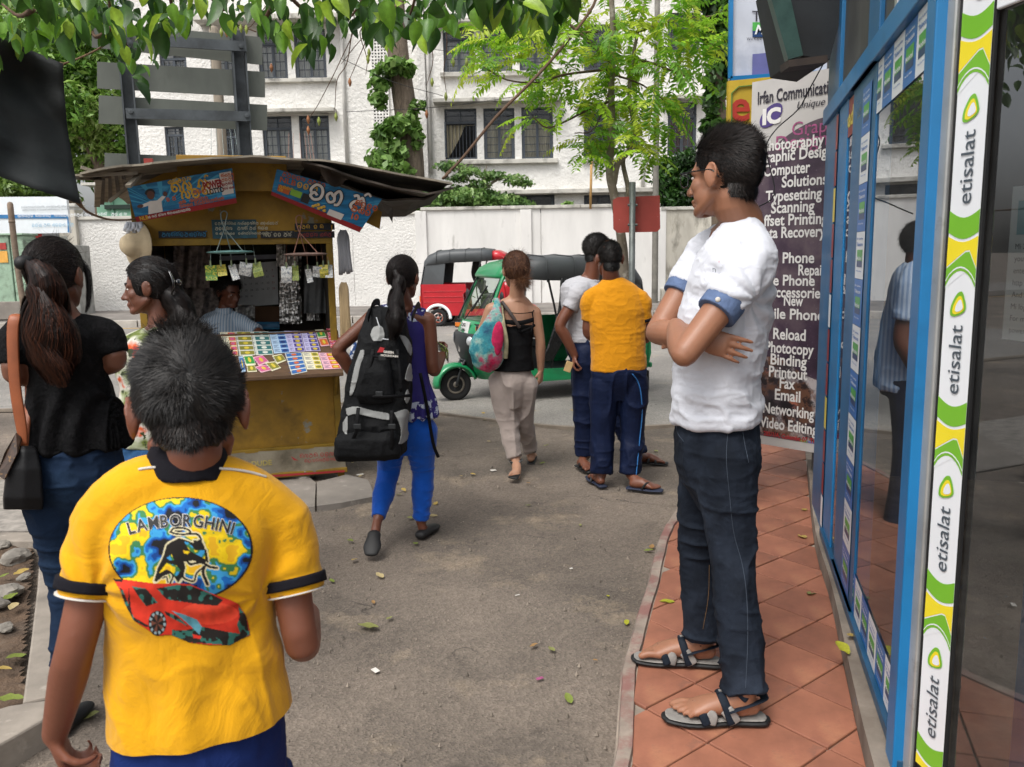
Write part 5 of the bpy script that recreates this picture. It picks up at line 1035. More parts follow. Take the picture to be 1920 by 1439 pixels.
# ================================================================ TUK-TUKS
M_tyre=mat('tyre','#1a1a1b',.85,var=.2,vs=8,bump=.2,bs=60);M_hub=mat('hub','#8a8378',.55,.4,var=.3,vs=14,bump=.1);M_hood=mat('hood_vinyl','#484b4d',.5,var=.12,vs=3,bump=.12,bs=60,spots=[('#4e5355',2,.5,.7,.5)]);M_plast=mat('black_plastic','#1f2224',.5,var=.15,vs=5,bump=.05);M_chr=mat('chrome','#c9c9c9',.15,1,var=.05,bump=0);M_seat=mat('seat_vinyl','#191a1c',.45,var=.1)
M_amber=mat('amber_lens','#d9761c',.25,var=.1,bump=0,coat=.5);M_lens=mat('lens','#c9cdd0',.08,.3,bump=0,coat=1);M_twg=glassmat('windscreen_glass',(.8,.88,.86),1.6,.12)
def tuk(name,body,label,plate=None,wheel_m=None,mud_white=False,detail=True):
 t=thing(name,(0,0,0),label,'tuk-tuk','tuk-tuks on the road');P=lambda nm,mb,m,s=None,par=None,fx=True:mb.obj(nm,m,par or t,fixn=fx)
 def wheel(c,front=False):
  mb=MB();mb.smooth=True ;w_=.052
  prof=[(.105,-w_*.7),(.15,-w_*.95),(.185,-w_),(.198,-w_*.6),(.202,0),(.198,w_*.6),(.185,w_),(.15,w_*.95),(.105,w_*.7)]
  mb.lathe(c,prof,(0,1,0),32);o=P('wheel',mb,M_tyre);mb=MB();mb.smooth=True
  mb.lathe(c,[(.001,-w_*.82),(.03,-w_*.82),(.04,-w_*.55),(.075,-w_*.45),(.09,-w_*.7),(.112,-w_*.8),(.112,w_*.8),(.09,w_*.7),(.075,w_*.45),(.04,w_*.55),(.03,w_*.82),(.001,w_*.82)],(0,1,0),28)
  P('rim',mb,wheel_m or M_hub,par=o);mb=MB()
  for k in range(5 if wheel_m else 4):
   a=k*2*math.pi/(5 if wheel_m else 4)+.3
   for s_ in (-1,1):mb.lathe(Vector(c)+Vector((math.cos(a)*.055,s_*w_*.6,math.sin(a)*.055)),[(.001,.006*s_),(.009,.006*s_),(.009,-.003*s_)],(0,1,0),6)
   if wheel_m:
    for s_ in (-1,1):mb.box(Vector(c)+Vector((math.cos(a)*.07,s_*w_*.78,math.sin(a)*.07)),(.075,.01,.022),Matrix.Rotation(-a,3,'Y'))
  P('wheel_nuts',mb,M_plast if not wheel_m else M_chr,par=o)
 wheel((1.0,0,.2));wheel((-1.0,.55,.2));wheel((-1.0,-.55,.2))
 mb=MB();mb.smooth=True ;rings=[]
 for k in range(15):
  a=R(-8+k*12.5);r_=.255;c_=Vector((1.0+math.cos(a)*r_,0,.205+math.sin(a)*r_*.95));rings.append([c_+Vector((math.cos(a)*dx,y,math.sin(a)*dx)) for dx,y in ((-.035,-.105),(.0,-.095),(.018,-.05),(.022,0),(.018,.05),(0,.095),(-.035,.105),(-.01,.09),(.008,.045),(.010,0),(.008,-.045),(-.01,-.09))])
 mb.loft(rings);P('front_mudguard',mb,body)
 mb=MB();mb.smooth=True
 for s_ in (-1,1):mb.tube([(1.0,s_*.07,.2),(.93,s_*.075,.42),(.80,s_*.07,.6)],[.018]*3,8)
 P('front_fork',mb,M_plast)
 mb=MB();mb.smooth=True
 def ring(z,xf,xb,wf,wb):return [(xb,-wb,z),(lerp(xb,xf,.55),-lerp(wb,wf,.35),z),(xf-.05,-wf,z),(xf,-wf*.55,z),(xf+.012,0,z),(xf,wf*.55,z),(xf-.05,wf,z),(lerp(xb,xf,.55),lerp(wb,wf,.35),z),(xb,wb,z)]
 mb.loft([ring(.26,.72,.45,.20,.30),ring(.36,.78,.42,.22,.42),ring(.52,.86,.40,.25,.50),ring(.70,.90,.40,.30,.53),ring(.86,.87,.40,.36,.54),ring(.97,.80,.40,.42,.54)]);P('front_shield',mb,body)
 mb=MB();mb.smooth=True ;g=lambda z,xf,wf:[(xf-.09,-wf-.02,z),(xf-.02,-wf,z),(xf+.025,-wf*.6,z),(xf+.04,0,z),(xf+.025,wf*.6,z),(xf-.02,wf,z),(xf-.09,wf+.02,z),(xf-.12,0,z)]
 mb.loft([g(.36,.80,.10),g(.46,.85,.16),g(.60,.895,.22),(g(.70,.90,.36)),g(.80,.885,.385),g(.83,.87,.385)]);gr=P('grille_panel',mb,M_plast)
 for k in range(4):mb=MB();mb.box((.91-k*.012,0,.50-k*.035),(.02,.14-k*.02,.012));P('grille_slat',mb,M_hood,par=gr)
 mb=MB();mb.box((.932,0,.64),(.008,.07,.09),bev=.003);mb.m=0;P('emblem',mb,M_chr,par=gr)
 for s_ in (-1,1):
  ax=Vector((.9,s_*.42,0)).normalized();mb=MB();mb.smooth=True ;c_=Vector((.865,s_*.27,.745));mb.lathe(c_,[(.001,.055),(.04,.05),(.058,.035),(.062,.0)],ax,20,False);hl=P('headlight',mb,M_lens);mb=MB();mb.smooth=True ;mb.lathe(c_,[(.060,-.02),(.060,.038),(.070,.040),(.074,.0),(.072,-.03)],ax,20,False);P('headlight_ring',mb,M_plast,par=hl)
  mb=MB();mb.box(Vector((.80,s_*.33,.895)),(.05,.15,.055),Matrix.Rotation(-s_*.45,3,'Z'),bev=.008);il=P('indicator_light',mb,M_amber);mb=MB();mb.box(Vector((.795,s_*.33,.895)),(.045,.17,.075),Matrix.Rotation(-s_*.45,3,'Z'),bev=.008);P('indicator_housing',mb,M_plast,par=il)
 A0,A1=.80,.50;zb,zt=.96,1.50
 for s_ in (-1,1):mb=MB();mb.smooth=True ;mb.tube([(A0-.06,s_*.47,zb-.02),(A0-.16,s_*.455,1.2),(A1,s_*.42,zt),(A1-.1,s_*.40,zt+.06)],[(.03,.022)]*4,10,side=(0,1,0));P('windscreen_pillar',mb,body)
 mb=MB();mb.add([(A0-.02,-.44,zb+.01),(A0-.02,.44,zb+.01),(A1+.02,.39,zt-.02),(A1+.02,-.39,zt-.02)],[(0,1,2,3)]);ws=P('windscreen',mb,M_twg,fx=False)
 mb=MB();mb.smooth=True ;fr_=[(A0-.01,-.45,zb),(A0+.0,0,zb-.01),(A0-.01,.45,zb),(A1+.14,.425,1.28),(A1+.02,.37,zt),(A1+.03,0,zt+.012),(A1+.02,-.37,zt),(A1+.14,-.425,1.28),(A0-.01,-.45,zb)]
 mb.tube(fr_,[.012]*9,6,sub=5,cap='flat');P('windscreen_rubber',mb,M_blk,par=ws)
 mb=MB();mb.tube([(A0+.02,-.1,zb+.02),(A1+.16,.12,1.30)],[.007]*2,6);mb.tube([(A0-.03,.02,zb+.12),(A1+.12,.18,1.38)],[.010]*2,6);P('wiper',mb,M_blk,par=ws)
 if plate:
  mb=MB();mb.box((.862,.04,.895),(.012,.27,.14),Matrix.Rotation(-.25,3,'Y'),bev=.004);pl=P('number_plate',mb,mat('plate_white','#d9d9d6',.4,bump=0));mb=MB();mb.text(plate[0],(.874,-.085,.905),(0,1,0),(-.25,0,.97),.055,.03,width=.15);mb.text(plate[1],(.888,-.085,.845),(0,1,0),(-.25,0,.97),.055,.03,width=.16);P('plate_letters',mb,M_bkt,par=pl,fx=False)
 def hoop(x,w_,zt_,zl,r_=.12):
  pts=[(x,-w_,zl)]
  for k in range(6):a=math.pi-k*math.pi/2/5;pts.append((x,-w_+r_+math.cos(a)*r_,zt_-r_+math.sin(a)*r_))
  pts.append((x,0,zt_+.025))
  for k in range(6):a=math.pi/2-k*math.pi/2/5;pts.append((x,w_-r_+math.cos(a)*r_,zt_-r_+math.sin(a)*r_))
  return pts+[(x,w_,zl)]
 mb=MB();mb.smooth=True ;mb.loft([hoop(.58,.36,1.52,1.49,.02),hoop(.52,.43,1.60,1.47,.09),hoop(.38,.46,1.66,1.47,.10),hoop(.2,.47,1.67,1.47,.1)]);P('roof_cap',mb,body)
 mb=MB();mb.smooth=True
 mb.loft([hoop(.24,.50,1.69,1.46),hoop(.0,.55,1.715,1.44),hoop(-.35,.585,1.71,1.43),hoop(-.7,.60,1.70,1.42),hoop(-1.0,.60,1.68,1.40,.15),hoop(-1.2,.58,1.60,1.38,.16),hoop(-1.3,.55,1.48,1.34,.14)]);hd=P('hood',mb,M_hood)
 mb=MB();mb.smooth=True
 for x,w_,zt_ in ((.0,.555,1.722),(-.35,.59,1.717),(-.7,.605,1.707),(-1.0,.605,1.687)):mb.tube([(q[0],q[1],q[2]) for q in hoop(x,w_,zt_,1.42)],[.008]*15,5,side=(1,0,0),sub=1,cap='flat')
 P('hood_rib',mb,M_hood,par=hd)
 for s_ in (-1,1):
  mb=MB();mb.slab([(-.80,s_*.59,1.44),(-1.25,s_*.565,1.42),(-1.36,s_*.54,.93),(-.86,s_*.60,.95)],(0,-s_*.012,0));P('hood_side',mb,M_hood)
  mb=MB();mb.smooth=True ;mb.tube([(-.05,s_*.54,.40),(-.12,s_*.56,.9),(-.02,s_*.54,1.45)],[.014]*3,8);P('side_pillar',mb,M_blk)
 mb=MB();mb.slab([(-1.28,-.54,1.42),(-1.28,.54,1.42),(-1.38,.53,.93),(-1.38,-.53,.93)],(-.012,0,0));P('hood_back',mb,M_hood)
 mb=MB();mb.box((-.2,0,.30),(1.5,1.08,.05),bev=.015);P('floor_pan',mb,M_plast)
 for s_ in (-1,1):
  mb=MB();mb.slab([(.55,s_*.54,.30),(.50,s_*.54,.98),(.40,s_*.54,.98),(.36,s_*.54,.62),(.30,s_*.54,.40),(-.40,s_*.58,.38),(-.48,s_*.58,.30),(-.48,s_*.58,.24),(.45,s_*.54,.24)],(0,-s_*.03,0));P('side_sill',mb,body)
  arch=[(-1.0+math.cos(R(a))*.27,.2+math.sin(R(a))*.27) for a in range(175,-5,-15)]
  out=[(-.38,.25),(-.42,.72),(-.34,.80),(-.36,.95),(-1.38,.95),(-1.40,.5),(-1.36,.34)]
  pts=out+arch;pts=[(x,s_*.60,z) for x,z in pts];mb=MB();mb.slab(pts,(0,-s_*.05,0));P('rear_side_panel',mb,body)
  for zz in (.55,.67,.79):mb=MB();mb.box((-.86,s_*.605,zz),(.9,.012,.014),bev=.003);P('pressed_rib',mb,body)
  mb=MB();mb.smooth=True ;ar2=[(-1.0+math.cos(R(a))*.285,s_*.615,.2+math.sin(R(a))*.285) for a in range(190,-12,-14)];mb.tube(ar2,[(.018,.035)]*len(ar2),8,sub=2,cap='flat',side=(0,1,0));P('wheel_arch',mb,M_swh if mud_white else body)
  mb=MB();mb.box((-1.41,s_*.50,.62),(.03,.09,.14),bev=.006);P('tail_light',mb,M_amber)
  mb=MB();mb.box((-1.36,s_*.52,.16),(.012,.18,.24));P('mud_flap',mb,M_blk)
  mb=MB();mb.box((-.55,s_*.56,.31),(.3,.06,.10),bev=.01);P('running_step',mb,body)
 mb=MB();mb.slab([(-1.36,-.6,.32),(-1.36,.6,.32),(-1.385,.6,.95),(-1.385,-.6,.95)],(.03,0,0));P('tailgate',mb,body);mb=MB();mb.box((-1.43,0,.34),(.05,1.1,.07),bev=.02);P('bumper',mb,body)
 mb=MB();mb.box((.32,0,.09+.10),(.02,.3,.17));P('mud_flap',mb,M_blk)
 mb=MB();mb.box((.10,0,.66),(.30,.42,.10),bev=.03);mb.box((.0,0,.42),(.18,.36,.40));P('driver_seat',mb,M_seat);mb=MB();mb.box((-.05,0,.86),(.08,.40,.3),Matrix.Rotation(.15,3,'Y'),bev=.03);P('driver_backrest',mb,M_seat)
 mb=MB();mb.box((-.80,0,.68),(.42,1.05,.12),bev=.03);P('passenger_seat',mb,M_seat);mb=MB();mb.box((-1.1,0,.98),(.12,1.05,.5),Matrix.Rotation(.12,3,'Y'),bev=.04);P('passenger_backrest',mb,M_seat)
 mb=MB();mb.smooth=True ;mb.tube([(.62,0,.7),(.52,0,1.02)],[.03,.025],8);mb.tube([(.46,-.30,1.03),(.54,0,1.04),(.46,.30,1.03)],[.013]*3,8);P('handlebar',mb,M_blk)
 for s_ in (-1,1):mb=MB();mb.smooth=True ;mb.tube([(A0-.25,s_*.46,1.22),(A0-.2,s_*.58,1.26)],[.006]*2,5);mb.ell((A0-.2,s_*.60,1.26),(.02,.05,.07));P('side_mirror',mb,M_plast)
 mb=MB();mb.smooth=True
 for k in range(5):mb.tube([(-.20-.03*k,.565,1.45),(-.16-.05*k,.58,1.1),(-.05-.03*k,.575,.75),(.05-.02*k,.56,.50)],[(.035,.02)]*4,8,side=(1,0,0))
 P('rain_curtain',mb,mat('black_vinyl','#0f1011',.3,var=.2,vs=6,bump=.6,bs=12,bd=.03))
 return t
M_tgr=mat('tuk_green','#12824e',.35,var=.10,vs=4,bump=.04,coat=.35,spots=[('#0c5f3a',3,.55,.75,.4),('#7d8a78',14,.7,.78,.4)]);M_tred=mat('tuk_red','#b01522',.35,var=.1,vs=4,bump=.04,coat=.35)
M_orw=mat('orange_wheel','#c9532a',.4,var=.5,vs=14,bump=0,spots=[('#d6d2cc',18,.5,.56,.9)])
tg=tuk('tuk_tuk',M_tgr,'green tuk-tuk with a dark hood facing left behind the walking woman',('QG','QZ 0944'))
tr_=tuk('tuk_tuk',M_tred,'red tuk-tuk with orange and white wheels parked by the far wall',None,M_orw,True)
yaw=R(180+22);sc_=.885;wf=gnd(854,751);tg.scale=(sc_,)*3;tg.rotation_euler.z=yaw;fw=Vector((math.cos(yaw),math.sin(yaw),0));tg.location=wf-fw*1.0*sc_
yaw2=R(-6);wr=gnd(822,613);fw2=Vector((math.cos(yaw2),math.sin(yaw2),0));rt2=Vector((fw2.y,-fw2.x,0));tr_.rotation_euler.z=yaw2;sc2=.98;tr_.scale=(sc2,)*3;tr_.location=wr+fw2*1.0*sc2-rt2*.6*sc2
# ================================================================ VEGETATION
def leafmat(name,trans=.45):
 return vcmat(name,.45,bump=0,spec=.45,trans=trans)
M_leaf=leafmat('leaf_cloud_mat',.35)
M_bark=mat('bark','#6b5d4e',.9,var=.3,vs=5,bump=.8,bs=25,bd=.02,stretch=(3,3,.7),spots=[('#9a9488',4,.6,.72,.5),('#3b3028',5,.55,.7,.6)])
M_barkp=mat('pale_bark','#857b6c',.9,var=.3,vs=7,bump=.5,bs=40,spots=[('#b5b0a3',9,.55,.65,.6),('#4b3d31',7,.6,.7,.6)])
def cloud_mesh(blobs,n,size,cols,seed=0,asp=.42,up=.6,shell=.55,jit=.25):
 g=np.random.default_rng(seed);B=np.array([[*b[:3],*(b[3:6])] for b in blobs],float);vol=B[:,3]*B[:,4]*B[:,5];k=g.choice(len(B),n,p=vol**.75/np.sum(vol**.75))
 d=g.normal(size=(n,3));d/=np.linalg.norm(d,axis=1)[:,None];r=shell+(1-shell)*g.random(n)**.7;r*=1+.35*(vnoise(d*2.2+k[:,None]*3.1,1.6,seed)-.5)*2
 C=B[k,:3]+d*B[k,3:6]*r[:,None]
 nrm=d*(1-up)+np.array([0,0,1])*up+g.normal(size=(n,3))*.45;nrm/=np.linalg.norm(nrm,axis=1)[:,None]
 a=np.cross(nrm,g.normal(size=(n,3)));a/=np.linalg.norm(a,axis=1)[:,None];a[:,2]-=.35;a/=np.linalg.norm(a,axis=1)[:,None];b=np.cross(nrm,a);b/=np.linalg.norm(b,axis=1)[:,None]
 s=size*(.6+.8*g.random(n));L=s[:,None]
 V=np.stack([C-a*L*.5,C+b*L*asp*.5-a*L*.05+nrm*L*.08,C+a*L*.5-nrm*L*.06,C-b*L*asp*.5-a*L*.05+nrm*L*.08],1).reshape(-1,3)
 Fq=np.arange(4*n).reshape(n,4)
 cc=np.array([rgb(c) for c in cols]);t=np.clip(vnoise(C,1.4/max(.3,B[:,3].mean()),seed+5)*.7+g.random(n)*.45-.08,0,.999)*(len(cc)-1);i=t.astype(int);col=cc[i]*(1-(t-i))[:,None]+cc[i+1]*(t-i)[:,None];col*=(.8+.4*g.random(n))[:,None]
 return V,Fq,np.repeat(col,4,0)
def cloud(name,parent,blobs,n,size,cols,seed=0,**k):
 V,Fq,C=cloud_mesh(blobs,n,size,cols,seed,**k);o=OFF[parent.name];return link(name,np_mesh(name,V-np.array(o),Fq,C),parent,M_leaf)
def pb(px,py,Y,rx,ry=None,rd=None):
 c=at(px,py,Y);s=Y/F;ry=ry or rx;return (c.x,c.y,c.z,rx*s,(rd or rx)*s,ry*s)
def limbs(parent,name,paths,m):
 for pts,r0,r1 in paths:
  mb=MB();mb.smooth=True ;n=len(pts);mb.tube(pts,[lerp(r0,r1,i/(n-1)) for i in range(n)],9,sub=4);mb.obj(name,m,parent)
GR=['#2a4218','#4a7028','#6a9238','#92b055','#b4c486']
ft=thing('broadleaf_tree',(at(190,400,33).x,33,0),'tall bushy green tree far off behind the left end of the wall','tree')
limbs(ft,'trunk',[([(at(190,400,33).x,33,0),at(195,330,33),at(180,280,33),at(170,240,33)],.45,.2)],M_bark)
limbs(ft,'branch',[([at(195,330,33),at(160,265,32.5),at(120,230,32)],.2,.08),([at(190,300,33),at(215,240,32.5),at(225,190,32)],.18,.07)],M_bark)
cloud('crown',ft,[pb(170,90,33,75,55),pb(120,150,32,60,50),pb(200,170,33,60,60),pb(150,210,31.5,60,45),pb(205,260,32.5,45,40),pb(120,250,33,50,40),pb(70,120,34,70,60),pb(240,110,35,40,50),pb(170,310,33.5,45,35),pb(215,330,34,40,35),pb(60,210,34,60,60)],20000,.34,GR,3,asp=.35)
f2_=thing('broadleaf_tree',(at(40,400,36).x,36,0),'rounded olive green tree rising above the white billboard','tree')
limbs(f2_,'trunk',[([(at(150,450,36).x,36,0),at(134,400,36),at(128,360,36)],.3,.2)],M_bark)
cloud('crown',f2_,[pb(30,362,36,60,26),pb(90,372,37,50,18),pb(-40,350,36,60,40)],5000,.3,['#2c3d17','#4b6626','#6f8b3a','#8fa653'],4)
t3=thing('broadleaf_tree',(at(560,300,45).x,45,0),'pale tree crown peeping over the roof behind the building','tree')
cloud('crown',t3,[pb(20,60,45,120,60),pb(120,20,46,100,50)],5000,.4,GR,5);limbs(t3,'trunk',[([(at(20,300,45).x,45,0),at(20,80,45)],.4,.25)],M_bark)
iv=thing('creeper_clad_tree',(at(765,330,25.6).x,25.6,0),'tall bare trunk wrapped in creepers in front of the white building','tree')
tp=[(at(772,420,25.6).x,25.6,0),at(772,330,25.6),at(765,240,25.6),at(752,150,25.6),at(744,70,25.6),at(738,-40,25.6)]
limbs(iv,'trunk',[(tp,.42,.27)],mat('trunk_grey','#7b6d5e',.9,var=.3,vs=2,bump=1.0,bs=7,bd=.06,stretch=(3,3,.6),spots=[('#4d4238',1.6,.5,.65,.7),('#a59a8b',2,.6,.72,.5)]))
IV=['#33501f','#53782f','#75984a','#98b56c']
cloud('creeper',iv,[pb(712,150,25.2,20,22),pb(742,125,25.0,28,14),pb(765,130,25.0,14,12),pb(710,185,25.2,16,20),pb(722,255,25.0,24,28),pb(750,235,24.95,22,18),pb(720,300,25.0,30,25),pb(775,215,25.2,10,22),pb(782,255,25.2,12,25),pb(745,285,24.95,18,22),pb(790,200,25.2,8,10),pb(735,320,25,35,16)],1900,.26,IV,6,asp=.65,up=.35)
SH=['#35502a','#567a3a','#7d9c55','#a4b97c']
s1=thing('garden_shrub',(at(900,380,25.2).x,25.2,0),'loose pale shrub with bare twigs behind the wall under the shuttered windows','shrub')
limbs(s1,'branch',[([(at(906,420,25.2).x,25.2,0),at(905,378,25.2),at(915,350,25.2),at(940,335,25.2),at(985,330,25.2)],.08,.02),([at(905,378,25.2),at(885,345,25.2),at(860,318,25.2),at(845,300,25.2)],.05,.015),([at(905,378,25.2),at(908,340,25.2),at(912,310,25.2)],.04,.012)],M_barkp)
cloud('foliage',s1,[pb(830,375,25.2,40,22),pb(880,372,25.3,50,22),pb(935,380,25.3,45,16),pb(975,386,25.3,30,10),pb(800,388,25.1,40,12)],6000,.17,SH,7);cloud('foliage',s1,[pb(840,312,25.2,30,9),pb(880,322,25.2,30,10),pb(925,330,25.2,30,9),pb(965,338,25.2,28,10),pb(985,345,25.2,18,8),pb(860,335,25.2,25,8),pb(900,345,25.2,25,8)],1500,.15,SH,8,shell=.2)
s2=thing('garden_shrub',(at(1285,380,25.3).x,25.3,0),'dense dark green shrub behind the wall beside the grey utility pole','shrub')
cloud('foliage',s2,[pb(1255,340,25.3,30,40),pb(1290,330,25.3,35,45),pb(1320,350,25.5,30,40),pb(1270,380,25.2,40,18),pb(1240,315,25.3,16,18)],6000,.2,['#14220e','#24401a','#3d6428','#6a8f44'],9);limbs(s2,'branch',[([(at(1280,400,25.3).x,25.3,0),at(1280,360,25.3),at(1270,310,25.3)],.07,.02)],M_bark)
s3=thing('garden_shrub',(at(1092,385,25).x,25,0),'tiny weed sprouting over the wall near the bamboo stick','plant');cloud('foliage',s3,[pb(1066,386,24.4,9,8)],60,.2,IV,10);limbs(s3,'stem',[([(at(1066,400,24.4).x,24.4,2.7),at(1066,380,24.4)],.012,.005)],M_bark)
s4=thing('creeper_tree',(at(1345,400,11).x,11,0),'dark creeper-hung tree beside the yellow and violet boards','tree')
limbs(s4,'trunk',[([(at(1350,500,11).x,11,0),at(1350,350,11),at(1345,150,11),at(1330,20,11),at(1325,-60,11)],.12,.06)],M_bark)
cloud('foliage',s4,[pb(1345,30,11,30,30),pb(1350,90,11,26,40),pb(1345,150,11,24,40),pb(1335,200,11,20,30),pb(1340,240,11,24,22),pb(1318,60,11,20,20),pb(1330,-10,11,40,30),pb(1352,300,11.2,16,40)],1900,.13,['#16240f','#2c4a1a','#4c7628','#83a548'],11,asp=.5,up=.3)
yt=thing('feathery_tree',(at(1170,700,7.5).x,7.5,0),'slender young tree with bright feathery leaves beside the red plate','tree')
Yt=7.5;base=Vector((at(1172,700,Yt).x,Yt,0))
T1=[base,at(1170,520,Yt),at(1164,440,Yt),at(1152,370,Yt),at(1143,320,Yt),at(1147,240,Yt),at(1146,170,Yt),at(1150,80,Yt-.1),at(1145,-30,Yt-.2)]
T2=[at(1150,345,Yt),at(1158,308,Yt),at(1178,285,Yt),at(1192,255,Yt),at(1180,180,Yt+.1),at(1190,90,Yt+.1),at(1215,-20,Yt+.2)]
T3=[at(1165,400,Yt),at(1178,360,Yt),at(1168,305,Yt+.1),at(1178,285,Yt+.15)]
limbs(yt,'trunk',[(T1,.05,.022)],M_barkp);limbs(yt,'branch',[(T2,.032,.012),(T3,.025,.018)],M_barkp)
limbs(yt,'branch',[([at(1146,190,Yt),at(1105,205,Yt),at(1066,225,Yt),at(1026,240,Yt),at(1000,220,Yt)],.012,.006),([at(1150,150,Yt),at(1115,240,Yt),at(1078,250,Yt)],.006,.005),([at(1150,120,Yt),at(1095,70,Yt),at(1050,30,Yt)],.02,.01),([at(1146,130,Yt),at(1060,140,Yt-.1),at(1008,155,Yt-.1),at(950,150,Yt-.1),at(905,125,Yt-.1)],.012,.005),([at(1190,110,Yt),at(1240,125,Yt),at(1300,150,Yt)],.014,.006),([at(1195,60,Yt),at(1260,40,Yt+.2),at(1340,30,Yt+.2)],.014,.006),([at(1120,60,Yt),at(1020,65,Yt),at(950,60,Yt)],.012,.006),([at(1150,140,Yt),at(1205,160,Yt),at(1260,200,Yt)],.01,.005)],mat('twig','#5b4a38',.9,var=.2))
M_frond=vcmat('frond',.45,bump=0,spec=.4,trans=.55)
def frond_mesh(seed,npair=10,L=.30,lw=.07):
 g=np.random.default_rng(seed);V=[];Fq=[];C=[];c0=np.array(rgb(['#7fab2a','#97be30','#689a2a','#b3c63c'][seed%4]));
 def quadleaf(p,d,n_,ln,w_,c):
  s=np.cross(d,n_);b=len(V);V.extend([p,p+d*ln*.45+s*w_+n_*ln*.05,p+d*ln-n_*ln*.12,p+d*ln*.45-s*w_+n_*ln*.05]);Fq.append((b,b+1,b+2,b+3));C.extend([c]*4)
 P=[np.array([t*L,0,-.35*L*t*t+.12*L*t]) for t in np.linspace(0,1,npair+2)]
 for i,p in enumerate(P[1:]):
  t=P[i+1]-P[i];t/=np.linalg.norm(t);n_=np.cross(t,[0,1,0]);n_=-n_ if n_[2]<0 else n_
  for sgn in (-1,1):
   if i==npair and sgn==1:continue
   d=t*.55+np.array([0,sgn*1.0,0])+g.normal(size=3)*.12-n_*.18;d/=np.linalg.norm(d);ln=lw*(.65+.5*math.sin(math.pi*(i+1)/(npair+1.5)))*(.85+.3*g.random())
   quadleaf(p,d,n_,ln,ln*.20,c0*(.75+.5*g.random()))
 for i in range(len(P)-1):
  b=len(V);w_=.0022;V.extend([P[i]+[0,w_,0],P[i]-[0,w_,0],P[i+1]-[0,w_,0],P[i+1]+[0,w_,0]]);Fq.append((b,b+1,b+2,b+3));C.extend([np.array(rgb('#7a8a3a'))]*4)
 me=np_mesh('frond',V,Fq,np.array(C));me.materials.append(M_frond);return me
FM=[frond_mesh(i,8+i%4,.27+.035*(i%4)) for i in range(8)]
nodes=[(950,60,34),(905,62,26),(1000,30,40),(1010,105,34),(1050,60,40),(1090,30,40),(1060,140,34),(945,128,28),(915,112,20),(1110,110,40),(1150,60,50),(1200,40,50),(1260,50,45),(1310,70,38),(1180,110,45),(1240,120,45),(1290,120,34),(1150,160,40),(1210,170,45),(1120,190,34),(1260,185,32),(1170,215,40),(1230,225,34),(1130,240,32),(1195,260,32),(1110,285,26),(1215,285,26),(1085,180,22),(1020,165,20),(1075,5,50),(1180,-10,50),(1280,5,50),(1000,222,12),(1100,262,14),(1340,40,30)]
nf=0
for (x,y,r_) in nodes:
 k_=max(3,int(r_/4.3))
 for q in range(k_):
  px,py=x+RNG.normal()*r_*.42,y+RNG.normal()*r_*.42;Yq=Yt+RNG.normal()*.32;p=at(px,py,Yq)
  o=bpy.data.objects.new('frond',FM[RNG.integers(8)]);COL.objects.link(o);o.parent=yt;o.location=p-OFF[yt.name]
  o.rotation_euler=(RNG.normal()*.35,R(10)+RNG.normal()*.35,math.atan2(RNG.normal(),(p.x-base.x)*1.2+RNG.normal()*.6));s_=.75+.5*RNG.random();o.scale=(s_,)*3;nf+=1
SV,SF,SCc=[],[],[];nb_=0
for (x,y,r_) in nodes:
 for q in range(max(3,int(r_/8.5))):
  me=FM[RNG.integers(8)];p=at(x+RNG.normal()*r_*.55,y+RNG.normal()*r_*.55,Yt+.15+RNG.normal()*.35);E=Euler((RNG.normal()*.35,R(12)+RNG.normal()*.35,RNG.uniform(-3.14,3.14))).to_matrix()
  SV.append(verts(me)*(.7+.5*RNG.random())@np.array(E).T+np.array(p-OFF[yt.name]));SF+=[tuple(v+nb_ for v in q_.vertices) for q_ in me.polygons];nb_+=len(me.vertices);cc_=np.empty(len(me.vertices)*4,np.float32);me.color_attributes[0].data.foreach_get('color',cc_);SCc.append(cc_.reshape(-1,4)[:,:3])
o=link('further_fronds',np_mesh('further_fronds',np.concatenate(SV),SF,np.concatenate(SCc)),yt,M_frond);o['kind']='stuff'
ot=thing('overhanging_tree',(-2.0,3.0,3.2),'near overhanging branches with large pointed green leaves along the top edge','tree')
def bigleaf(seed):
 g=np.random.default_rng(seed);nL,nW=7,5;V=[];C=[];c0=np.array(rgb(['#3a5e1f','#517c26','#2f4f1a','#6b972c','#93b238'][seed%5]));L=1.0
 bend=.15+.2*g.random();twist=g.normal()*.25
 for i in range(nL):
  t=i/(nL-1);w_=.30*math.sin(math.pi*min(1,t**.72*.98+.005))**.8*(1 if t<.93 else .3)+.002
  for j in range(nW):
   s=(j/(nW-1)-.5)*2;z=-bend*t*t+abs(s)*.09*w_/.22+.012*math.sin(t*22)*abs(s);a=twist*t;y=s*w_;V.append((t*L,y*math.cos(a)-z*math.sin(a)*0,z+y*math.sin(a)));C.append(c0*(1.25 if j==2 else 1.0)*(.9+.2*g.random()))
 Fq=[(i*nW+j,i*nW+j+1,(i+1)*nW+j+1,(i+1)*nW+j) for i in range(nL-1) for j in range(nW-1)]
 b=len(V);V+=[(-.22,.008,.02),(-.22,-.008,.02),(0,-.008,0),(0,.008,0)];C+=[np.array(rgb('#6b7a34'))]*4;Fq.append((b,b+1,b+2,b+3))
 me=np_mesh('leaf',V,Fq,np.array(C));me.materials.append(M_bl);me.polygons.foreach_set('use_smooth',[True]*len(me.polygons));return me
M_bl=vcmat('big_leaf',.38,bump=.1,bs=30,bd=.01,spec=.5,trans=.38,mul=7)
BLs=[bigleaf(i) for i in range(15)]
bx=[-40,0,60,100,140,160,200,235,260,300,330,370,400,440,480,520,560,600,625,650,690,740,770,800,840,860,900,940,990,1040,1065,1090]
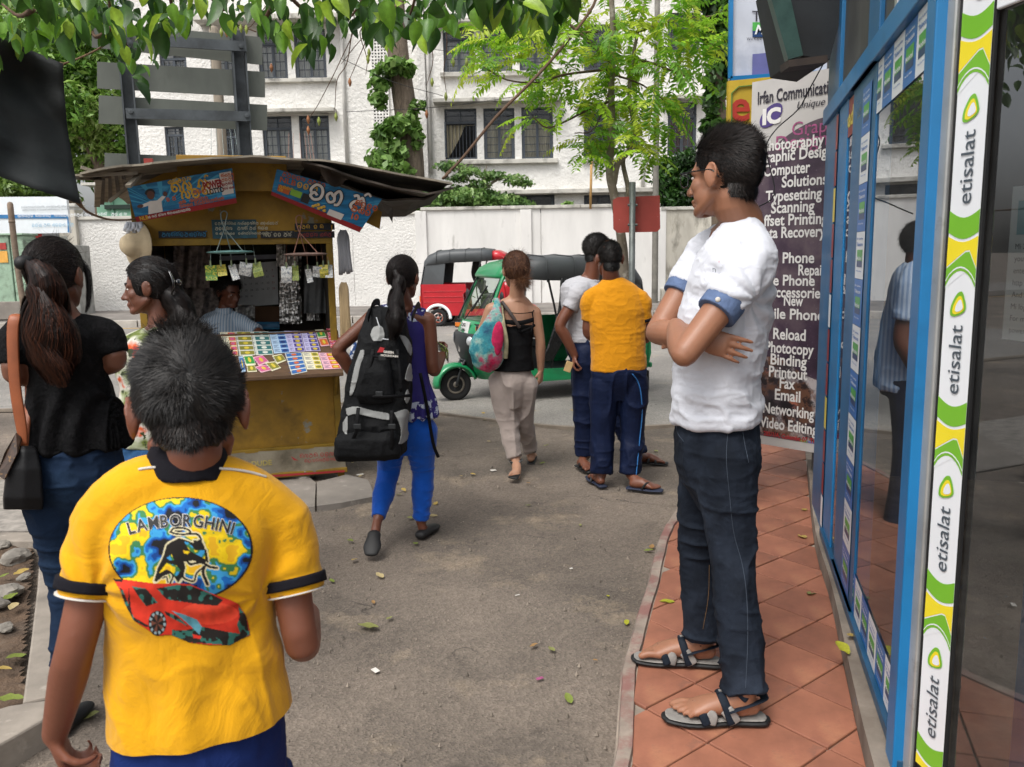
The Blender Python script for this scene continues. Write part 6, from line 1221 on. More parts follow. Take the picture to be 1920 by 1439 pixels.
by=[90,72,78,64,66,35,80,150,160,75,40,30,18,40,30,66,85,100,80,35,45,72,60,66,45,25,12,10,25,26,0,-40]
cand=[]
for k in range(760):
 px=RNG.uniform(-60,1085);lim=float(np.interp(px,bx,by));t=RNG.random()**.62;py=lerp(-75,lim,t);Y=RNG.uniform(2.9,4.3)
 if px>870:Y=RNG.uniform(2.5,3.1)
 dens=1 if (px<320 or 480<px<1085) else .6
 if RNG.random()>dens:continue
 cand.append((px,py,Y))
cand.sort(key=lambda c:(c[1]<-25,c[2]));twp=[]
stuffV,stuffF,stuffC=[],[],[]
for i,(px,py,Y) in enumerate(cand):
 p=at(px,py,Y);L=RNG.uniform(.045,.11);me=BLs[RNG.integers(15)]
 down=RNG.random()<.66;ez=RNG.uniform(-math.pi,math.pi);ey=R(RNG.uniform(58,95)) if down else R(RNG.uniform(0,50))
 E=Euler((RNG.normal()*.5,ey,ez));
 if i<300:
  o=bpy.data.objects.new('leaf',me);COL.objects.link(o);o.parent=ot;o.location=p-OFF[ot.name];o.rotation_euler=E;o.scale=(L,)*3
 else:
  V=verts(me)*L@np.array(E.to_matrix()).T+np.array(p-OFF[ot.name]);b=sum(len(x) for x in stuffV);stuffV.append(V);stuffF+=[tuple(v+b for v in q.vertices) for q in me.polygons]
  stuffC.append(np.tile(np.array(rgb(['#27451c','#35591f','#446c22'][i%3])),(len(V),1)))
 if i%3==0:twp.append(p)
o=link('further_leaves',np_mesh('further_leaves',np.concatenate(stuffV),stuffF,np.concatenate(stuffC)),ot,M_bl,True);o['kind']='stuff'
M_tw=mat('twig_brown','#5a4433',.9,var=.2)
paths=[[(-80,-90),(10,-10),(60,20),(120,30),(150,60)],[(200,-100),(205,-10),(215,50),(235,80),(245,120)],[(60,20),(35,30),(0,5)],[(300,-90),(320,0),(330,40)],[(480,-90),(540,-10),(590,40),(600,70)],[(700,-90),(690,-20),(660,30)],[(760,-90),(780,-20),(765,40)],[(560,-60),(500,30),(515,60)],[(900,-90),(880,-40),(860,0)],[(1040,-90),(980,-40),(960,-10)],[(215,50),(180,70),(170,45)],[(330,-80),(390,-10),(420,20)]]
for pth in paths:limbs(ot,'branch',[([at(x,y,3.6+.1*i) for i,(x,y) in enumerate(pth)],.012,.004)],M_tw)
for pth in ([(640,-60),(665,40),(640,110),(600,190),(580,222)],[(660,60),(650,120),(632,150),(628,205)],[(560,-50),(500,10),(460,55),(405,20)],[(700,-40),(690,60),(672,110),(655,150)],[(760,0),(720,30),(672,80),(640,120)],[(700,40),(675,60),(688,110),(686,140)],[(800,60),(812,110),(800,160)],[(830,-60),(838,80),(832,130),(837,175)],[(480,60),(440,45),(425,40)]):
 limbs(ot,'twig',[([at(x,y,4.2) for x,y in pth],.003,.0015)],M_tw)
M_bud=mat('bud','#93a04a',.6,var=.2);M_budr=mat('bud_brown','#a06a44',.7,var=.2)
for i,(x,y) in enumerate(((578,225),(598,228),(630,220),(578,245),(462,56),(452,54),(656,155),(692,100),(690,112),(509,128),(850,118),(875,118),(800,215),(836,182),(810,155),(425,62),(415,62))):
 mb=MB();mb.smooth=True ;p=at(x,y,4.2);mb.tube([p+Vector((0,0,.018)),p,p-Vector((0,0,.018))],[.004,.009,.003],7);mb.obj('bud',M_bud if i%3 else M_budr,ot)
mb=MB();mb.smooth=True ;pts=[at(836,328,6.3),at(868,296,6.4),at(930,220,6.6),at(1000,150,6.8),at(1060,82,7.0),at(1112,12,7.2),at(1125,-40,7.3)];mb.tube(pts,[.010,.011,.012,.012,.013,.012,.012],7);mb.tube([at(838,330,6.3),at(830,335,6.25),at(845,322,6.3)],[.012,.01,.008],6)
mb.obj('slanting_rope',M_tw,loc=pts[0],label='thin brown line slanting from the kiosk roof corner up into the feathery tree',cat='rope')
mb=MB()
for (x0,y0,x1,y1,Y) in ((650,210,1010,175,24),(790,90,1250,130,23),(640,110,830,180,24)):mb.smooth=True ;mb.tube([at(x0,y0,Y),at((x0+x1)/2,(y0+y1)/2+8,Y),at(x1,y1,Y)],[.008]*3,4,cap='flat')
mb.obj('overhead_wire',M_blk,loc=at(650,210,24),label='faint thin wires stretched across the white facade',cat='wire',kind='stuff')
# ================================================================ PEOPLE
def skin(name,col):
 return mat(name,col,.48,var=.10,vs=9,bump=.25,bs=140,bd=.0012,sss=.12,spots=[(tuple(c*.72 for c in rgb(col)),6,.55,.8,.35)])
def v3(p):return np.array(p,float)
def rotm(yaw,pitch=0,roll=0):return np.array((Matrix.Rotation(R(yaw),3,'Z')@Matrix.Rotation(R(pitch),3,'X')@Matrix.Rotation(R(roll),3,'Y')))
def head_parts(mb,c,M,s=1.0,neck=None,nr=.054,ears=True,fem=False):
 L=lambda x,y,z:v3(c)+M@(np.array([x,y,z])*s)
 E=lambda x,y,z,r,MM=None:mb.ell(L(x,y,z),np.array(r)*s,M if MM is None else M@MM,18,13)
 E(0,-.012,.035,(.076,.096,.088));E(0,.028,-.022,(.059,.062,.083));E(0,.045,.02,(.058,.045,.045))
 mb.tube([L(-.052,.0,-.045),L(-.036,.05,-.082),L(0,.078,-.092),L(.036,.05,-.082),L(.052,.0,-.045)],[.016*s]*5,8)
 E(0,.078,-.091,(.019,.016,.015))
 for q in (-1,1):E(q*.040,.036,-.048,(.021,.036,.034))
 mb.tube([L(-.045,.070,.018),L(0,.087,.016),L(.045,.070,.018)],[.010*s]*3,8)
 mb.tube([L(0,.086,.012),L(0,.100,-.016),L(0,.111,-.034)],[.008*s,.0095*s,.012*s],8)
 for q in (-1,1):
  E(q*.012,.098,-.037,(.0085,.009,.007));E(q*.040,.058,-.022,(.022,.022,.024));E(q*.030,.074,-.004,(.013,.010,.008))
  if ears:
   Re=rotm(q*-18,0,0);E(q*.083,-.010,-.001,(.009,.022,.033),Re)
   P_=[(.083,.004,-.026),(.084,-.006,-.033),(.088,-.020,-.020),(.092,-.029,.006),(.090,-.021,.028),(.085,-.004,.031),(.080,.008,.014)]
   mb.tube([L(q*a,b,z) for a,b,z in P_],[.0042*s]*7,6)
 E(0,.090,-.0595,(.023,.011,.0062));E(0,.088,-.0705,(.020,.011,.0068))
 if neck is not None:mb.tube([L(0,-.022,.0),L(0,-.028,-.07),neck,v3(neck)+(0,0,-.03)],[nr*s*.95,nr*s*.92,nr*s*1.0,nr*s*1.1],16,side=M[:,0],cap='flat')
 return L
def eyes(root,c,M,s=1.0,brow=None):
 for q in (-1,1):
  mb=MB();mb.smooth=True ;mb.m=0;p=v3(c)+M@(np.array([q*.030,.0755,.002])*s);mb.ell(p,(.0125*s,.008*s,.0058*s),M,12,9);mb.m=1;mb.ell(v3(c)+M@(np.array([q*.030,.0805,.002])*s),(.0055*s,.0042*s,.0055*s),M,10,7)
  mb.obj('eye',[mat('eye_white','#c9c1ba',.3,bump=0),mat('iris','#160d08',.2,bump=0)],root)
  mb=MB();mb.smooth=True ;mb.tube([v3(c)+M@(np.array([q*a,b,z])*s) for a,b,z in ((.012,.092,.020),(.032,.086,.027),(.050,.066,.021))],[(.003*s,.0045*s),(.003*s,.005*s),(.002*s,.003*s)],6);mb.obj('eyebrow',M_hair,root)
def hand(mb,w,d,pn,s=1.0,curl=25,thumb=1,spread=3,tcurl=20):
 """palm and five fingers. w wrist, d finger direction, pn palm normal, thumb +1/-1 side"""
 w=v3(w);d=v3(d);d/=np.linalg.norm(d);pn=v3(pn);pn-=d*pn.dot(d);pn/=np.linalg.norm(pn);lat=np.cross(d,pn)*thumb
 mb.tube([w-d*.02*s,w+d*.012*s,w+d*.045*s,w+d*.080*s],[(.024*s,.018*s),(.028*s,.017*s),(.037*s,.015*s),(.036*s,.012*s)],14,side=lat)
 def fing(o,dr,L,r,cu,ax):
  P=[o];dd=dr.copy();cc=math.radians(cu)
  for k,f in enumerate((.42,.32,.26)):
   a=cc*(.7 if k==0 else 1.0);dd=dd*math.cos(a)+ax*math.sin(a);ax=ax*math.cos(a)-dr*0;ax=ax-dd*ax.dot(dd);ax/=np.linalg.norm(ax);P.append(P[-1]+dd*L*f)
  mb.tube(P,[r,r*.96,r*.88,r*.70],8,sub=3)
 for i,(o,L,r) in enumerate(((.029,.070,.0082),(.0105,.079,.0086),(-.008,.073,.0082),(-.0255,.058,.0072))):
  dr=d+lat*math.radians(spread)*(1.3-i);dr/=np.linalg.norm(dr)
  fing(w+d*.068*s+lat*o*s,dr,(L+.014)*s,r*s,curl*(1+.12*i),pn.copy())
 dr=d*.72+lat*.62+pn*.25;dr/=np.linalg.norm(dr);fing(w+d*.012*s+lat*.022*s,dr,.088*s,.0105*s,tcurl,(d*.4+pn*.8-lat*.2))
def tleg(mb,h_,k_,a_,rs,q=.98,hem=None,n=20):
 h_,k_,a_=v3(h_),v3(k_),v3(a_);top=h_+(0,0,.07)
 mb.tube([top,h_,lerp(h_,k_,.5),k_,lerp(k_,a_,.45),lerp(k_,a_,q) if hem is None else hem],[rs[0]*.62,rs[0],rs[1],rs[2],rs[3],rs[4]],n,sub=4,cap='flat')
def limb3(mb,a,b,c,ra,rb,rc,n=14,mid=None,side=None,cap='round'):
 a,b,c=v3(a),v3(b),v3(c)
 mb.tube([a,lerp(a,b,.5),b,lerp(b,c,.35),c],[ra,lerp(v3(ra),v3(rb),.45) if not isinstance(ra,(int,float)) else lerp(ra,rb,.45),rb,(mid or (rb*1.04 if isinstance(rb,(int,float)) else rb)),rc],n,side=side,sub=3,cap=cap)
def wrinkle(comps):
 """comps: (amp, freq, (sx,sy,sz), seed, power, weightfn)"""
 def f(V,N):
  d=np.zeros(len(V))
  for amp,fr_,st,seed,pw,wf in comps:
   Q=V*np.array(st);W=Q+.35/fr_*np.stack([vnoise(Q,fr_*.7,seed+9),vnoise(Q,fr_*.7,seed+19),vnoise(Q,fr_*.7,seed+29)],1)
   n=1-np.abs(2*vnoise(W,fr_,seed)-1);v=amp*(n**pw-.35);d+=v*(wf(V) if wf else 1)
  return d
 return f
def fur(name,root,P,D,Nn,L,w,cols,m=None,k=4,grav=0.0,curl=0.0,keep=None,seed=1,jit=.25,target=None,clump=0):
 """ribbon strands from roots P along D; keep = (centre, M, radii) surface they stay outside of"""
 g=np.random.default_rng(seed);n=len(P)
 if clump:D=D+clump*(np.stack([vnoise(P,38,71),vnoise(P,38,72),vnoise(P,38,73)],1)-.5)*2
 D=D+g.normal(size=D.shape)*jit;D/=np.linalg.norm(D,axis=1)[:,None];L=np.broadcast_to(L,(n,))*(.7+.6*g.random(n));cur=P.copy();rows=[];off_=g.normal(size=P.shape)*.006;tw_=g.normal(size=(n,1))*.5
 ph=g.random(n)*6.28
 for i in range(k+1):
  side=np.cross(D,Nn)+(Nn*tw_ if target is not None else 0);side/=(np.linalg.norm(side,axis=1)[:,None]+1e-9);ww=w*(1-.8*(i/k)**1.5)
  rows.append(cur-side*ww/2);rows.append(cur+side*ww/2)
  D=D+np.array([0,0,-grav])/k
  if curl:D=D+side*(np.sin(ph+i*1.9)*curl)[:,None]
  D/=np.linalg.norm(D,axis=1)[:,None]
  cur=cur+((target+off_-cur)/max(1,k-i) if target is not None else D*(L/k)[:,None])
  if keep is not None:
   c,M,r=keep;Nn=((cur-c)@M/r**2)@M.T;Nn/=np.linalg.norm(Nn,axis=1)[:,None];q=(cur-c)@M;l=np.linalg.norm(q/r,axis=1);bad=l<1.0;q[bad]/=l[bad][:,None];cur=c+q@M.T
 V=np.stack(rows,1).reshape(-1,3);b=np.arange(n)*(2*(k+1));Fq=np.stack([np.stack([b+2*i,b+2*i+1,b+2*i+3,b+2*i+2],1) for i in range(k)],1).reshape(-1,4)
 c0=np.array([rgb(c) for c in cols]);t=g.random(n)*(len(cols)-1);ii=np.minimum(t.astype(int),len(cols)-2) if len(cols)>1 else t.astype(int)*0
 C=c0[ii]*(1-(t-ii))[:,None]+c0[np.minimum(ii+1,len(cols)-1)]*(t-ii)[:,None];C=np.repeat(C,2*(k+1),0)
 return V,Fq,C
M_hair=mat('hair_dark','#0b0908',.6,var=.3,vs=30,bump=.5,bs=220,bd=.004,spec=.5,stretch=(3,3,.6))
M_hairv=vcmat('hair_strands',.5,bump=0,spec=.28);M_hairg=vcmat('hair_glossy',.45,bump=0,spec=.2)
M_brown=mat('hair_brown','#2e1c12',.45,var=.3,vs=30,bump=.4,bs=200)
CR=np.array([.076,.096,.088])
def scalp(root,c,M,s,pred,flow,L,n,w,cols,m=None,thick=.007,grav=.0,curl=0,lift=.3,seed=1,jit=.25,k=4,fat=(1,1,1),target=None,clump=0):
 """hair: dark cap over the cranium plus strands"""
 cc=v3(c)+M@(np.array([0,-.012,.035])*s);r=(CR*np.array(fat)+thick)*s
 g=np.random.default_rng(seed);d=g.normal(size=(n*3,3));d/=np.linalg.norm(d,axis=1)[:,None];q=d*r/s+np.array([0,-.012,.035]);ok=pred(q[:,0],q[:,1],q[:,2]);d=d[ok][:n];q=q[ok][:n]
 Nl=d/r;Nl/=np.linalg.norm(Nl,axis=1)[:,None];Fl=flow(q,Nl);Fl=Fl-Nl*np.sum(Fl*Nl,1)[:,None];Fl/=(np.linalg.norm(Fl,axis=1)[:,None]+1e-9);Dl=Fl+Nl*lift
 LL=L(q) if callable(L) else L
 V,Fq,C=fur('hair',root,cc+(d*r*.985)@M.T,Dl@M.T,Nl@M.T,LL*s,w,cols,k=k,grav=grav,curl=curl,keep=(cc,M,r*(.99 if target is None else 1.03)),seed=seed,jit=jit,target=target,clump=clump)
 o=OFF[root.name]
 nt_,np_=40,26;Vc=[];
 for i in range(np_):
  ph=math.pi*(i/(np_-1));
  for j in range(nt_):th=2*math.pi*j/nt_;Vc.append([math.cos(th)*math.sin(ph),math.sin(th)*math.sin(ph),math.cos(ph)])
 Vc=np.array(Vc);ql=Vc*r/s*.985+np.array([0,-.012,.035]);okv=pred(ql[:,0],ql[:,1],ql[:,2]);ql2=ql*(1+.012*(vnoise(ql,60,seed)-.5)[:,None]*2)
 Wc=v3(c)+(ql2*s)@M.T;Fc=[(i*nt_+j,i*nt_+(j+1)%nt_,(i+1)*nt_+(j+1)%nt_,(i+1)*nt_+j) for i in range(np_-1) for j in range(nt_)];Fc=np.array([f for f in Fc if sum(okv[list(f)])>=3])
 b=len(V);Vall=np.concatenate([V,Wc]);dk=np.tile(np.array(rgb(cols[0]))*.7,(len(Wc),1));Fall=np.concatenate([Fq,Fc+b]);Call=np.concatenate([C,dk])
 return link('hair',np_mesh('hair',Vall-np.array(o),Fall,Call),root,M_hairv if target is None else M_hairg,False)
def tail(root,pts,rad,n,w,cols,seed=2,wave=.0,wf=9,k=16,tipcols=None,name='hair',flat=1.0,core=True):
 g=np.random.default_rng(seed);P=np.array(crom([v3(p) for p in pts],6));Rr=np.interp(np.linspace(0,1,len(P)),np.linspace(0,1,len(rad)),rad);u=np.linspace(0,1,len(P));uu=np.linspace(0,1,k+1)
 C3=np.stack([np.interp(uu,u,P[:,i]) for i in range(3)],1);RR=np.interp(uu,u,Rr);T=np.gradient(C3,axis=0);T/=np.linalg.norm(T,axis=1)[:,None];A=np.cross(T,[0,1,.01]);A/=np.linalg.norm(A,axis=1)[:,None];B=np.cross(T,A)
 a=g.random(n)*6.283;r=g.random(n)**.4;ph=g.random(n)*.8;end=.82+.18*g.random(n);rows=[];prev=None
 for i in range(k+1):
  t=i/k;te=np.minimum(t,1)*end;idx=te*k;i0=np.minimum(idx.astype(int),k-1);fr_=(idx-i0)[:,None]
  Cn=C3[i0]*(1-fr_)+C3[i0+1]*fr_;Rn=(RR[i0]*(1-fr_[:,0])+RR[i0+1]*fr_[:,0]);An,Bn=A[i0],B[i0];ang=a+.35*np.sin(t*6+ph*6)*t
  wv=wave*np.sin(t*wf*2+np.floor(a*1.6)*1.3+ph)*min(1,t*2.5)
  p=Cn+An*((np.cos(ang)*r)*Rn+wv)[:,None]+Bn*((np.sin(ang)*r)*Rn*flat+wv*.5)[:,None];nn=An*np.cos(ang)[:,None]+Bn*np.sin(ang)[:,None]
  sd_=np.cross(T[i0],nn);sd_/=np.linalg.norm(sd_,axis=1)[:,None]+1e-9;ww=w*(1-.7*t**3);rows+=[p-sd_*ww/2,p+sd_*ww/2]
 V=np.stack(rows,1).reshape(-1,3);b=np.arange(n)*(2*(k+1));Fq=np.stack([np.stack([b+2*i,b+2*i+1,b+2*i+3,b+2*i+2],1) for i in range(k)],1).reshape(-1,4)
 c0=np.array([rgb(c) for c in cols]);c1=np.array([rgb(c) for c in (tipcols or cols)]);kk=g.integers(len(cols),size=n);k2=g.integers(len(c1),size=n);tt=np.repeat(np.linspace(0,1,k+1),2)[None,:,None]**1.3
 C=(c0[kk][:,None,:]*(1-tt)+c1[k2][:,None,:]*tt).reshape(-1,3)
 if core:
  mb=MB();mb.tube([C3[i] for i in range(0,k-1,1)],[(max(.002,RR[i]*.5),max(.002,RR[i]*.5*flat)) for i in range(0,k-1,1)],10,sub=1,side=(1,0,0));b=len(V);V=np.concatenate([V,np.array(mb.v)]);mbF=[q if len(q)==4 else None for q in mb.f];Fq=np.concatenate([Fq,np.array([q for q in mbF if q])+b]);C=np.concatenate([C,np.tile(c0[0]*.8,(len(mb.v),1))])
 return link(name,np_mesh(name,V-np.array(OFF[root.name]),Fq,C),root,M_hairg,False)
def shoe(mb,heel,toe,w=.042,h=.05,up=(0,0,1)):
 heel,toe=v3(heel),v3(toe);up=v3(up);d=toe-heel;L=np.linalg.norm(d);d/=L;sd_=np.cross(d,up);sd_/=np.linalg.norm(sd_)
 mb.tube([heel+d*.02+up*h*.5,heel+d*L*.3+up*h*.5,heel+d*L*.62+up*h*.42,heel+d*L*.9+up*h*.30],[(w*.75,h*.5),(w*.78,h*.5),(w,h*.42),(w*.75,h*.28)],16,side=sd_,sub=4)
def foot(mb,ankle,heel,toe,s=1.0,lat=1,up=(0,0,1),lift=.0):
 """bare foot with five toes; lat +1 when the big toe is on side d x up"""
 heel,toe,ankle=v3(heel),v3(toe),v3(ankle);up=v3(up);d=toe-heel;L=np.linalg.norm(d);d/=L;sd_=np.cross(d,up);sd_/=np.linalg.norm(sd_);q=lat
 mb.tube([heel+d*.025*s+up*.028*s,heel+d*L*.3+up*.034*s,heel+d*L*.55+up*.030*s,heel+d*L*.74+up*.020*s],[(.029*s,.028*s),(.031*s,.034*s),(.038*s,.028*s),(.044*s,.017*s)],16,side=sd_,sub=4)
 mb.tube([ankle,lerp(ankle,heel+d*.05*s+up*.04*s,.6),heel+d*.055*s+up*.03*s],[.034*s,.035*s,.034*s],14)
 mb.tube([lerp(ankle,heel+d*.05,.3),heel+d*L*.40+up*.045*s,heel+d*L*.62+up*.028*s],[.028*s,.026*s,.018*s],12)
 for i,(o,l,r) in enumerate(((.034,1.0,.0125),(.014,.99,.0088),(-.003,.95,.0082),(-.019,.90,.0078),(-.033,.84,.0075))):
  b=heel+d*L*.70+sd_*q*o*s*.9+up*.016*s;e=heel+d*L*(l-.05)+sd_*q*o*s+up*.0105*s;mb.tube([b,lerp(b,e,.6)+up*.006*s,e],[r*s*1.05,r*s,r*s*.95],10,sub=3)
SK={}
def px3(*p):return v3(at(p[0],p[1],p[2]))
def person(label,loc):return thing('person',loc,label,'person')
def hemcut(me,a,b):
 n=np.cross(b-a,(0,1,0));n/=np.linalg.norm(n);n=-n if n[2]>0 else n;bm=bmesh.new();bm.from_mesh(me)
 bmesh.ops.bisect_plane(bm,geom=list(bm.verts)+list(bm.edges)+list(bm.faces),plane_co=Vector(a),plane_no=Vector(n),clear_outer=True);bm.to_mesh(me);bm.free();return me
def nape(root,hc,M,s,n,L,cols,seed=1,r=(.058,.052,.052),c=(0,-.042,-.042)):
 g=np.random.default_rng(seed);d=g.normal(size=(n*4,3));d/=np.linalg.norm(d,axis=1)[:,None];d=d[(d[:,1]<-.25)&(d[:,2]<.75)&(d[:,2]>-.75+.5*np.abs(d[:,0]))][:n];rr=np.array(r)*s;cc=v3(hc)+M@(np.array(c)*s)
 V,Fq,C=fur('hair',root,cc+(d*rr)@M.T,(np.array([0,0,-1.0])+d*.35)@M.T+0*d,d@M.T,L*s,.0013,cols,k=3,jit=.22,seed=seed)
 mb=MB();mb.ell(cc,rr*.995,M,18,13);b=len(V);keepf=[f for f in mb.f if len(f)==4 and all((lambda q:q[1]<-.15*rr[1] and q[2]>-.68*rr[2])((np.array(mb.v[i])-cc)@M) for i in f)]
 return link('nape_hair',np_mesh('nape_hair',np.concatenate([V,np.array(mb.v)])-np.array(OFF[root.name]),np.concatenate([Fq,np.array(keepf)+b]),np.concatenate([C,np.tile(np.array(rgb(cols[0])),(len(mb.v),1))])),root,M_hairv,False)
YB=1.22;A=lambda x,y,dy=0:px3(x,y,YB+dy+(x-356)*.00028)
boy=person('boy seen from behind in a yellow shirt printed with a red sports car',(A(360,1100)[0],YB,0));M_sk1=skin('skin_boy','#7a4a37')
HB=rotm(21,-20);hc=A(355,777,.03);nk=A(352,868,0)
mb=MB();head_parts(mb,hc,HB,.95,nk,.050)
sL,eL,wL=A(200,985),A(142,1212,-.02),A(103,1378,.03);sR,eR,wR=A(525,985),A(566,1208,-.03),A(580,1150,.20)
mb.tube([A(372,1420,0),A(372,1250,0),A(356,1080,0),A(352,960,0),A(352,880,0)],[(.10,.065),(.092,.058),(.098,.06),(.092,.055),(.045,.045)],18,side=(.94,.34,0))
for s_,e_,w_ in ((sL,eL,wL),(sR,eR,wR)):mb.tube([A(352,930),s_],[.045,.036],12);limb3(mb,s_,e_,w_,.034,.0275,.0195,mid=.028)
hand(mb,wL,(.12,.25,-1),(.9,.3,.1),.76,50,1,1,35);hand(mb,wR,(-.4,.5,.3),(-.5,-.5,0),.8,40,-1)
hipL,hipR=A(300,1470),A(455,1470);kL,kR=v3((hipL[0]-.01,YB+.02,.42)),v3((hipR[0]+.02,YB+.08,.42));aL,aR=v3((hipL[0]-.02,YB-.06,.08)),v3((hipR[0]+.03,YB+.12,.08))
for h_,k_,a_ in ((hipL,kL,aL),(hipR,kR,aR)):limb3(mb,h_,k_,a_,.07,.05,.032,mid=.048);shoe(mb,a_+(0,-.05,-.08),a_+(0,.14,-.08),.036,.05)
put('body',remesh(mb,.0045,8,.6),boy,M_sk1)
M_yel=mat('yellow_cotton','#d89d12',.85,var=.06,vs=6,bump=.35,bs=300,bd=.0012,sheen=.15,spots=[('#c58b0a',4,.55,.75,.3)])
mb=MB()
mb.tube([A(377,1372,.0),A(377,1335,.0),A(370,1250,.005),A(360,1150,.01),A(354,1060,.0),A(352,985,-.005),A(352,925,.0),A(352,880,.005)],[(.138,.095),(.140,.097),(.132,.088),(.124,.085),(.132,.088),(.140,.082),(.112,.066),(.058,.05)],26,side=(.94,.34,-.05),cap='flat',sub=4)
mb.tube([A(352,905),A(262,930,-.003),A(195,985)],[(.05,.05),(.052,.056),(.043,.050)],16,side=(0,1,0));mb.tube([A(352,905),A(440,930,-.003),A(530,985)],[(.05,.05),(.052,.056),(.045,.050)],16,side=(0,1,0))
slL,slR=A(160,1118,-.012),A(556,1112,-.02)
mb.tube([A(205,965),A(178,1040),slL],[.046,.044,(.0355,.038)],18,cap='flat',side=(1,0,0));mb.tube([A(522,965),A(543,1040),slR],[.047,.047,(.041,.042)],18,cap='flat',side=(1,0,0))
zc_=A(0,1180)[2];bx_=A(360,1100)[0]
def boyw(V,N):
 x,z=V[:,0]-bx_,V[:,2];low=np.clip((A(0,1230)[2]-z)/.10,0,1)
 d=.0045*np.sin(x*62+7*(z-zc_)+3.5*vnoise(V,7,3))*low*np.clip(1.2-np.abs(x)*4,.3,1)*vnoise(V,11,8)*1.6
 for sx,ax_ in ((-1,A(205,1085)),(1,A(505,1085))):
  dx,dz=(V[:,0]-ax_[0])*sx*-1,V[:,2]-ax_[2];rr_=np.hypot(dx,dz);an=np.arctan2(dz,dx);d+=.0026*np.sin(an*8+3*vnoise(V,12,4))*np.exp(-((rr_-.05)/.05)**2)
 d+=.0022*(fbm(V,14,5)-.5)*2+.0045*(1-np.abs(2*vnoise(np.stack([V[:,0]+.5*V[:,2],V[:,1],.45*V[:,2]-.3*V[:,0]],1)+.05*vnoise(V,7,31)[:,None],11,21)-1))**3*np.clip((A(0,1010)[2]-V[:,2])*9,.25,1)
 t=(x*.8+(z-zc_)*.75);d+=.0055*np.sin(t*95+2*vnoise(V,8,6))*np.clip((x-.01)*14,0,1)*low*np.clip((z-A(0,1370)[2])*20,0,1)
 return d
shirt=put('tshirt',hemcut(remesh(mb,.0042,5,None,boyw),v3(A(205,1380)),v3(A(548,1312))),boy,M_yel)
M_navy=mat('navy_knit','#17161c',.85,var=.1,bump=.3,bs=300,sheen=.2);M_whk=mat('white_knit','#cfcac2',.8,bump=.2,bs=300)
mb=MB();mb.tube([A(352,892,.0),A(352,862,.002),A(353,838,.006)],[(.070,.060),(.060,.056),(.053,.052)],24,side=(.94,.34,0),cap='flat');put('collar',remesh(mb,.004,3),boy,M_navy)
bv=BVHTree.FromPolygons([tuple(v.co+OFF[boy.name]) for v in shirt.data.vertices],[tuple(p.vertices) for p in shirt.data.polygons])
def onshirt(px,py,lift=.0012,bvh=None):
 d=ray(px,py).normalized();h=(bvh or bv).ray_cast(CAM,d)
 return None if h[0] is None else h[0]-d*lift
pts=[onshirt(x,y,.002) for x,y in ((262,880),(285,877),(305,877),(325,879),(352,881),(385,880),(410,879),(440,881),(470,886),(498,894))];pts=[p for p in pts if p is not None]
mb=MB();mb.smooth=True ;mb.tube(pts,[.0022]*len(pts),6);mb.obj('collar_piping',M_whk,boy)
for c_,dn,ra in ((slL,A(178,1040)-slL,(.0375,.040)),(slR,A(543,1040)-slR,(.0430,.044))):
 u_=dn/np.linalg.norm(dn)
 for nm,o0,o1,mm,ex in (('sleeve_band',.010,.026,M_navy,.0075),('sleeve_edge',-.0005,.0018,M_whk,.0035)):
  mb=MB();mb.smooth=True ;mb.tube([c_+u_*o0,c_+u_*(o0+o1)/2,c_+u_*o1],[(ra[0]+ex,ra[1]+ex)]*3,30,side=(1,0,0),cap='flat',sub=2);mb.obj(nm,mm,boy)
M_shorts=mat('blue_shorts','#16295f',.7,var=.15,vs=6,bump=.3,bs=250)
mb=MB();mb.tube([A(377,1500),A(377,1400),A(372,1300)],[(.135,.10),(.132,.092),(.12,.08)],22,side=(.94,.34,0),cap='flat');
for h_,k_ in ((hipL,kL),(hipR,kR)):mb.tube([h_,lerp(h_,k_,.5),k_+(0,0,-.02)],[.086,.082,.078],18,cap='flat')
put('shorts',remesh(mb,.006,8,None,wrinkle([(.006,9,(1.6,1,.7),5,2.5,None),(.003,22,(1,1,.6),7,2,None)])),boy,M_shorts)
wl=np.array([.004,-.105,.044])
def flow_boy(q,N):
 r=q-wl;tang=np.cross(N,r);return r*1.0+tang*.45+np.array([0,0,0])
scalp(boy,hc,HB,.95,lambda x,y,z:(z>-.070+.9*np.clip(y+.05,0,.2)+.010*np.sin(x*60))&~((y>.045)&(z<.065))&~((np.abs(x)>.058)&(z<.012)&(y>-.045)),flow_boy,lambda q:np.clip(np.linalg.norm(q-wl,axis=1)*.45,.009,.022)*np.where(q[:,2]>.06,1.3,.9),17000,.0012,['#0a0909','#171514','#26221f'],thick=.007,lift=.16,jit=.16,seed=3,curl=.25,clump=.55)
nape(boy,hc,HB,.95,2600,.012,['#0c0a0a','#1a1513','#2a201b'],14,(.056,.050,.046),(0,-.042,-.034))
g=np.random.default_rng(4);n=2600;cc=hc+HB@np.array([-.006,-.03,.113]);dd=g.normal(size=(n,3));dd/=np.linalg.norm(dd,axis=1)[:,None];dd[:,2]=np.abs(dd[:,2])
V,Fq,C=fur('hair',boy,cc+dd*np.array([.030,.028,.016])*g.random(n)[:,None]**.3-np.array([0,0,.008]),dd*.8+np.array([.25,-.1,.25]),dd,.034,.0012,['#0a0909','#1b1816','#2b2522'],k=5,curl=.45,seed=5,jit=.35)
link('hair_tuft',np_mesh('hair_tuft',V-np.array(OFF[boy.name]),Fq,C),boy,M_hairv,False)
def inpoly(X,Y,P):
 P=np.array(P,float);ins=np.zeros(X.shape,bool);j=len(P)-1
 for i in range(len(P)):
  c=((P[i,1]>Y)!=(P[j,1]>Y))&(X<(P[j,0]-P[i,0])*(Y-P[i,1])/(P[j,1]-P[i,1]+1e-12)+P[i,0]);ins^=c;j=i
 return ins
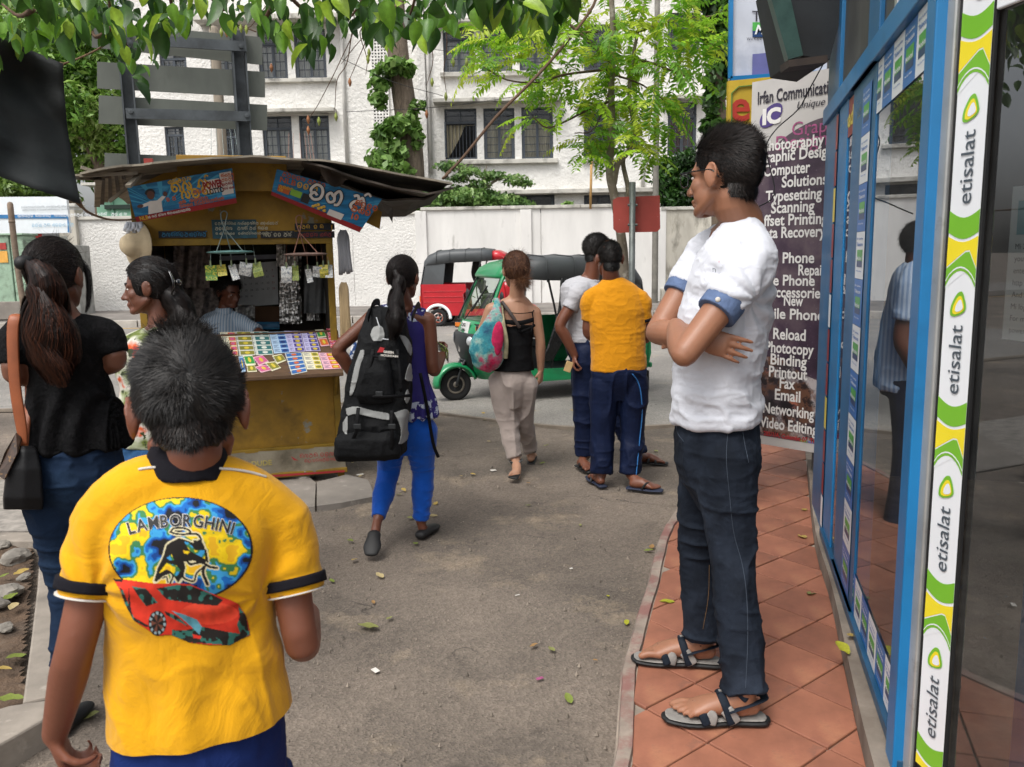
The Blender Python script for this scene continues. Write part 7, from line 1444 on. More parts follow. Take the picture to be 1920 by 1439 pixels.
def dline(X,Y,P):
 D=np.full(X.shape,1e9);P=crom([np.array(p,float) for p in P],4) if len(P)>2 else [np.array(p,float) for p in P]
 for a,b in zip(P,P[1:]):
  t=np.clip(((X-a[0])*(b[0]-a[0])+(Y-a[1])*(b[1]-a[1]))/((b[0]-a[0])**2+(b[1]-a[1])**2+1e-9),0,1);D=np.minimum(D,np.hypot(X-a[0]-t*(b[0]-a[0]),Y-a[1]-t*(b[1]-a[1])))
 return D
st=1.25;gx=np.arange(198,482,st);gy=np.arange(924,1218,st);GX,GY=np.meshgrid(gx,gy);ZX,ZY=(GX-180)*4.232,(GY-900)*4.232
col=np.zeros(GX.shape+(3,));Pn=np.stack([GX.ravel(),GY.ravel(),0*GX.ravel()],1)
n1=fbm(Pn,.030,5,3).reshape(GX.shape);n2=fbm(Pn,.05,15,3).reshape(GX.shape);n3=fbm(Pn,.09,25,2).reshape(GX.shape)
pal=[rgb(c) for c in ('#15161a','#0b3f86','#1467b8','#3a9ad0','#3c7c4c','#e0c014','#f0cc12','#e2ae1c')]
pi_=np.clip((n1-.24)/.56*8,0,7.99).astype(int);col=np.array(pal)[pi_]
e_=((GX-338)/135.5)**2+((GY-1030)/98)**2;mask=e_<1
col[(e_>.955)]=rgb('#15141a')
def P_(pts):return inpoly(ZX,ZY,pts)
tail_=[(590,415),(620,385),(700,385),(748,410),(720,432),(640,430),(592,415)];t2_=[(720,428),(800,432),(832,470),(815,492),(780,486)]
body_=[(540,590),(560,520),(600,490),(660,463),(720,480),(770,500),(830,470),(860,530),(878,600),(880,650),(840,660),(770,640),(700,650),(690,690),(690,770),(650,815),(600,740),(540,760),(480,810),(462,800),(490,700),(520,640)]
strokes=[(tail_,8),(t2_,9),([(690,650),(700,700),(690,770),(740,800),(780,800),(800,740),(860,690)],8),([(720,640),(750,670),(800,660),(850,660),(900,690),(960,700)],10),([(860,690),(850,740),(885,830)],13),([(500,760),(560,720),(610,760),(590,820)],8),([(530,780),(560,770),(570,815)],6),([(870,560),(885,650)],8)]
hal=np.zeros(GX.shape,bool)
for pts,w_ in strokes:hal|=dline(ZX,ZY,pts)<w_+9
hal|=dline(ZX,ZY,body_+[body_[0]])<11
mask0=hal&(e_<.95);col[mask0]=rgb('#d9cfa8');bb_=P_(body_);col[bb_]=rgb('#1a1613')
for hole in ([(560,620),(600,590),(620,640),(590,640)],[(700,490),(740,500),(790,560),(860,560),(868,630),(790,590),(740,560)],[(500,740),(560,660),(640,680),(670,720),(640,770),(560,720)],[(690,560),(750,570),(730,590),(700,585)]):
 q=P_(hole);col[q]=(np.array(pal)[np.clip(pi_+1,0,7)])[q]*.95
for pts,w_ in strokes:col[dline(ZX,ZY,pts)<w_*.9]=rgb('#171311')
car=[(135,785),(200,788),(480,825),(640,820),(750,830),(900,895),(1060,950),(1130,985),(1190,1080),(1210,1150),(1220,1232),(1150,1262),(1060,1312),(900,1310),(740,1290),(600,1232),(480,1235),(300,1120),(230,990),(185,870)]
cm=P_(car);mask|=cm;red=np.array(rgb('#c8301c'));col[cm]=(red*(.75+.6*n2[...,None]))[cm]
hl=cm&(((ZX-900)/230)**2+((ZY-1060)/90)**2<1);col[hl]=(np.array(rgb('#e0452c'))*(.8+.5*n3[...,None]))[hl]
dkc=np.array(rgb('#1d1916'));tl=np.array(rgb('#2f6a60'))
for pp_ in ([(480,862),(640,835),(750,840),(900,900),(1010,955),(960,1000),(800,985),(560,950)],[(285,845),(400,865),(490,975),(400,1005),(340,930)],[(540,1040),(640,1080),(740,1170),(620,1200),(560,1150)][:3]+[(560,1075)],[(600,1190),(700,1195),(840,1165),(1060,1210),(1215,1232),(1060,1312),(740,1290),(600,1232)],[(1130,1000),(1190,1080),(1220,1232),(1150,1240),(1120,1150),(1140,1080)],[(130,783),(215,788),(205,812),(150,805)],[(185,850),(215,880),(300,1090),(420,1160),(400,1170),(300,1120),(230,990)]):
 q=P_(pp_)&(cm|(ZX<230));col[q]=np.where((n3>.56)[...,None],tl,dkc*(.6+n2[...,None]))[q];mask|=q
q=P_([(600,1040),(700,1070),(800,1110),(840,1165),(820,1230),(760,1170),(680,1100)])&cm;col[q]=(np.array(rgb('#5d9dae'))*(.6+.8*n3[...,None]))[q]
q=P_([(765,1225),(835,1240),(830,1262),(775,1258)]);col[q]=rgb('#d8301f')
q=P_([(260,850),(275,1000),(290,1110),(275,1090),(255,960)]);col[q]=dkc
we=((ZX-487)/72)**2+((ZY-1138)/98)**2;an_=np.arctan2((ZY-1138)/98,(ZX-487)/72);wm=we<1;mask|=wm;col[wm]=rgb('#15120f');q=wm&(we>.45)&(we<.85)&(np.sin(an_*11)>-.2);col[q]=rgb('#8fa3a8');q=(we<.5)&(np.abs(np.sin(an_*2.5))>.75);col[q]=rgb('#6f4030')
ny,nx=GX.shape;idx=-np.ones((ny,nx),int);V=[];C=[]
for j in range(ny):
 for i in range(nx):
  m_=mask[max(0,j-1):j+2,max(0,i-1):i+2].any()
  if not m_:continue
  h=onshirt(GX[j,i],GY[j,i],.0011)
  if h is None:continue
  idx[j,i]=len(V);V.append(h);C.append(col[j,i])
Fp=[(idx[j,i],idx[j+1,i],idx[j+1,i+1],idx[j,i+1]) for j in range(ny-1) for i in range(nx-1) if mask[j,i] and min(idx[j,i],idx[j+1,i],idx[j+1,i+1],idx[j,i+1])>=0]
link('shirt_print',np_mesh('shirt_print',np.array(V)-np.array(OFF[boy.name]),np.array(Fp),np.array(C)),boy,vcmat('print_cloth',.8,bump=.2,bs=300),True)
mb=MB();L_='LAMBORGHINI';wd_=[(lambda v:(v.max()-v.min())*.80+.13)(text_geo(c,.018)[0][:,0]) for c in L_];tot=sum(wd_);acc=0
for k,ch in enumerate(L_):
 t=(acc+wd_[k]/2)/tot;acc+=wd_[k];a=(t-.5)*.62;px,py=339+math.sin(a)*320,973+(1-math.cos(a))*330;sc2_=205/tot
 for (bold,lift,mi) in ((.055,.0017,1),(.014,.0024,0)):
  Vt,Ft=text_geo(ch,bold);cx_=(Vt[:,0].min()+Vt[:,0].max())/2;V2=[]
  for v in Vt:
   x_,y_=(v[0]-cx_)*sc2_*.84,-v[1]*32;h=onshirt(px+x_*math.cos(a)-y_*math.sin(a),py+14+x_*math.sin(a)+y_*math.cos(a),lift);V2.append(h if h is not None else A(px,py))
  mb.m=mi;mb.add(V2,Ft)
mb.obj('shirt_lettering',[M_bkt,M_whk],boy)
def legs(mb,L,radii,n=16,cap='round'):
 for h_,k_,a_ in L:limb3(mb,h_,k_,a_,*radii[:3],n=n,mid=radii[3] if len(radii)>3 else None,cap=cap)
def G3(px,py,z=0):return v3(gnd(px,py,z))
Y2=2.6;A=lambda x,y,dy=0:px3(x,y,Y2+dy+(x-120)*.0005)
w2=person('woman with a long ponytail in a black lace peplum top and dark jeans',(A(130,800)[0],Y2,0));M_sk2=skin('skin_tan','#714836');H2=rotm(0,-4)
hc,nk=A(104,520,.02),A(120,592,.0)
sL,eL,wL=A(35,625),A(28,700,-.03),A(95,705,.17);sR,eR,wR=A(197,625),A(216,676,-.02),A(150,700,.16)
mb=MB();head_parts(mb,hc,H2,.93,nk,.048);mb.tube([A(140,900),A(135,800),A(125,705),A(120,640),A(118,600)],[(.15,.11),(.13,.09),(.11,.08),(.13,.085),(.05,.05)],16,side=(.95,.3,0))
for s_,e_,w_ in ((sL,eL,wL),(sR,eR,wR)):mb.tube([A(118,608),s_],[.045,.045],10);limb3(mb,s_,e_,w_,.046,.036,.024)
hand(mb,A(150,700,.16),A(212,690,.02)-A(150,700,.16),(0,-.3,1),.9,20,1);hand(mb,A(95,705,.17),(-1,-.6,0),(0,0,1),.9,20,1)
hL,hR=A(95,900),A(185,900);kL,kR=v3((A(116,1060)[0],Y2+.03,.47)),v3((A(205,1060)[0],Y2+.1,.47));aL,aR=kL+(-.02,-.07,-.39),kR+(.03,-.02,-.39)
legs(mb,((hL,kL,aL),(hR,kR,aR)),(.07,.05,.034));put('body',remesh(mb,.006,6,.5),w2,M_sk2)
for a_ in (aL,aR):mb=MB();shoe(mb,a_+(0,-.06,-.08),a_+(0,.16,-.08),.038,.05);put('shoe',remesh(mb,.006,3,.5),w2,M_blk)
M_denim=mat('dark_denim','#16263c',.85,var=.2,vs=7,bump=.35,bs=260,bd=.0015,sheen=.2,spots=[('#2b4159',4,.52,.72,.55)])
mb=MB();mb.tube([A(139,975),A(140,905),A(138,840),A(133,790)],[(.07,.06),(.150,.125),(.143,.115),(.125,.09)],24,side=(.95,.3,0),cap='flat')
for h_,k_,a_ in ((hL,kL,aL),(hR,kR,aR)):tleg(mb,h_,k_,a_,(.092,.080,.062,.054,.044),.95)
dw=wrinkle([(.009,14,(.5,.6,1.6),5,4,None),(.002,30,(.6,.6,1.8),8,2,None)])
put('jeans',remesh(mb,.006,6,None,dw),w2,M_denim)
M_lace=mat('black_lace','#08080a',.8,var=.35,vs=60,bump=1.0,bs=85,bd=.005,spec=.15,spots=[('#141315',40,.52,.58,.7),('#2a1d18',120,.66,.7,.4)])
mb=MB();mb.tube([A(142,835),A(139,800),A(132,740),A(127,706),A(123,660),A(119,622),A(118,598)],[(.166,.125),(.155,.118),(.128,.095),(.116,.085),(.128,.09),(.133,.078),(.062,.055)],28,side=(.95,.3,-.03),cap='flat')
for s_,e_ in ((sL,eL),(sR,eR)):mb.tube([A(118,612),s_,lerp(s_,e_,.5),lerp(s_,e_,.80)],[.048,.049,(.050,.052),.050],16,cap='flat',side=(1,0,0))
zw,xw=A(0,708)[2],A(138,0)[0]
def pep(V,N):
 th=np.arctan2(V[:,1]-Y2,V[:,0]-xw);lo=np.clip((zw-V[:,2])/.10,0,1)*(np.abs(V[:,0]-xw)<.19);return lo*.012*np.sin(th*17+2*np.sin(th*5))+.0015*(fbm(V,40,3)-.5)
put('lace_top',remesh(mb,.0055,5,None,pep),w2,M_lace)
def back_flow(tx):return lambda q,N:(np.array(tx)-q)
pred_f=lambda x,y,z:(z>-.058+1.15*np.clip(y+.035,0,.2))&~((y>.058)&(z<.075))
tie=(-.0,-.105,.045)
scalp(w2,hc,H2,.95,pred_f,back_flow((-.01,-.118,.04)),.11,7000,.0016,['#0b0909','#191413','#352b27'],thick=.008,lift=.02,jit=.05,k=7,seed=6,target=hc+H2@(np.array([-.01,-.116,.042])*.95))
tb=hc+H2@(np.array([-.01,-.114,.042])*.95)
tail(w2,[tb,tb+v3((.0,-.018,-.006)),A(78,525,-.14),A(86,570,-.15),A(94,625,-.15),A(102,675,-.14),A(112,725,-.13)],[.010,.016,.044,.062,.074,.070,.02],5600,.0019,['#0b0909','#15100f','#231a17'],seed=7,wave=.017,wf=9,tipcols=['#2b1811','#5a3322','#1a100c'],k=26,flat=.7)
tail(w2,[hc+H2@np.array([-.02,.05,.10]),A(160,500,.05),A(167,560,.03),A(160,590,.02)],[.008,.012,.010,.004],90,.0014,['#0b0909','#191413'],seed=8,core=False,name='loose_hair')
mb=MB();mb.smooth=True ;mb.tube([tb+(-.005,-.01,.0),tb+(-.012,-.03,-.002)],[.020,.022],12);mb.obj('hair_band',M_blk,w2)
M_tanl=mat('tan_leather','#8f4e2c',.5,var=.2,vs=9,bump=.15,bs=120);M_blkl=mat('black_leather','#0e0e10',.55,spec=.25,var=.15,vs=6,bump=.3,bs=160)
hb=thing('handbag',tuple(A(45,950)),'black leather handbag with tan strap and brown flap hanging from the woman\'s left shoulder','handbag')
mb=MB();mb.smooth=False ;yb=-.09
ring=lambda x0,x1,y,d0,d1:[tuple(A(x0,y,yb+d0)),tuple(A((x0+x1)/2,y,yb+d0-.012)),tuple(A(x1,y,yb+d0)),tuple(A(x1+2,y,yb+d1)),tuple(A((x0+x1)/2,y,yb+d1)),tuple(A(x0-2,y,yb+d1))]
mb.loft([ring(8,80,956,-.04,.09),ring(7,81,935,-.05,.10),ring(13,78,880,-.04,.08),ring(22,70,845,-.02,.05),ring(28,62,836,-.005,.03)]);put('bag_body',remesh(mb,.005,4,.5),hb,M_blkl)
mb=MB();mb.slab([A(-6,890,yb-.05),A(8,900,yb-.06),A(32,850,yb-.045),A(40,818,yb-.0),A(30,812,yb-.0),A(8,850,yb-.03)],(0,.008,0));mb.obj('flap',mat('monogram_brown','#3c2a1e',.5,var=.4,vs=60,bump=0,spots=[('#7a5a34',45,.6,.64,.8)]),hb,fixn=True)
mb=MB();mb.smooth=True ;mb.tube([A(40,596,.0),A(30,592,-.06),A(24,625,-.075),A(28,720,-.085),A(40,800,yb),A(45,838,yb)],[(.0155,.003),(.017,.003),(.017,.003),(.0165,.003),(.016,.003),(.010,.003)],8,side=(1,0,0),cap='flat');mb.tube([A(52,700,.02),A(54,750,-.02),A(50,790,-.06),A(46,838,yb)],[(.012,.003)]*4,8,side=(1,0,0),cap='flat');mb.obj('strap',M_tanl,hb)
mb=MB();mb.smooth=True ;mb.tube([A(36,838,yb-.008),A(52,838,yb-.008)],[.004,.004],8);mb.tube([A(36,846,yb-.01),A(54,846,yb-.01)],[.003,.003],8);mb.obj('buckle',mat('brass','#a87c3a',.3,.9,bump=0),hb)
Y3=3.4;A=lambda x,y,dy=0:px3(x,y,Y3+dy);w3=person('woman in a green and orange floral blouse looking left beside the kiosk',(A(290,800)[0],Y3,0));M_sk3=skin('skin_deep','#663c2a')
H3=rotm(98,-3);hc,nk=A(281,541),A(298,612,.0);mb=MB();head_parts(mb,hc,H3,.97,nk,.046)
mb.tube([A(285,880),A(288,800),A(292,720),A(296,650),A(298,615)],[(.11,.14),(.09,.12),(.085,.11),(.075,.12),(.05,.05)],16,side=(0,1,0),cap='flat')
sN,eN,wN=A(308,655,-.10),A(300,768,-.12),A(240,752,.02)
mb.tube([A(298,620),sN],[.045,.048],10);limb3(mb,sN,eN,wN,.046,.038,.026);hand(mb,wN,(-.5,.6,.25),(1,0,0),.9,30)
sF,eF,wF=A(290,645,.14),A(262,740,.14),A(250,770,-.02);limb3(mb,sF,eF,wF,.046,.038,.026);hand(mb,wF,(.9,-.3,.1),(0,0,1),.9,30)
h1,h2=A(280,870,-.07),A(285,870,.07);k1,k2=v3((h1[0]-.02,Y3-.07,.46)),v3((h2[0]-.0,Y3+.08,.46));a1,a2=k1+(-.0,0,-.38),k2+(.03,0,-.38);legs(mb,((h1,k1,a1),(h2,k2,a2)),(.07,.05,.035))
put('body',remesh(mb,.006,5,.5),w3,M_sk3);eyes(w3,hc,H3,.97)
mb=MB()
for a_ in (a1,a2):shoe(mb,a_+(.06,0,-.08),a_+(-.16,0,-.08),.038,.05)
put('shoes',remesh(mb,.007,3,.5),w3,M_blk)
M_jn=mat('mid_denim','#24456a',.85,var=.2,vs=7,bump=.35,bs=240,spots=[('#3f658c',3,.5,.7,.6)])
mb=MB();mb.tube([A(284,930),A(283,870),A(287,810)],[(.12,.15),(.125,.155),(.11,.14)],20,side=(0,1,0),cap='flat')
for h_,k_,a_ in ((h1,k1,a1),(h2,k2,a2)):tleg(mb,h_,k_,a_,(.095,.085,.066,.056,.047),.95)
put('jeans',remesh(mb,.007,6,.6,dw),w3,M_jn)
def floral():
 m,n,b=newmat('floral');vec=_coords(n,'Object');c=_ramp(n,_noise(n,vec,9,3,.5),[(.30,rgb('#1c2410')),(.42,rgb('#5d6a22')),(.48,rgb('#a9ad94')),(.54,rgb('#c9c3ba')),(.60,rgb('#c4521a')),(.66,rgb('#a01e12')),(.74,rgb('#2a2412'))])
 c=_mix(n,_ramp(n,_noise(n,vec,26,4),[(.56,0.0),(.6,1.0)]),c,rgb('#2e3a14'));n.links.new(c,b.inputs['Base Color']);b.inputs['Roughness'].default_value=.7;n.links.new(_bump(n,_noise(n,vec,18,3),.4,.01),b.inputs['Normal']);return m
mb=MB();mb.tube([A(284,832),A(286,780),A(288,730),A(284,680),A(292,645),A(298,622)],[(.13,.160),(.12,.145),(.105,.130),(.105,.155),(.09,.125),(.05,.055)],24,side=(0,1,0),cap='flat')
mb.tube([A(298,630),sN,lerp(sN,eN,.55)],[.05,.060,.058],14,cap='flat');mb.tube([A(298,630),sF,lerp(sF,eF,.55)],[.05,.058,.056],14,cap='flat')
put('blouse',remesh(mb,.006,6,.7,wrinkle([(.006,9,(1,1,.7),6,2.5,None)])),w3,floral())
scalp(w3,hc,H3,1.0,lambda x,y,z:(z>-.05+1.25*np.clip(y+.02,0,.2))&~((y>.066)&(z<.072)),back_flow((0,-.13,.0)),.12,6000,.0016,['#0a0808','#171211','#2f2825'],thick=.006,lift=.02,jit=.05,k=7,seed=9,target=hc+H3@np.array([0,-.115,.0]))
tb=hc+H3@(np.array([0,-.10,.0]))
tail(w3,[hc+H3@np.array([0,-.06,.01]),A(325,560),A(345,592,-.02),A(352,650,-.05),A(350,740,-.06)],[.05,.055,.05,.045,.015],2600,.0018,['#0a0808','#171211','#231b18'],seed=10,wave=.006,k=16)
mb=MB();mb.smooth=True ;mb.tube([A(318,510,-.05),A(326,530,-.062),A(322,552,-.06)],[(.004,.012),(.005,.016),(.003,.008)],8);mb.ell(A(334,530,-.03),(.012,.02,.014));mb.obj('hair_clip',mat('clip_black','#0d0d0f',.15,bump=0,coat=1),w3)
mb=MB();mb.smooth=True ;mb.tube([A(313,598,-.03),A(300,612,-.055),A(287,618,-.045)],[.0018]*3,5);mb.obj('necklace',M_tanl,w3)
bg_=thing('green_tote',tuple(A(240,690,.16)),'edge of a ribbed green bag held behind the woman in the floral blouse','bag');mb=MB()
for k in range(6):mb.tube([A(228+k*2,640+k*4,.16),A(238,628+k*5,.12),A(262,634,.1)],[.004]*3,6)
mb.ell(A(248,690,.17),(.05,.04,.12));mb.smooth=True ;put('bag_body',remesh(mb,.006,2,.6),bg_,mat('bag_green','#2f7a63',.6,var=.2,vs=30))
rf=gnd(793,1006);Y4=rf.y;A=lambda x,y,dy=0:px3(x,y,Y4+dy);w4=person('woman in blue leggings and purple top walking away with a large rucksack',(rf.x-.1,Y4,0));M_sk4=skin('skin_dark','#663b28')
H4=rotm(-14,-4);hc,nk=A(756,524,.0),A(760,572,-.01);mb=MB();head_parts(mb,hc,H4,.95,nk,.045)
sL,eL,wL=A(703,590),A(634,655,-.06),A(664,708,-.02);sR,eR,wR=A(803,600),A(812,694,.0),A(829,668,.2)
mb.tube([A(757,810),A(757,760),A(756,690),A(755,620),A(756,580)],[(.09,.07),(.11,.085),(.11,.085),(.13,.085),(.05,.05)],16,side=(1,0,0))
for s_,e_,w_ in ((sL,eL,wL),(sR,eR,wR)):mb.tube([A(756,588),s_],[.045,.042],10);limb3(mb,s_,e_,w_,.042,.036,.024)
hand(mb,wL,(.4,.6,-.6),(.8,.1,.4),.9,30,1);hand(mb,wR,(.15,.6,.5),(-.6,0,.6),.9,55,-1)
hL,hR=A(735,810),A(787,805);kL,kR=A(728,885,.04),A(793,890,.05);aL,aR=px3(707,975,Y4-.33),v3((px3(790,985,Y4)[0],Y4-.01,.09));aL=A(709,972,-.16)
legs(mb,((hL,kL,aL),(hR,kR,aR)),(.07,.048,.030));
tL=v3(gnd(697,1050));tL=tL+(0,0,.03);foot(mb,aL,aL+(-.01,-.03,-.07),tL+(0,.01,.0),.74,1,up=(0,-.8,.45));foot(mb,aR,aR+(0,-.04,-.085),aR+(.05,.12,-.085),.74,-1)
put('body',remesh(mb,.0055,6,.5),w4,M_sk4)
mb=MB();hp_=aL+(-.008,-.045,-.055);shoe(mb,hp_+(0,-.012,0),tL+(0,-.012,-.01),.048,.046,up=(0,-.85,.4));shoe(mb,aR+(-.005,-.065,-.089),aR+(.07,.165,-.089),.047,.052)
put('flat_shoes',remesh(mb,.0045,4,.5),w4,mat('black_flats','#131212',.6,bump=.2))
M_legg=mat('blue_leggings','#0c4fae',.7,var=.12,vs=6,bump=.2,bs=220,sheen=.2)
mb=MB();mb.tube([A(760,850),A(760,800),A(758,755)],[(.06,.06),(.145,.12),(.125,.095)],22,side=(1,0,0),cap='flat')
for h_,k_,a_ in ((hL,kL,aL),(hR,kR,aR)):tleg(mb,h_,k_,a_,(.097,.080,.061,.059,.040),.98)
kz=kL[2]
put('leggings',remesh(mb,.005,5,None,wrinkle([(.006,18,(.4,.4,1.8),5,3,lambda V:np.clip(1.3-np.abs(V[:,2]-kz)*8,.25,1)+np.clip((.3-V[:,2])*6,0,1)),(.0035,9,(1,1,1),6,2,None)])),w4,M_legg)
def purple():
 m,n,b=newmat('purple_top');vec=_coords(n,'Object');f=_ramp(n,_noise(n,vec,24,3),[(.5,0.0),(.54,1.0)]);sep=n.nodes.new('ShaderNodeSeparateXYZ');n.links.new(vec,sep.inputs[0]);z1=A(0,616)[2];z0_=A(0,762)[2]
 hi=n.nodes.new('ShaderNodeMath');hi.operation='GREATER_THAN';n.links.new(sep.outputs[2],hi.inputs[0]);hi.inputs[1].default_value=z1;lo=n.nodes.new('ShaderNodeMath');lo.operation='LESS_THAN';n.links.new(sep.outputs[2],lo.inputs[0]);lo.inputs[1].default_value=z0_
 ad=n.nodes.new('ShaderNodeMath');ad.operation='MAXIMUM';n.links.new(hi.outputs[0],ad.inputs[0]);n.links.new(lo.outputs[0],ad.inputs[1]);mu=n.nodes.new('ShaderNodeMath');mu.operation='MULTIPLY';n.links.new(ad.outputs[0],mu.inputs[0]);n.links.new(f,mu.inputs[1])
 c=_mix(n,mu.outputs[0],rgb('#1d1260'),rgb('#aeb6c4'));n.links.new(c,b.inputs['Base Color']);b.inputs['Roughness'].default_value=.75;return m
mb=MB();mb.tube([A(764,782),A(762,750),A(759,700),A(756,650),A(755,612),A(756,582)],[(.168,.135),(.155,.125),(.128,.10),(.130,.095),(.128,.085),(.065,.05)],24,side=(1,0,0),cap='flat');mb.tube([A(712,586),A(755,582),A(796,592)],[.040]*3,12,cap='flat')
zz_,xx_=A(0,735)[2],A(760,0)[0]
put('sleeveless_top',remesh(mb,.0055,6,.7,lambda V,N:.010*np.clip((zz_-V[:,2])/.08,0,1)*np.sin(np.arctan2(V[:,1]-Y4,V[:,0]-xx_)*13)+.004*(fbm(V,10,4)-.5)*2),w4,purple())
scalp(w4,hc,H4,.99,pred_f,back_flow((0,-.118,.045)),.10,5000,.0017,['#0a0808','#171211','#322a27'],thick=.007,lift=.02,jit=.05,k=7,seed=12,target=hc+H4@np.array([0,-.115,.04]))
tb=hc+H4@(np.array([0,-.113,.04]));tail(w4,[tb,A(748,527,-.13),A(742,565,-.23),A(742,600,-.33),A(735,640,-.34)],[.016,.03,.036,.045,.015],2600,.0018,['#0a0808','#171211','#231b18'],seed=13,wave=.011,wf=11,k=20)
rk=thing('rucksack',tuple(A(715,840,-.25)),'large black and grey rucksack worn by the woman in blue leggings','rucksack');M_nyl=mat('black_nylon','#0c0d0f',.75,var=.2,vs=8,bump=.9,bs=26,bd=.008,spec=.2,spots=[('#191a1d',7,.55,.75,.5)]);M_gry=mat('grey_nylon','#8d8e8c',.65,var=.15,vs=8,bump=.5,bs=30,bd=.004);M_web=mat('webbing','#0e0e10',.6,bump=.3,bs=400)
def rr_(x0,x1,y,d0,d1,q=.28):
 P0=A((x0+x1)/2,y,0);hw=(A(x1,y)[0]-A(x0,y)[0])/2;cy=(d0+d1)/2;hd_=(d1-d0)/2;n=28;out=[]
 for k in range(n):
  a=2*math.pi*k/n;c_,s_=math.cos(a),math.sin(a);out.append((P0[0]+hw*np.sign(c_)*abs(c_)**.55,P0[1]+cy+hd_*np.sign(s_)*abs(s_)**.6,P0[2]))
 return out
mb=MB();mb.loft([rr_(668,762,836,-.30,-.13),rr_(650,770,826,-.36,-.11),rr_(655,774,780,-.37,-.11),rr_(662,778,740,-.34,-.10),rr_(668,780,690,-.33,-.10),rr_(682,778,640,-.30,-.10),rr_(690,772,610,-.27,-.09),rr_(694,768,590,-.22,-.09),rr_(700,762,574,-.18,-.09)])
put('pack_body',remesh(mb,.006,8,.7,wrinkle([(.010,10,(1,1,1),3,2.5,None),(.006,22,(1,1,.8),4,2,None)])),rk,M_nyl)
pk_=[c for c in rk.children if c.name.startswith('pack_body')][0];bvk=BVHTree.FromPolygons([tuple(v.co+OFF[rk.name]) for v in pk_.data.vertices],[tuple(p.vertices) for p in pk_.data.polygons])
def decal(name,poly,m,root,bvh,lift=.004,st=1.0):
 xs=np.arange(min(p[0] for p in poly)-1,max(p[0] for p in poly)+1,st);ys=np.arange(min(p[1] for p in poly)-1,max(p[1] for p in poly)+1,st);X,Y=np.meshgrid(xs,ys);C_=np.array(crom([np.array(p,float) for p in poly+[poly[0]]],4));I=inpoly(X,Y,C_);ix={};V=[]
 for j in range(X.shape[0]):
  for i in range(X.shape[1]):
   if I[j,i]:
    h=onshirt(X[j,i],Y[j,i],lift,bvh)
    if h is not None:ix[j,i]=len(V);V.append(tuple(h))
 Fq=[(ix[j,i],ix[j+1,i],ix[j+1,i+1],ix[j,i+1]) for (j,i) in ix if (j+1,i) in ix and (j+1,i+1) in ix and (j,i+1) in ix]
 if Fq:mb=MB();mb.smooth=True ;mb.add(V,Fq);o=mb.obj(name,m,root);q=o.modifiers.new('s','SOLIDIFY');q.thickness=.004;q.offset=0;return o
for pl_ in ([(694,628),(700,614),(716,612),(722,630),(716,640),(700,640)],[(748,628),(762,632),(772,650),(770,668),(758,648)],[(676,656),(684,660),(674,700),(664,735),(655,742),(664,690)],[(768,680),(774,690),(772,715),(760,712),(762,696)],[(764,728),(769,745),(762,758),(758,744)]):decal('grey_panel',pl_,M_gry,rk,bvk)
mb=MB();mb.loft([rr_(655,766,833,-.38,-.3),rr_(650,769,822,-.405,-.3),rr_(655,764,795,-.405,-.3),rr_(665,758,784,-.38,-.3)]);put('lower_pocket',remesh(mb,.006,8,.7,wrinkle([(.008,12,(1,1,1),13,2.5,None)])),rk,M_nyl)
lp_=[c for c in rk.children if c.name.startswith('lower_pocket')][0];nv_=len(pk_.data.vertices);bvl=BVHTree.FromPolygons([tuple(v.co+OFF[rk.name]) for c in (pk_,lp_) for v in c.data.vertices],[tuple(p.vertices) for p in pk_.data.polygons]+[tuple(v+nv_ for v in p.vertices) for p in lp_.data.polygons])
for pl_ in ([(648,766),(668,762),(700,770),(730,776),(730,788),(700,784),(668,777),(652,780)],[(738,774),(763,768),(771,790),(766,822),(748,834),(752,812),(746,790)],[(643,792),(652,780),(651,815),(643,808)]):decal('grey_panel',pl_,M_gry,rk,bvl)
mb=MB();mb.loft([rr_(692,752,735,-.36,-.3),rr_(690,756,720,-.39,-.3),rr_(695,752,680,-.38,-.3),rr_(702,745,655,-.34,-.28)]);put('front_pocket',remesh(mb,.006,8,.7,wrinkle([(.009,12,(1,1,1),23,2.5,None)])),rk,M_nyl)
for pts,w_ in (([(672,765,-.385),(670,785,-.41),(668,810,-.415),(658,830,-.38)],.0095),([(735,770,-.395),(734,790,-.41),(735,815,-.415),(733,848,-.39)],.0095),([(665,742,-.345),(700,744,-.385),(730,744,-.39),(772,742,-.33)],.008),([(788,700,-.16),(800,760,-.12),(812,830,-.08),(822,858,-.06)],.009),([(690,600,-.28),(700,570,-.13),(712,570,-.02),(706,600,.09)],.018),([(772,600,-.26),(782,574,-.12),(788,578,-.02),(786,610,.09)],.018),([(700,655,-.34),(690,700,-.37),(684,730,-.37)],.010),([(745,655,-.34),(750,700,-.37),(752,735,-.37)],.008),([(700,668,-.36),(722,672,-.385),(748,668,-.36)],.006)):
 mb=MB();mb.smooth=True ;mb.tube([A(x,y,d) for x,y,d in pts],[(w_,.0025)]*len(pts),8,side=(1,0,0) if abs(pts[0][1]-pts[-1][1])>25 else (0,0,1),cap='flat');mb.obj('strap',M_web,rk)
for x,y,d in ((711,739,-.392),(735,800,-.418),(670,800,-.418),(717,671,-.392)):mb=MB();mb.box(A(x,y,d),(.036,.010,.026),bev=.003);mb.obj('buckle',M_plast,rk)
mb=MB();mb.smooth=True ;mb.tube([A(706,596,-.245),A(709,606,-.262),A(712,614,-.272)],[.003]*3,6);mb.tube([A(718,636,-.32),A(728,637,-.325)],[.003]*2,6);mb.obj('zip_pull',mat('pale_plastic','#b9bcc0',.4,bump=0),rk)
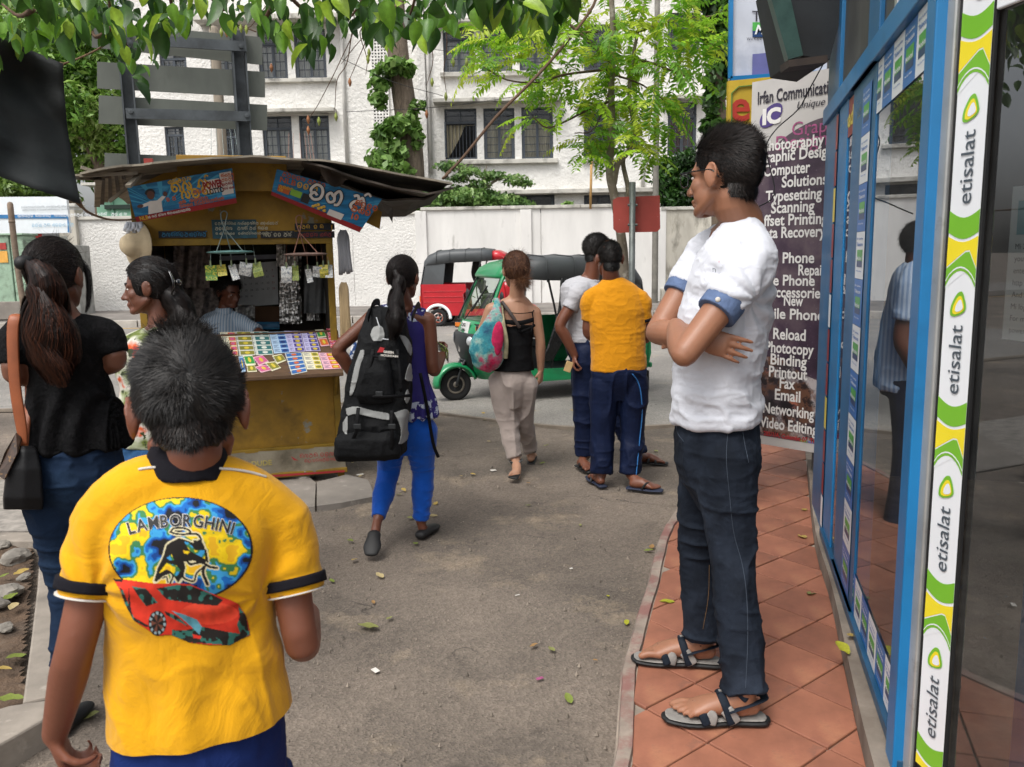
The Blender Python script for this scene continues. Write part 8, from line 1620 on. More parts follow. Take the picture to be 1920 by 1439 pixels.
mb=MB();mb.m=0;mb.add([A(707,661,-.398),A(713,651,-.398),A(721,653,-.398),A(718,661,-.398)],[(3,2,1,0)]);mb.m=1;mb.text('GREEN',A(719,662,-.399),(1,0,-.1),(0,0,1),.016,.05,width=.05);mb.text('MOUNTAIN',A(714,668,-.399),(1,0,-.1),(0,0,1),.014,.05,width=.085);mb.obj('emblem',[mat('emblem_red','#b3262c',.5,bump=0),M_whk],rk)
cu_=thing('phone_bundle',tuple(A(828,660,.22)),'small phone with dangling charms held in the right hand of the rucksack wearer','phone');mb=MB();mb.box(A(829,655,.22),(.06,.012,.035),Matrix.Rotation(.6,3,'Y'),bev=.004);mb.obj('phone_body',mat('phone_white','#b9bdb4',.3,bump=0),cu_)
mb=MB();mb.smooth=True
for k in range(4):mb.tube([A(818+5*k,640+3*k,.21),A(824+5*k,646+4*k,.20),A(834+2*k,668+4*k,.2)],[.003,.005,.003],6)
mb.obj('charm_strings',mat('charm','#46432e',.5,var=.5,vs=90,spots=[('#7a8f3a',70,.5,.55,1),('#a33a5a',90,.6,.64,1)]),cu_)
mb=MB();mb.tube([A(672,640,.1),A(668,680,.08),A(660,730,.06)],[(.03,.05),(.045,.06),(.03,.05)],12);put('cloth_bag',remesh(mb,.006,4,.5),None,mat('spot_cloth','#13407a',.8,bump=.1,spots=[('#d5d8dc',38,.50,.53,1)]),loc=tuple(A(660,730,.06)));_o=bpy.data.objects['cloth_bag'];tag(_o,'blue and white spotted cloth bag between the rucksack and the kiosk','bag')
Y5=5.75;A=lambda x,y,dy=0:px3(x,y,Y5+dy);w5=person('woman in a strappy black top and beige trousers walking away',(A(968,800)[0],Y5,0));M_sk5=skin('skin_fair','#ad8268')
H5=rotm(16,-3);hc,nk=A(967,509),A(969,558,-.0);mb=MB();head_parts(mb,hc,H5,1.04,nk,.052);mb.tube([A(940,578),A(969,562),A(998,580)],[.028,.05,.028],12)
sL,eL,wL=A(921,580),A(898,640,.02),A(925,680,.18);sR,eR,wR=A(1003,586),A(1013,640,.0),A(1014,695,.04)
mb.tube([A(960,730),A(962,700),A(964,650),A(964,610),A(965,575),A(968,560)],[(.095,.08),(.108,.085),(.118,.085),(.128,.08),(.125,.062),(.05,.045)],18,side=(1,0,0))
for s_,e_,w_ in ((sL,eL,wL),(sR,eR,wR)):mb.tube([A(968,570),s_],[.04,.045],10);limb3(mb,s_,e_,w_,.044,.034,.023)
hand(mb,wR,(-.05,.05,-1),(-.9,.5,0),1.0,30,-1,8);hand(mb,wL,(.5,.6,0),(0,0,1),.9,30)
hL,hR=A(938,720),A(985,720);kL,kR=A(955,800,.03),A(983,795,.12);aR=v3((A(984,0)[0],Y5+.30,.09));aL=A(967,865,-.06)
legs(mb,((hL,kL,aL),(hR,kR,aR)),(.07,.05,.034));tL=v3(gnd(962,904))+(0,0,.025);foot(mb,aL,aL+(.01,-.02,-.05),tL,.95,1,up=(0.2,-.85,.35));foot(mb,aR,aR+(0,-.04,-.08),aR+(.02,.18,-.08),.95,-1)
put('body',remesh(mb,.0055,6,.5),w5,M_sk5)
mb=MB();hp_=aL+(.012,-.058,-.045);u_=v3((0.1,-.95,-.2));mb.tube([hp_+(0,-.006,0),lerp(hp_,tL,.5)+(0,-.03,0),tL+(0,-.028,.01)],[(.030,.008),(.034,.008),(.040,.008)],16,side=(1,0,0),sub=5);mb.tube([aR+(0,-.055,-.086),aR+(.01,.06,-.086),aR+(.02,.19,-.086)],[(.03,.008),(.034,.008),(.036,.008)],14,side=(1,0,0))
put('sandals',remesh(mb,.004,2,.5),w5,M_blk)
mb=MB();mb.smooth=True
for a_,b_ in ((aL+(0,0,.0),.043),):
 mb.tube([a_+(-.04,0,.0),a_+(-.02,-.042,-.004),a_+(.022,-.042,.0),a_+(.042,0,.008)],[.009]*4,8);mb.tube([a_+(-.03,-.01,-.02),a_+(-.0,-.045,-.012),a_+(.035,-.01,-.02)],[.007]*3,8)
mb.tube([aR+(-.035,-.02,.0),aR+(0,-.045,.0),aR+(.035,-.02,.0)],[.009]*3,8);mb.obj('ankle_strap',mat('studded_strap','#1a1a1a',.4,var=.6,vs=120,spots=[('#9a9a98',90,.55,.6,1)]),w5)
M_beig=mat('beige_linen','#9c9089',.9,var=.08,vs=5,bump=.35,bs=250,sheen=.15)
mb=MB();mb.tube([A(962,765),A(962,718),A(964,688)],[(.06,.06),(.134,.108),(.122,.092)],22,side=(1,0,0),cap='flat')
for h_,k_,a_,q in ((hL,kL,aL,.90),(hR,kR,aR,.92)):tleg(mb,h_,k_,a_,(.084,.080,.071,.064,.052),q)
put('trousers',remesh(mb,.006,6,None,wrinkle([(.014,7,(1.6,1,.5),5,3.5,None),(.008,15,(.8,.8,1.4),8,2.5,lambda V:np.clip((.55-V[:,2])*3,.1,1))])),w5,M_beig)
M_bkc=mat('black_jersey','#0d0d0f',.8,var=.1,bump=.3,bs=250)
mb=MB();mb.tube([A(962,694),A(962,670),A(964,645),A(965,618),A(966,606)],[(.148,.112),(.138,.105),(.128,.098),(.136,.092),(.137,.09)],26,side=(1,0,0),cap='flat');me=remesh(mb,.0055,5,.7,wrinkle([(.004,10,(1,1,1),4,2,None)]))
bm=bmesh.new();bm.from_mesh(me)
zc1,xc1=A(0,617)[2],A(953,0)[0];rem=[]
for v in bm.verts:
 if v.co.y<Y5:
  vx,vz=(v.co.x-xc1)/.0037,(v.co.z-zc1)/.0037
  if (abs(vx)<14-abs(vz+5)*.6 and -10<vz<0):rem.append(v)
bmesh.ops.delete(bm,geom=rem,context='VERTS');bm.to_mesh(me);bm.free();put('strappy_top',me,w5,M_bkc)
mb=MB();mb.smooth=True ;bk=-.115
for pts,w_ in (([(944,560,.03),(942,568,-.03),(950,583,-.075),(968,588,-.085),(990,587,-.075),(1000,584,-.05),(1002,575,.0)],.0032),([(998,586,-.06),(1000,605,-.085),(996,622,-.1)],.0045),([(948,572,-.05),(942,592,-.082),(946,612,-.1)],.0035),([(1003,610,-.07),(990,618,-.105),(975,622,-.115),(975,612,-.11)],.010),([(930,603,-.085),(950,604,-.108),(975,606,-.112),(1000,600,-.085)],.016)):
 mb.tube([A(x,y,d) for x,y,d in pts],[(w_,.003)]*len(pts),8,side=(0,0,1) if abs(pts[0][0]-pts[-1][0])>20 else (1,0,0))
mb.obj('top_straps',M_bkc,w5)
scalp(w5,hc,H5,1.05,lambda x,y,z:(z>-.075+1.0*np.clip(y+.04,0,.2))&~((y>.060)&(z<.070)),back_flow((.0,-.115,-.03)),.10,5500,.0018,['#1a0f0a','#3a2216','#5c3b28'],thick=.012,lift=.03,jit=.09,k=7,seed=15,target=hc+H5@np.array([0.005,-.108,-.055]))
g=np.random.default_rng(16);n=1600;dd=g.normal(size=(n,3));dd/=np.linalg.norm(dd,axis=1)[:,None];bc=hc+H5@np.array([.012,-.108,-.068])
V,Fq,C=fur('hair_bun',w5,bc+dd*.036*g.random(n)[:,None]**.4,dd+np.array([.35,-.3,-.5]),dd,.055,.0016,['#2a170e','#5c3a26','#8a6244'],k=6,curl=.5,seed=17,jit=.5);link('hair_bun',np_mesh('hair_bun',V-np.array(OFF[w5.name]),Fq,C),w5,M_hairv,False)
scalp(w5,hc,H5,1.05,lambda x,y,z:(z>-.075)&(y<.02),lambda q,N:np.array([.1,-.5,-.8])+q*0,.045,1300,.0015,['#2a170e','#5c3a26','#8a6244'],thick=.013,lift=.35,jit=.5,k=4,curl=.4,seed=18)
mb=MB();mb.smooth=True ;mb.tube([bc+(-.03,.01,.022),bc+(0,-.012,.025),bc+(.03,.01,.022)],[.004]*3,6);mb.obj('hair_tie',M_whk,w5)
mb=MB();mb.smooth=True ;Lh=lambda x,y,z:hc+H5@np.array([x,y,z]);mb.tube([Lh(-.072,-.02,.012),Lh(-.076,.05,.012),Lh(-.055,.085,.01)],[(.003,.005)]*3,6);mb.ell(Lh(-.045,.09,.004),(.02,.012,.018));mb.obj('sunglasses',M_blk,w5)
td=thing('tie_dye_bag',tuple(A(918,684,-.12)),'tie-dye cloth shoulder bag in pink and teal on the walking woman\'s left','bag')
def tiedye():
 m,n,b=newmat('tiedye');vec=_coords(n,'Object');c=_ramp(n,_noise(n,vec,5.5,4,.65),[(.30,rgb('#0f3f5c')),(.42,rgb('#2b7d86')),(.50,rgb('#7fa39a')),(.56,rgb('#b0566e')),(.64,rgb('#c2184f')),(.75,rgb('#47202f'))]);tx=n.nodes.new('ShaderNodeSeparateXYZ');n.links.new(vec,tx.inputs[0])
 c=_mix(n,_ramp(n,_noise(n,vec,60,3),[(.5,0.0),(.7,.5)]),c,rgb('#12495a'));n.links.new(c,b.inputs['Base Color']);b.inputs['Roughness'].default_value=.85;n.links.new(_bump(n,_noise(n,vec,40,3),.5,.004),b.inputs['Normal']);return m
M_td=tiedye();mb=MB()
mb.tube([A(905,684,-.12),A(912,668,-.13),A(918,640,-.13),A(925,615,-.13),A(930,590,-.12),A(932,572,-.08),A(932,562,-.02)],[(.085,.045),(.125,.065),(.115,.062),(.078,.045),(.045,.028),(.025,.014),(.022,.008)],24,side=(1,0,.15),sub=4)
put('bag_cloth',remesh(mb,.006,6,None,wrinkle([(.012,7,(1.4,1,.5),5,2.5,None)])),td,M_td)
mb=MB();mb.ell(A(933,636,-.188),(.042,.020,.125),rotm(0,8,6),20,12);put('pink_panel',remesh(mb,.006,3,.6),td,mat('pink_cloth','#c01a52',.85,var=.3,vs=25,bump=.4,bs=60,spots=[('#4b2340',9,.58,.74,.6)]))
mb=MB();mb.smooth=True ;mb.tube([A(938,566,-.03),A(942,600,-.14),A(949,640,-.16),A(948,672,-.14)],[(.016,.005)]*4,8,side=(1,0,0));mb.obj('cream_edge',mat('cream_cloth','#a8a07f',.85,var=.3,vs=20),td)
mb=MB();mb.smooth=True ;mb.tube([A(941,566,-.06),A(955,585,-.11),A(968,605,-.13),A(974,615,-.13)],[(.012,.003)]*4,8,side=(.7,0,.7));mb.obj('shoulder_strap',mat('brown_strap','#2c201b',.6),w5)
for r_,h_,M_,q in ((w2,px3(104,520,Y2+.012),H2,.95),(w3,px3(281,541,Y3),H3,1.0),(w4,px3(756,524,Y4),H4,.99)):scalp(r_,h_,M_,q,lambda x,y,z:(z>-.03)&(y<.05),lambda q_,N:np.array([0,-.6,-.6])+q_*0,.05,260,.001,['#0c0a0a','#241d1a'],thick=.010,lift=.3,jit=.4,k=4,curl=.2,seed=19)
def build_man(label,Yc,cx,skm,Hm,hc,nk,arms,torso,sleeve,shirtm,hips,trm,shoef,hair=True,side=(1,0,0),ws=1.0,hands=None,seed=1,tcols=None):
 p=person(label,(cx,Yc,0));mb=MB();head_parts(mb,hc,Hm,1.0,nk,.058)
 mb.tube([t[0] for t in torso],[(t[1]*.86,t[2]*.86) for t in torso],18,side=side)
 for s_,e_,w_ in arms:mb.tube([nk+v3((0,0,-.03)),s_],[.05,.05],10);limb3(mb,s_,e_,w_,.048,.040,.027,mid=.040)
 for h_ in hands or []:hand(mb,*h_)
 legs(mb,hips,(.075,.055,.036))
 shoef(mb,'skin',p);put('body',remesh(mb,.0058,6,.5),p,skm);shoef(None,'shoe',p)
 mb=MB();mb.tube([t[0] for t in torso],[(t[1],t[2]) for t in torso],26,side=side,cap='flat')
 for s_,e_,w_ in arms:mb.tube([nk+v3((0,0,-.045)),s_,lerp(s_,e_,sleeve*.6),lerp(s_,e_,sleeve)],[.055,.063,.058,.056],16,cap='flat')
 put('shirt',remesh(mb,.0055,6,None,wrinkle([(.005*ws,9,(.8,.8,1.3),seed,3,None),(.0028*ws,22,(.7,.7,1.5),seed+2,2.5,None)])),p,shirtm)
 mb=MB();b0=torso[0][0];mb.tube([b0+v3((0,0,-.20)),b0+v3((0,0,-.05)),b0+v3((0,0,.06))],[(torso[0][1]*.45,torso[0][2]*.5),(torso[0][1]*.99,torso[0][2]*.98),(torso[0][1]*.9,torso[0][2]*.9)],22,side=side,cap='flat')
 for h_,k_,a_ in hips:tleg(mb,h_,k_,a_,(.100,.094,.082,.076,.072))
 put('trousers',remesh(mb,.006,6,None,wrinkle([(.013,7,(1.4,1.2,.6),seed+4,3.5,None),(.009,14,(.7,.7,1.5),seed+6,3,lambda V:np.clip((.5-V[:,2])*3,.2,1))])),p,trm)
 return p
M_track=mat('navy_tracksuit','#131d38',.6,var=.15,vs=6,bump=.2,bs=200,sheen=.25)
pred_m=lambda x,y,z:(z>-.045+1.0*np.clip(y+.035,0,.2)+.4*np.clip(np.abs(x)-.06,0,1))&~((y>.055)&(z<.075))
down=lambda q,N:np.array([0,-.3,-1.])+q*2
def crop(root,hc,Hm,n=7500,L=.011,cols=('#0b0a09','#1c1816','#2e2824'),seed=20,th=.001,**k):return scalp(root,hc,Hm,1.0,pred_m,down,L,n,.0014,list(cols),thick=th,lift=.75,jit=.5,k=3,seed=seed,**k)
def sandal_feet(feet_,M_s,strapm,slip=False):
 def f(mb,what,root):
  if what=='skin':
   for a_,h_,t_,lt in feet_:foot(mb,a_,h_,t_,1.0,lt)
  else:
   for a_,h_,t_,lt in feet_:
    h_,t_=v3(h_),v3(t_);d=t_-h_;L=np.linalg.norm(d);d/=L;sd_=np.cross(d,(0,0,1));m2=MB();m2.smooth=True
    m2.tube([h_-d*.012+(0,0,-.004),h_+d*L*.35+(0,0,-.004),h_+d*L*.7+(0,0,-.004),t_+d*.012+(0,0,-.004)],[(.032,.010),(.036,.010),(.048,.010),(.034,.009)],16,side=sd_);m2.obj('sandal_sole',M_s,root)
    m2=MB();m2.smooth=True ;tp=h_+d*L*.72+(0,0,.03)
    if slip:m2.tube([h_+d*L*.45+sd_*.045+(0,0,.006),h_+d*L*.6+sd_*.03+(0,0,.045),h_+d*L*.78+sd_*lt*.016+(0,0,.022)],[(.008,.003)]*3,8);m2.tube([h_+d*L*.45-sd_*.042+(0,0,.006),h_+d*L*.6-sd_*.02+(0,0,.048),h_+d*L*.78+sd_*lt*.016+(0,0,.022)],[(.008,.003)]*3,8)
    else:
     for q in (.40,.66):m2.tube([h_+d*L*q+sd_*.046+(0,0,.004),h_+d*L*q+sd_*.032+(0,0,.045-q*.02),h_+d*L*q+(0,0,.062-q*.04),h_+d*L*q-sd_*.032+(0,0,.042-q*.02),h_+d*L*q-sd_*.044+(0,0,.004)],[(.010,.003)]*5,8,side=tuple(d))
    m2.obj('sandal_strap',strapm,root)
 return f
Y7=gnd(1150,914).y;A=lambda x,y,dy=0:px3(x,y,Y7+dy);M_sk7=skin('skin_man','#6d412e');H7=rotm(8,-2);hc,nk=A(1142,487),A(1146,526,0)
torso=[(A(1160,694),.183,.125),(A(1159,650),.178,.122),(A(1157,610),.186,.12),(A(1154,572),.190,.115),(A(1150,542),.150,.09),(A(1148,523),.068,.060)]
aL,aR=v3((A(1128,0)[0],Y7+.02,.09)),v3((A(1186,0)[0],Y7+.0,.09));hL,hR=A(1135,715),A(1187,715);kL,kR=A(1130,812,.03),A(1186,812,.03)
tipR=v3(gnd(1238,919,.02));heR=v3(gnd(1180,914,.02));heL=aL+(0,-.05,-.07);tL=aL+(-.06,.19,-.07)
p7=build_man('man in a yellow T-shirt and navy tracksuit trousers seen from behind',Y7,A(1155,0)[0],M_sk7,H7,hc,nk,((A(1108,562),A(1104,625,.02),A(1150,640,.22)),(A(1200,562),A(1212,630,.02),A(1185,640,.22))),torso,.62,mat('mustard_cotton','#c9860f',.85,var=.08,vs=5,bump=.35,bs=250,sheen=.15),((hL,kL,aL),(hR,kR,aR)),M_track,sandal_feet([(aR,heR,tipR,-1),(aL,heL,tL,1)],mat('navy_rubber','#1a2238',.7,bump=0),M_blk,True),hands=[(A(1150,640,.22),(-.6,.3,.2),(0,0,1),.95,40),(A(1185,640,.22),(-.6,.3,.2),(0,0,1),.95,40)],ws=.85,seed=31)
crop(p7,hc,H7,seed=21);nape(p7,hc,H7,1.0,1500,.006,['#0b0a09','#191614'],16)
mb=MB();mb.smooth=True ;P_s=[A(1190,706,-.10),A(1202,730,-.085),A(1206,790,-.06),A(1198,850,-.06),A(1194,890,-.055)]
bvt=BVHTree.FromPolygons([tuple(v.co+OFF[p7.name]) for v in [c for c in p7.children if c.name.startswith('trousers')][0].data.vertices],[tuple(q.vertices) for q in [c for c in p7.children if c.name.startswith('trousers')][0].data.polygons])
pp_=[onshirt(x,y,.003,bvt) for x,y in ((1186,702),(1196,716),(1202,740),(1204,780),(1200,820),(1196,860),(1193,890))];pp_=[q for q in pp_ if q is not None]
if len(pp_)>2:mb.tube(pp_,[.004]*len(pp_),6);mb.obj('side_piping',mat('piping_blue','#2b6fb0',.6,bump=0),p7)
s_,e_=A(1200,562),A(1212,630,.02);mb=MB();mb.smooth=True ;mb.tube([lerp(s_,e_,.52),lerp(s_,e_,.60)],[.0595,.0585],20,cap='flat');mb.obj('sleeve_band',M_navy,p7)
Y6=gnd(1098,876).y;A=lambda x,y,dy=0:px3(x,y,Y6+dy);H6=rotm(-72,-3);hc,nk=A(1121,472),A(1108,528)
torso=[(A(1098,640),.135,.155),(A(1097,600),.132,.155),(A(1096,565),.138,.17),(A(1098,540),.115,.17),(A(1103,522),.060,.062)]
aL,aR=v3((A(1094,0)[0],Y6-.02,.09)),v3((A(1200,0)[0],Y6-.05,.09));hL,hR=A(1097,660,-.06),A(1112,660,.08);kL,kR=A(1096,760,-.05),A(1150,765,.0)
p6=build_man('man in a light grey polo shirt facing right behind the yellow shirt',Y6,A(1100,0)[0],M_sk7,H6,hc,nk,((A(1084,548,-.13),A(1050,610,-.16),A(1078,668,-.14)),(A(1115,545,.16),A(1130,610,.18),A(1150,640,.12))),torso,.50,mat('grey_cotton','#aeaeb2',.85,var=.06,vs=6,bump=.35,bs=250),((hL,kL,aL),(hR,kR,aR)),M_track,sandal_feet([(aL,aL+(-.05,0,-.07),v3(gnd(1108,884,.02)),1),(aR,v3(gnd(1195,866,.02)),v3(gnd(1248,868,.02)),1)],M_blk,M_blk),side=(0,1,0),hands=[(A(1078,668,-.14),(-.2,-.1,-1),(1,0,0),.95,50)],ws=.8,seed=41)
crop(p6,hc,H6,seed=22,th=.008);nape(p6,hc,H6,1.0,1500,.006,['#0b0a09','#191614'],17)
mb=MB();mb.tube([nk+v3((0,0,-.02)),nk+v3((.004,0,.015))],[(.068,.066),(.060,.060)],20,cap='flat');put('collar',remesh(mb,.004,2),p6,MC['grey_cotton'])
cz_=A(1066,688,-.17);MB().box(cz_,(.05,.012,.075),Matrix.Rotation(.35,3,'Y'),bev=.004).obj('tan_card',mat('tan_card','#b89a6a',.6),loc=cz_,label='tan card held in the hand of the man in the grey polo',cat='card')
Z8=ZT+.003;Y8=2.62;A=lambda x,y,dy=0:px3(x,y,Y8+dy);M_sk8=skin('skin_warm','#93654c');w8=person('man in a white T-shirt and dark jeans standing with crossed arms on the tiles',(A(1345,800)[0],Y8,0))
H8=rotm(45,-1,2);hc,nk=A(1358,334,.0),A(1390,412,.01);sd8=(.22,1,0);mb=MB();head_parts(mb,hc,H8,1.10,nk,.060)
sN,eN,wN=A(1420,488,-.15),A(1283,664,-.27),A(1268,612,-.08);sF,eF,wF=A(1320,478,.17),A(1232,624,.08),A(1306,630,-.185)
mb.tube([A(1345,800),A(1345,720),A(1352,630),A(1368,540),A(1378,470),A(1388,425)],[(.14,.10),(.135,.10),(.14,.10),(.15,.10),(.11,.065),(.055,.055)],20,side=sd8)
mb.tube([nk+v3((0,0,-.02)),sN],[.055,.055],12);mb.tube([nk+v3((0,0,-.02)),sF],[.055,.055],12)
def arm(s_,e_,w_):mb.tube([s_,lerp(s_,e_,.45),e_],[.052,.047,.039],16,sub=4);mb.tube([e_,lerp(e_,w_,.3),lerp(e_,w_,.7),w_],[.038,.043,.036,.027],16,sub=4)
arm(sN,eN,wN);arm(sF,eF,wF)
tgt=A(1384,658,-.225);hand(mb,wF,v3(tgt)-wF,(.05,1,.0),1.05,10,1,3,10)
hand(mb,wN,(.12,1,-.25),(-1,.0,-.2),.92,18,-1,2)
fN_h,fN_t=v3(gnd(1424,1340,Z8+.030)),v3(gnd(1256,1338,Z8+.030));fF_h,fF_t=v3(gnd(1342,1236,Z8+.030)),v3(gnd(1196,1226,Z8+.030))
aN,aF=fN_h+(-.045,.0,.085),fF_h+(-.045,.0,.085);hN,hF=A(1362,850,-.10),A(1330,850,.10);kN,kF=A(1372,1040,-.14),A(1312,1030,.10)
legs(mb,((hN,kN,aN),(hF,kF,aF)),(.075,.055,.036));foot(mb,aN,fN_h,fN_t,1.05,1);foot(mb,aF,fF_h,fF_t,1.05,-1)
put('body',remesh(mb,.0044,6,.6),w8,M_sk8);eyes(w8,hc,H8,1.12)
M_wh=mat('white_cotton','#c9cbd2',.9,var=.03,vs=5,bump=.3,bs=300,bd=.001,sheen=.1);M_cham=mat('chambray','#5b6c8c',.85,var=.15,vs=40,bump=.3,bs=300)
mb=MB();tor=[(A(1343,785),.168,.140),(A(1343,745),.162,.135),(A(1345,690),.158,.130),(A(1354,620),.170,.140),(A(1366,560),.168,.134),(A(1374,500),.166,.118),(A(1384,455),.128,.086),(A(1390,424),.072,.068)]
mb.tube([t[0] for t in tor],[(t[1],t[2]) for t in tor],30,side=sd8,cap='flat',sub=5)
mb.tube([nk+v3((.0,-.02,-.035)),lerp(nk,sN,.6)+(0,0,-.01),sN],[.055,.060,.063],16);mb.tube([sN,lerp(sN,eN,.25),lerp(sN,eN,.46)],[.063,.064,.060],20,cap='flat');mb.tube([nk+v3((0,.02,-.035)),sF],[.055,.066],16);mb.tube([sF,lerp(sF,eF,.2),lerp(sF,eF,.42)],[.060,.061,.058],18,cap='flat')
ap=A(1400,560,-.14);zq=A(0,700)[2];zh=A(0,790)[2]
def wsh(V,N):
 d=.0105*(1-np.abs(2*vnoise(V*np.array([.6,.6,1.5])+.05*np.stack([vnoise(V,8,2)]*3,1),16,61)-1))**3*np.clip((zq+.14-V[:,2])*7,.1,1)+.004*(fbm(V,9,62)-.5)*2+.003*(1-np.abs(2*vnoise(V*np.array([.8,.8,1.3]),30,67)-1))**3
 dx,dz=V[:,0]-ap[0],V[:,2]-ap[2];r_=np.hypot(dx,dz);a_=np.arctan2(dz,dx);return d+.0065*np.sin(a_*9+3*vnoise(V,10,64))*np.exp(-((r_-.09)/.07)**2)*(V[:,1]<Y8)
me=remesh(mb,.0044,4,None,wsh)
bm=bmesh.new();bm.from_mesh(me);fwd=v3((-.97,.22,0))
rem=[v for v in bm.verts if (v.co.z>A(0,500)[2]) and (lambda r:r[0]*fwd[0]+r[1]*fwd[1]>.025 and abs(r[0]*sd8[0]+r[1]*sd8[1])<(.008+.48*(v.co.z-A(0,500)[2])))((v.co.x-nk[0],v.co.y-nk[1]))]+[v for v in bm.verts if v.co.z>A(0,427)[2] and math.hypot(v.co.x-nk[0],v.co.y-nk[1])<.062]
bmesh.ops.delete(bm,geom=list(set(rem)),context='VERTS');bm.to_mesh(me);bm.free();tsh=put('tshirt',me,w8,M_wh)
so=tsh.modifiers.new('s','SOLIDIFY');so.thickness=.003;so.offset=1
def cuff(s_,e_,t0,t1,r):
 mb=MB();mb.tube([lerp(s_,e_,t0),lerp(s_,e_,t1)],[r*1.02,r],26,cap='flat');put('sleeve_cuff',remesh(mb,.004,2),w8,M_cham)
cuff(sN,eN,.43,.58,.0615);cuff(sF,eF,.38,.53,.0595)
bvs=BVHTree.FromPolygons([tuple(v.co+OFF[w8.name]) for v in tsh.data.vertices],[tuple(p.vertices) for p in tsh.data.polygons])
cc_=[c for c in w8.children if c.name.startswith('sleeve_cuff')][0];bvc=BVHTree.FromPolygons([tuple(v.co+OFF[w8.name]) for v in cc_.data.vertices],[tuple(p.vertices) for p in cc_.data.polygons])
h=onshirt(1346,562,.002,bvc)
if h is not None:mb=MB();mb.smooth=True ;mb.lathe(h,[(.001,.004),(.006,.004),(.0075,.002),(.0075,-.002)],-ray(1346,562).normalized(),14);mb.obj('cuff_button',M_whk,w8)
mb=MB();nn_=0
for (x,y,tx,mi) in ((1328,497,"'HI'",0),(1335,510,'n',1)):
 Vt,Ft=text_geo(tx,.0);W_=[onshirt(x+v[0]*16,y-v[1]*16+v[0]*3,.004,bvs) for v in Vt]
 if all(q is not None for q in W_):mb.m=mi;mb.add(W_,Ft);nn_+=1
if nn_:mb.obj('chest_print',[mat('faded_red_print','#c58a92',.8,bump=0),M_et],w8)
M_dj=mat('indigo_denim','#191f29',.85,var=.3,vs=9,bump=.4,bs=260,bd=.0015,spots=[('#38414f',3.0,.46,.75,.7),('#323c4a',45,.6,.8,.35)])
mb=MB();mb.tube([A(1350,955),A(1346,875),A(1344,800),A(1343,765)],[(.075,.065),(.163,.134),(.160,.130),(.150,.118)],26,side=sd8,cap='flat')
for h_,k_,a_ in ((hN,kN,aN),(hF,kF,aF)):tleg(mb,h_,k_,a_,(.100,.088,.073,.068,.064),hem=a_+v3((.0,0,-.012)))
kz8=kN[2]
put('jeans',remesh(mb,.005,5,None,wrinkle([(.013,11,(.55,.55,1.6),71,4,lambda V:np.clip(1.2-np.abs(V[:,2]-kz8)*4,.3,1)+np.clip((.42-V[:,2])*4,0,1.0)),(.007,8,(1.3,1.3,.7),72,2.5,None),(.002,34,(.7,.7,1.4),73,2,None)])),w8,M_dj)
jj=[c for c in w8.children if c.name.startswith('jeans')][0];bvj=BVHTree.FromPolygons([tuple(v.co+OFF[w8.name]) for v in jj.data.vertices],[tuple(p.vertices) for p in jj.data.polygons])
def seam(pts,m,w_=.0009,nm='stitching'):
 P_=[onshirt(x,y,.0012,bvj) for x,y in crom([np.array(p,float) for p in pts],8)];P_=[p for p in P_ if p is not None]
 if len(P_)>2:mb=MB();mb.smooth=True ;mb.tube(P_,[w_]*len(P_),5,sub=1);mb.obj(nm,m,w8)
M_st=mat('stitch_pale','#3c4653',.8,bump=0);M_st2=mat('stitch_tan','#6d5232',.8,bump=0)
seam([(1366,795),(1362,860),(1368,930),(1376,1000),(1392,1060),(1400,1120),(1402,1200),(1398,1290)],M_st);seam([(1390,790),(1396,830),(1404,868)],M_st);seam([(1268,800),(1272,815),(1282,828)],M_st);seam([(1330,1060),(1328,1120),(1318,1180)],M_st2)
pred8=lambda x,y,z:(z>-.082+1.25*np.clip(y+.045,0,.2)+.5*np.clip(np.abs(x)-.066,0,1))&~((y>.060)&(z<.080))&~((np.abs(x)>.06)&(z<.01)&(y>-.03))
def Ltop(q):return np.clip((q[:,2]-.03)*.5,.009,.034)
scalp(w8,hc,H8,1.12,pred8,lambda q,N:np.array([0,-.8,-.55])+np.clip((q[:,2:3]-.04)/.08,0,1)*np.array([[0,.05,1.3]]),Ltop,13000,.0014,['#0c0a09','#1a1513','#2c221d'],thick=.006,lift=.30,jit=.24,k=5,curl=.22,seed=30,fat=(1,1.02,1.08))
nape(w8,hc,H8,1.10,3200,.012,['#0c0a09','#1a1513','#2c221d'],15,(.064,.056,.052),(0,-.036,-.034))
Lh=lambda x,y,z:hc+H8@(np.array([x,y,z])*1.12);M_spec=mat('spectacle_black','#0b0b0c',.25,bump=0);mb=MB();mb.smooth=True
for q in (-1,1):
 mb.tube([Lh(q*.085,-.035,-.008),Lh(q*.088,-.015,.012),Lh(q*.086,.02,.014),Lh(q*.078,.06,.014),Lh(q*.066,.098,.012)],[(.0022,.004)]*4+[(.0025,.006)],8,side=(0,0,1))
 fr_=[(q*.012,.108,.012),(q*.040,.107,.015),(q*.064,.098,.010),(q*.060,.100,-.014),(q*.038,.107,-.020),(q*.016,.108,-.014),(q*.012,.108,.012)];mb.tube([Lh(*p) for p in fr_],[.0022]*7,6)
mb.tube([Lh(-.012,.108,.008),Lh(0,.110,.010),Lh(.012,.108,.008)],[.002]*3,6);mb.obj('spectacles',M_spec,w8)
M_ss=mat('sandal_navy','#1a212b',.7,var=.1,bump=.3,bs=200);M_sg=mat('sandal_grey','#8a8681',.6,var=.2,vs=20,bump=.5,bs=120)
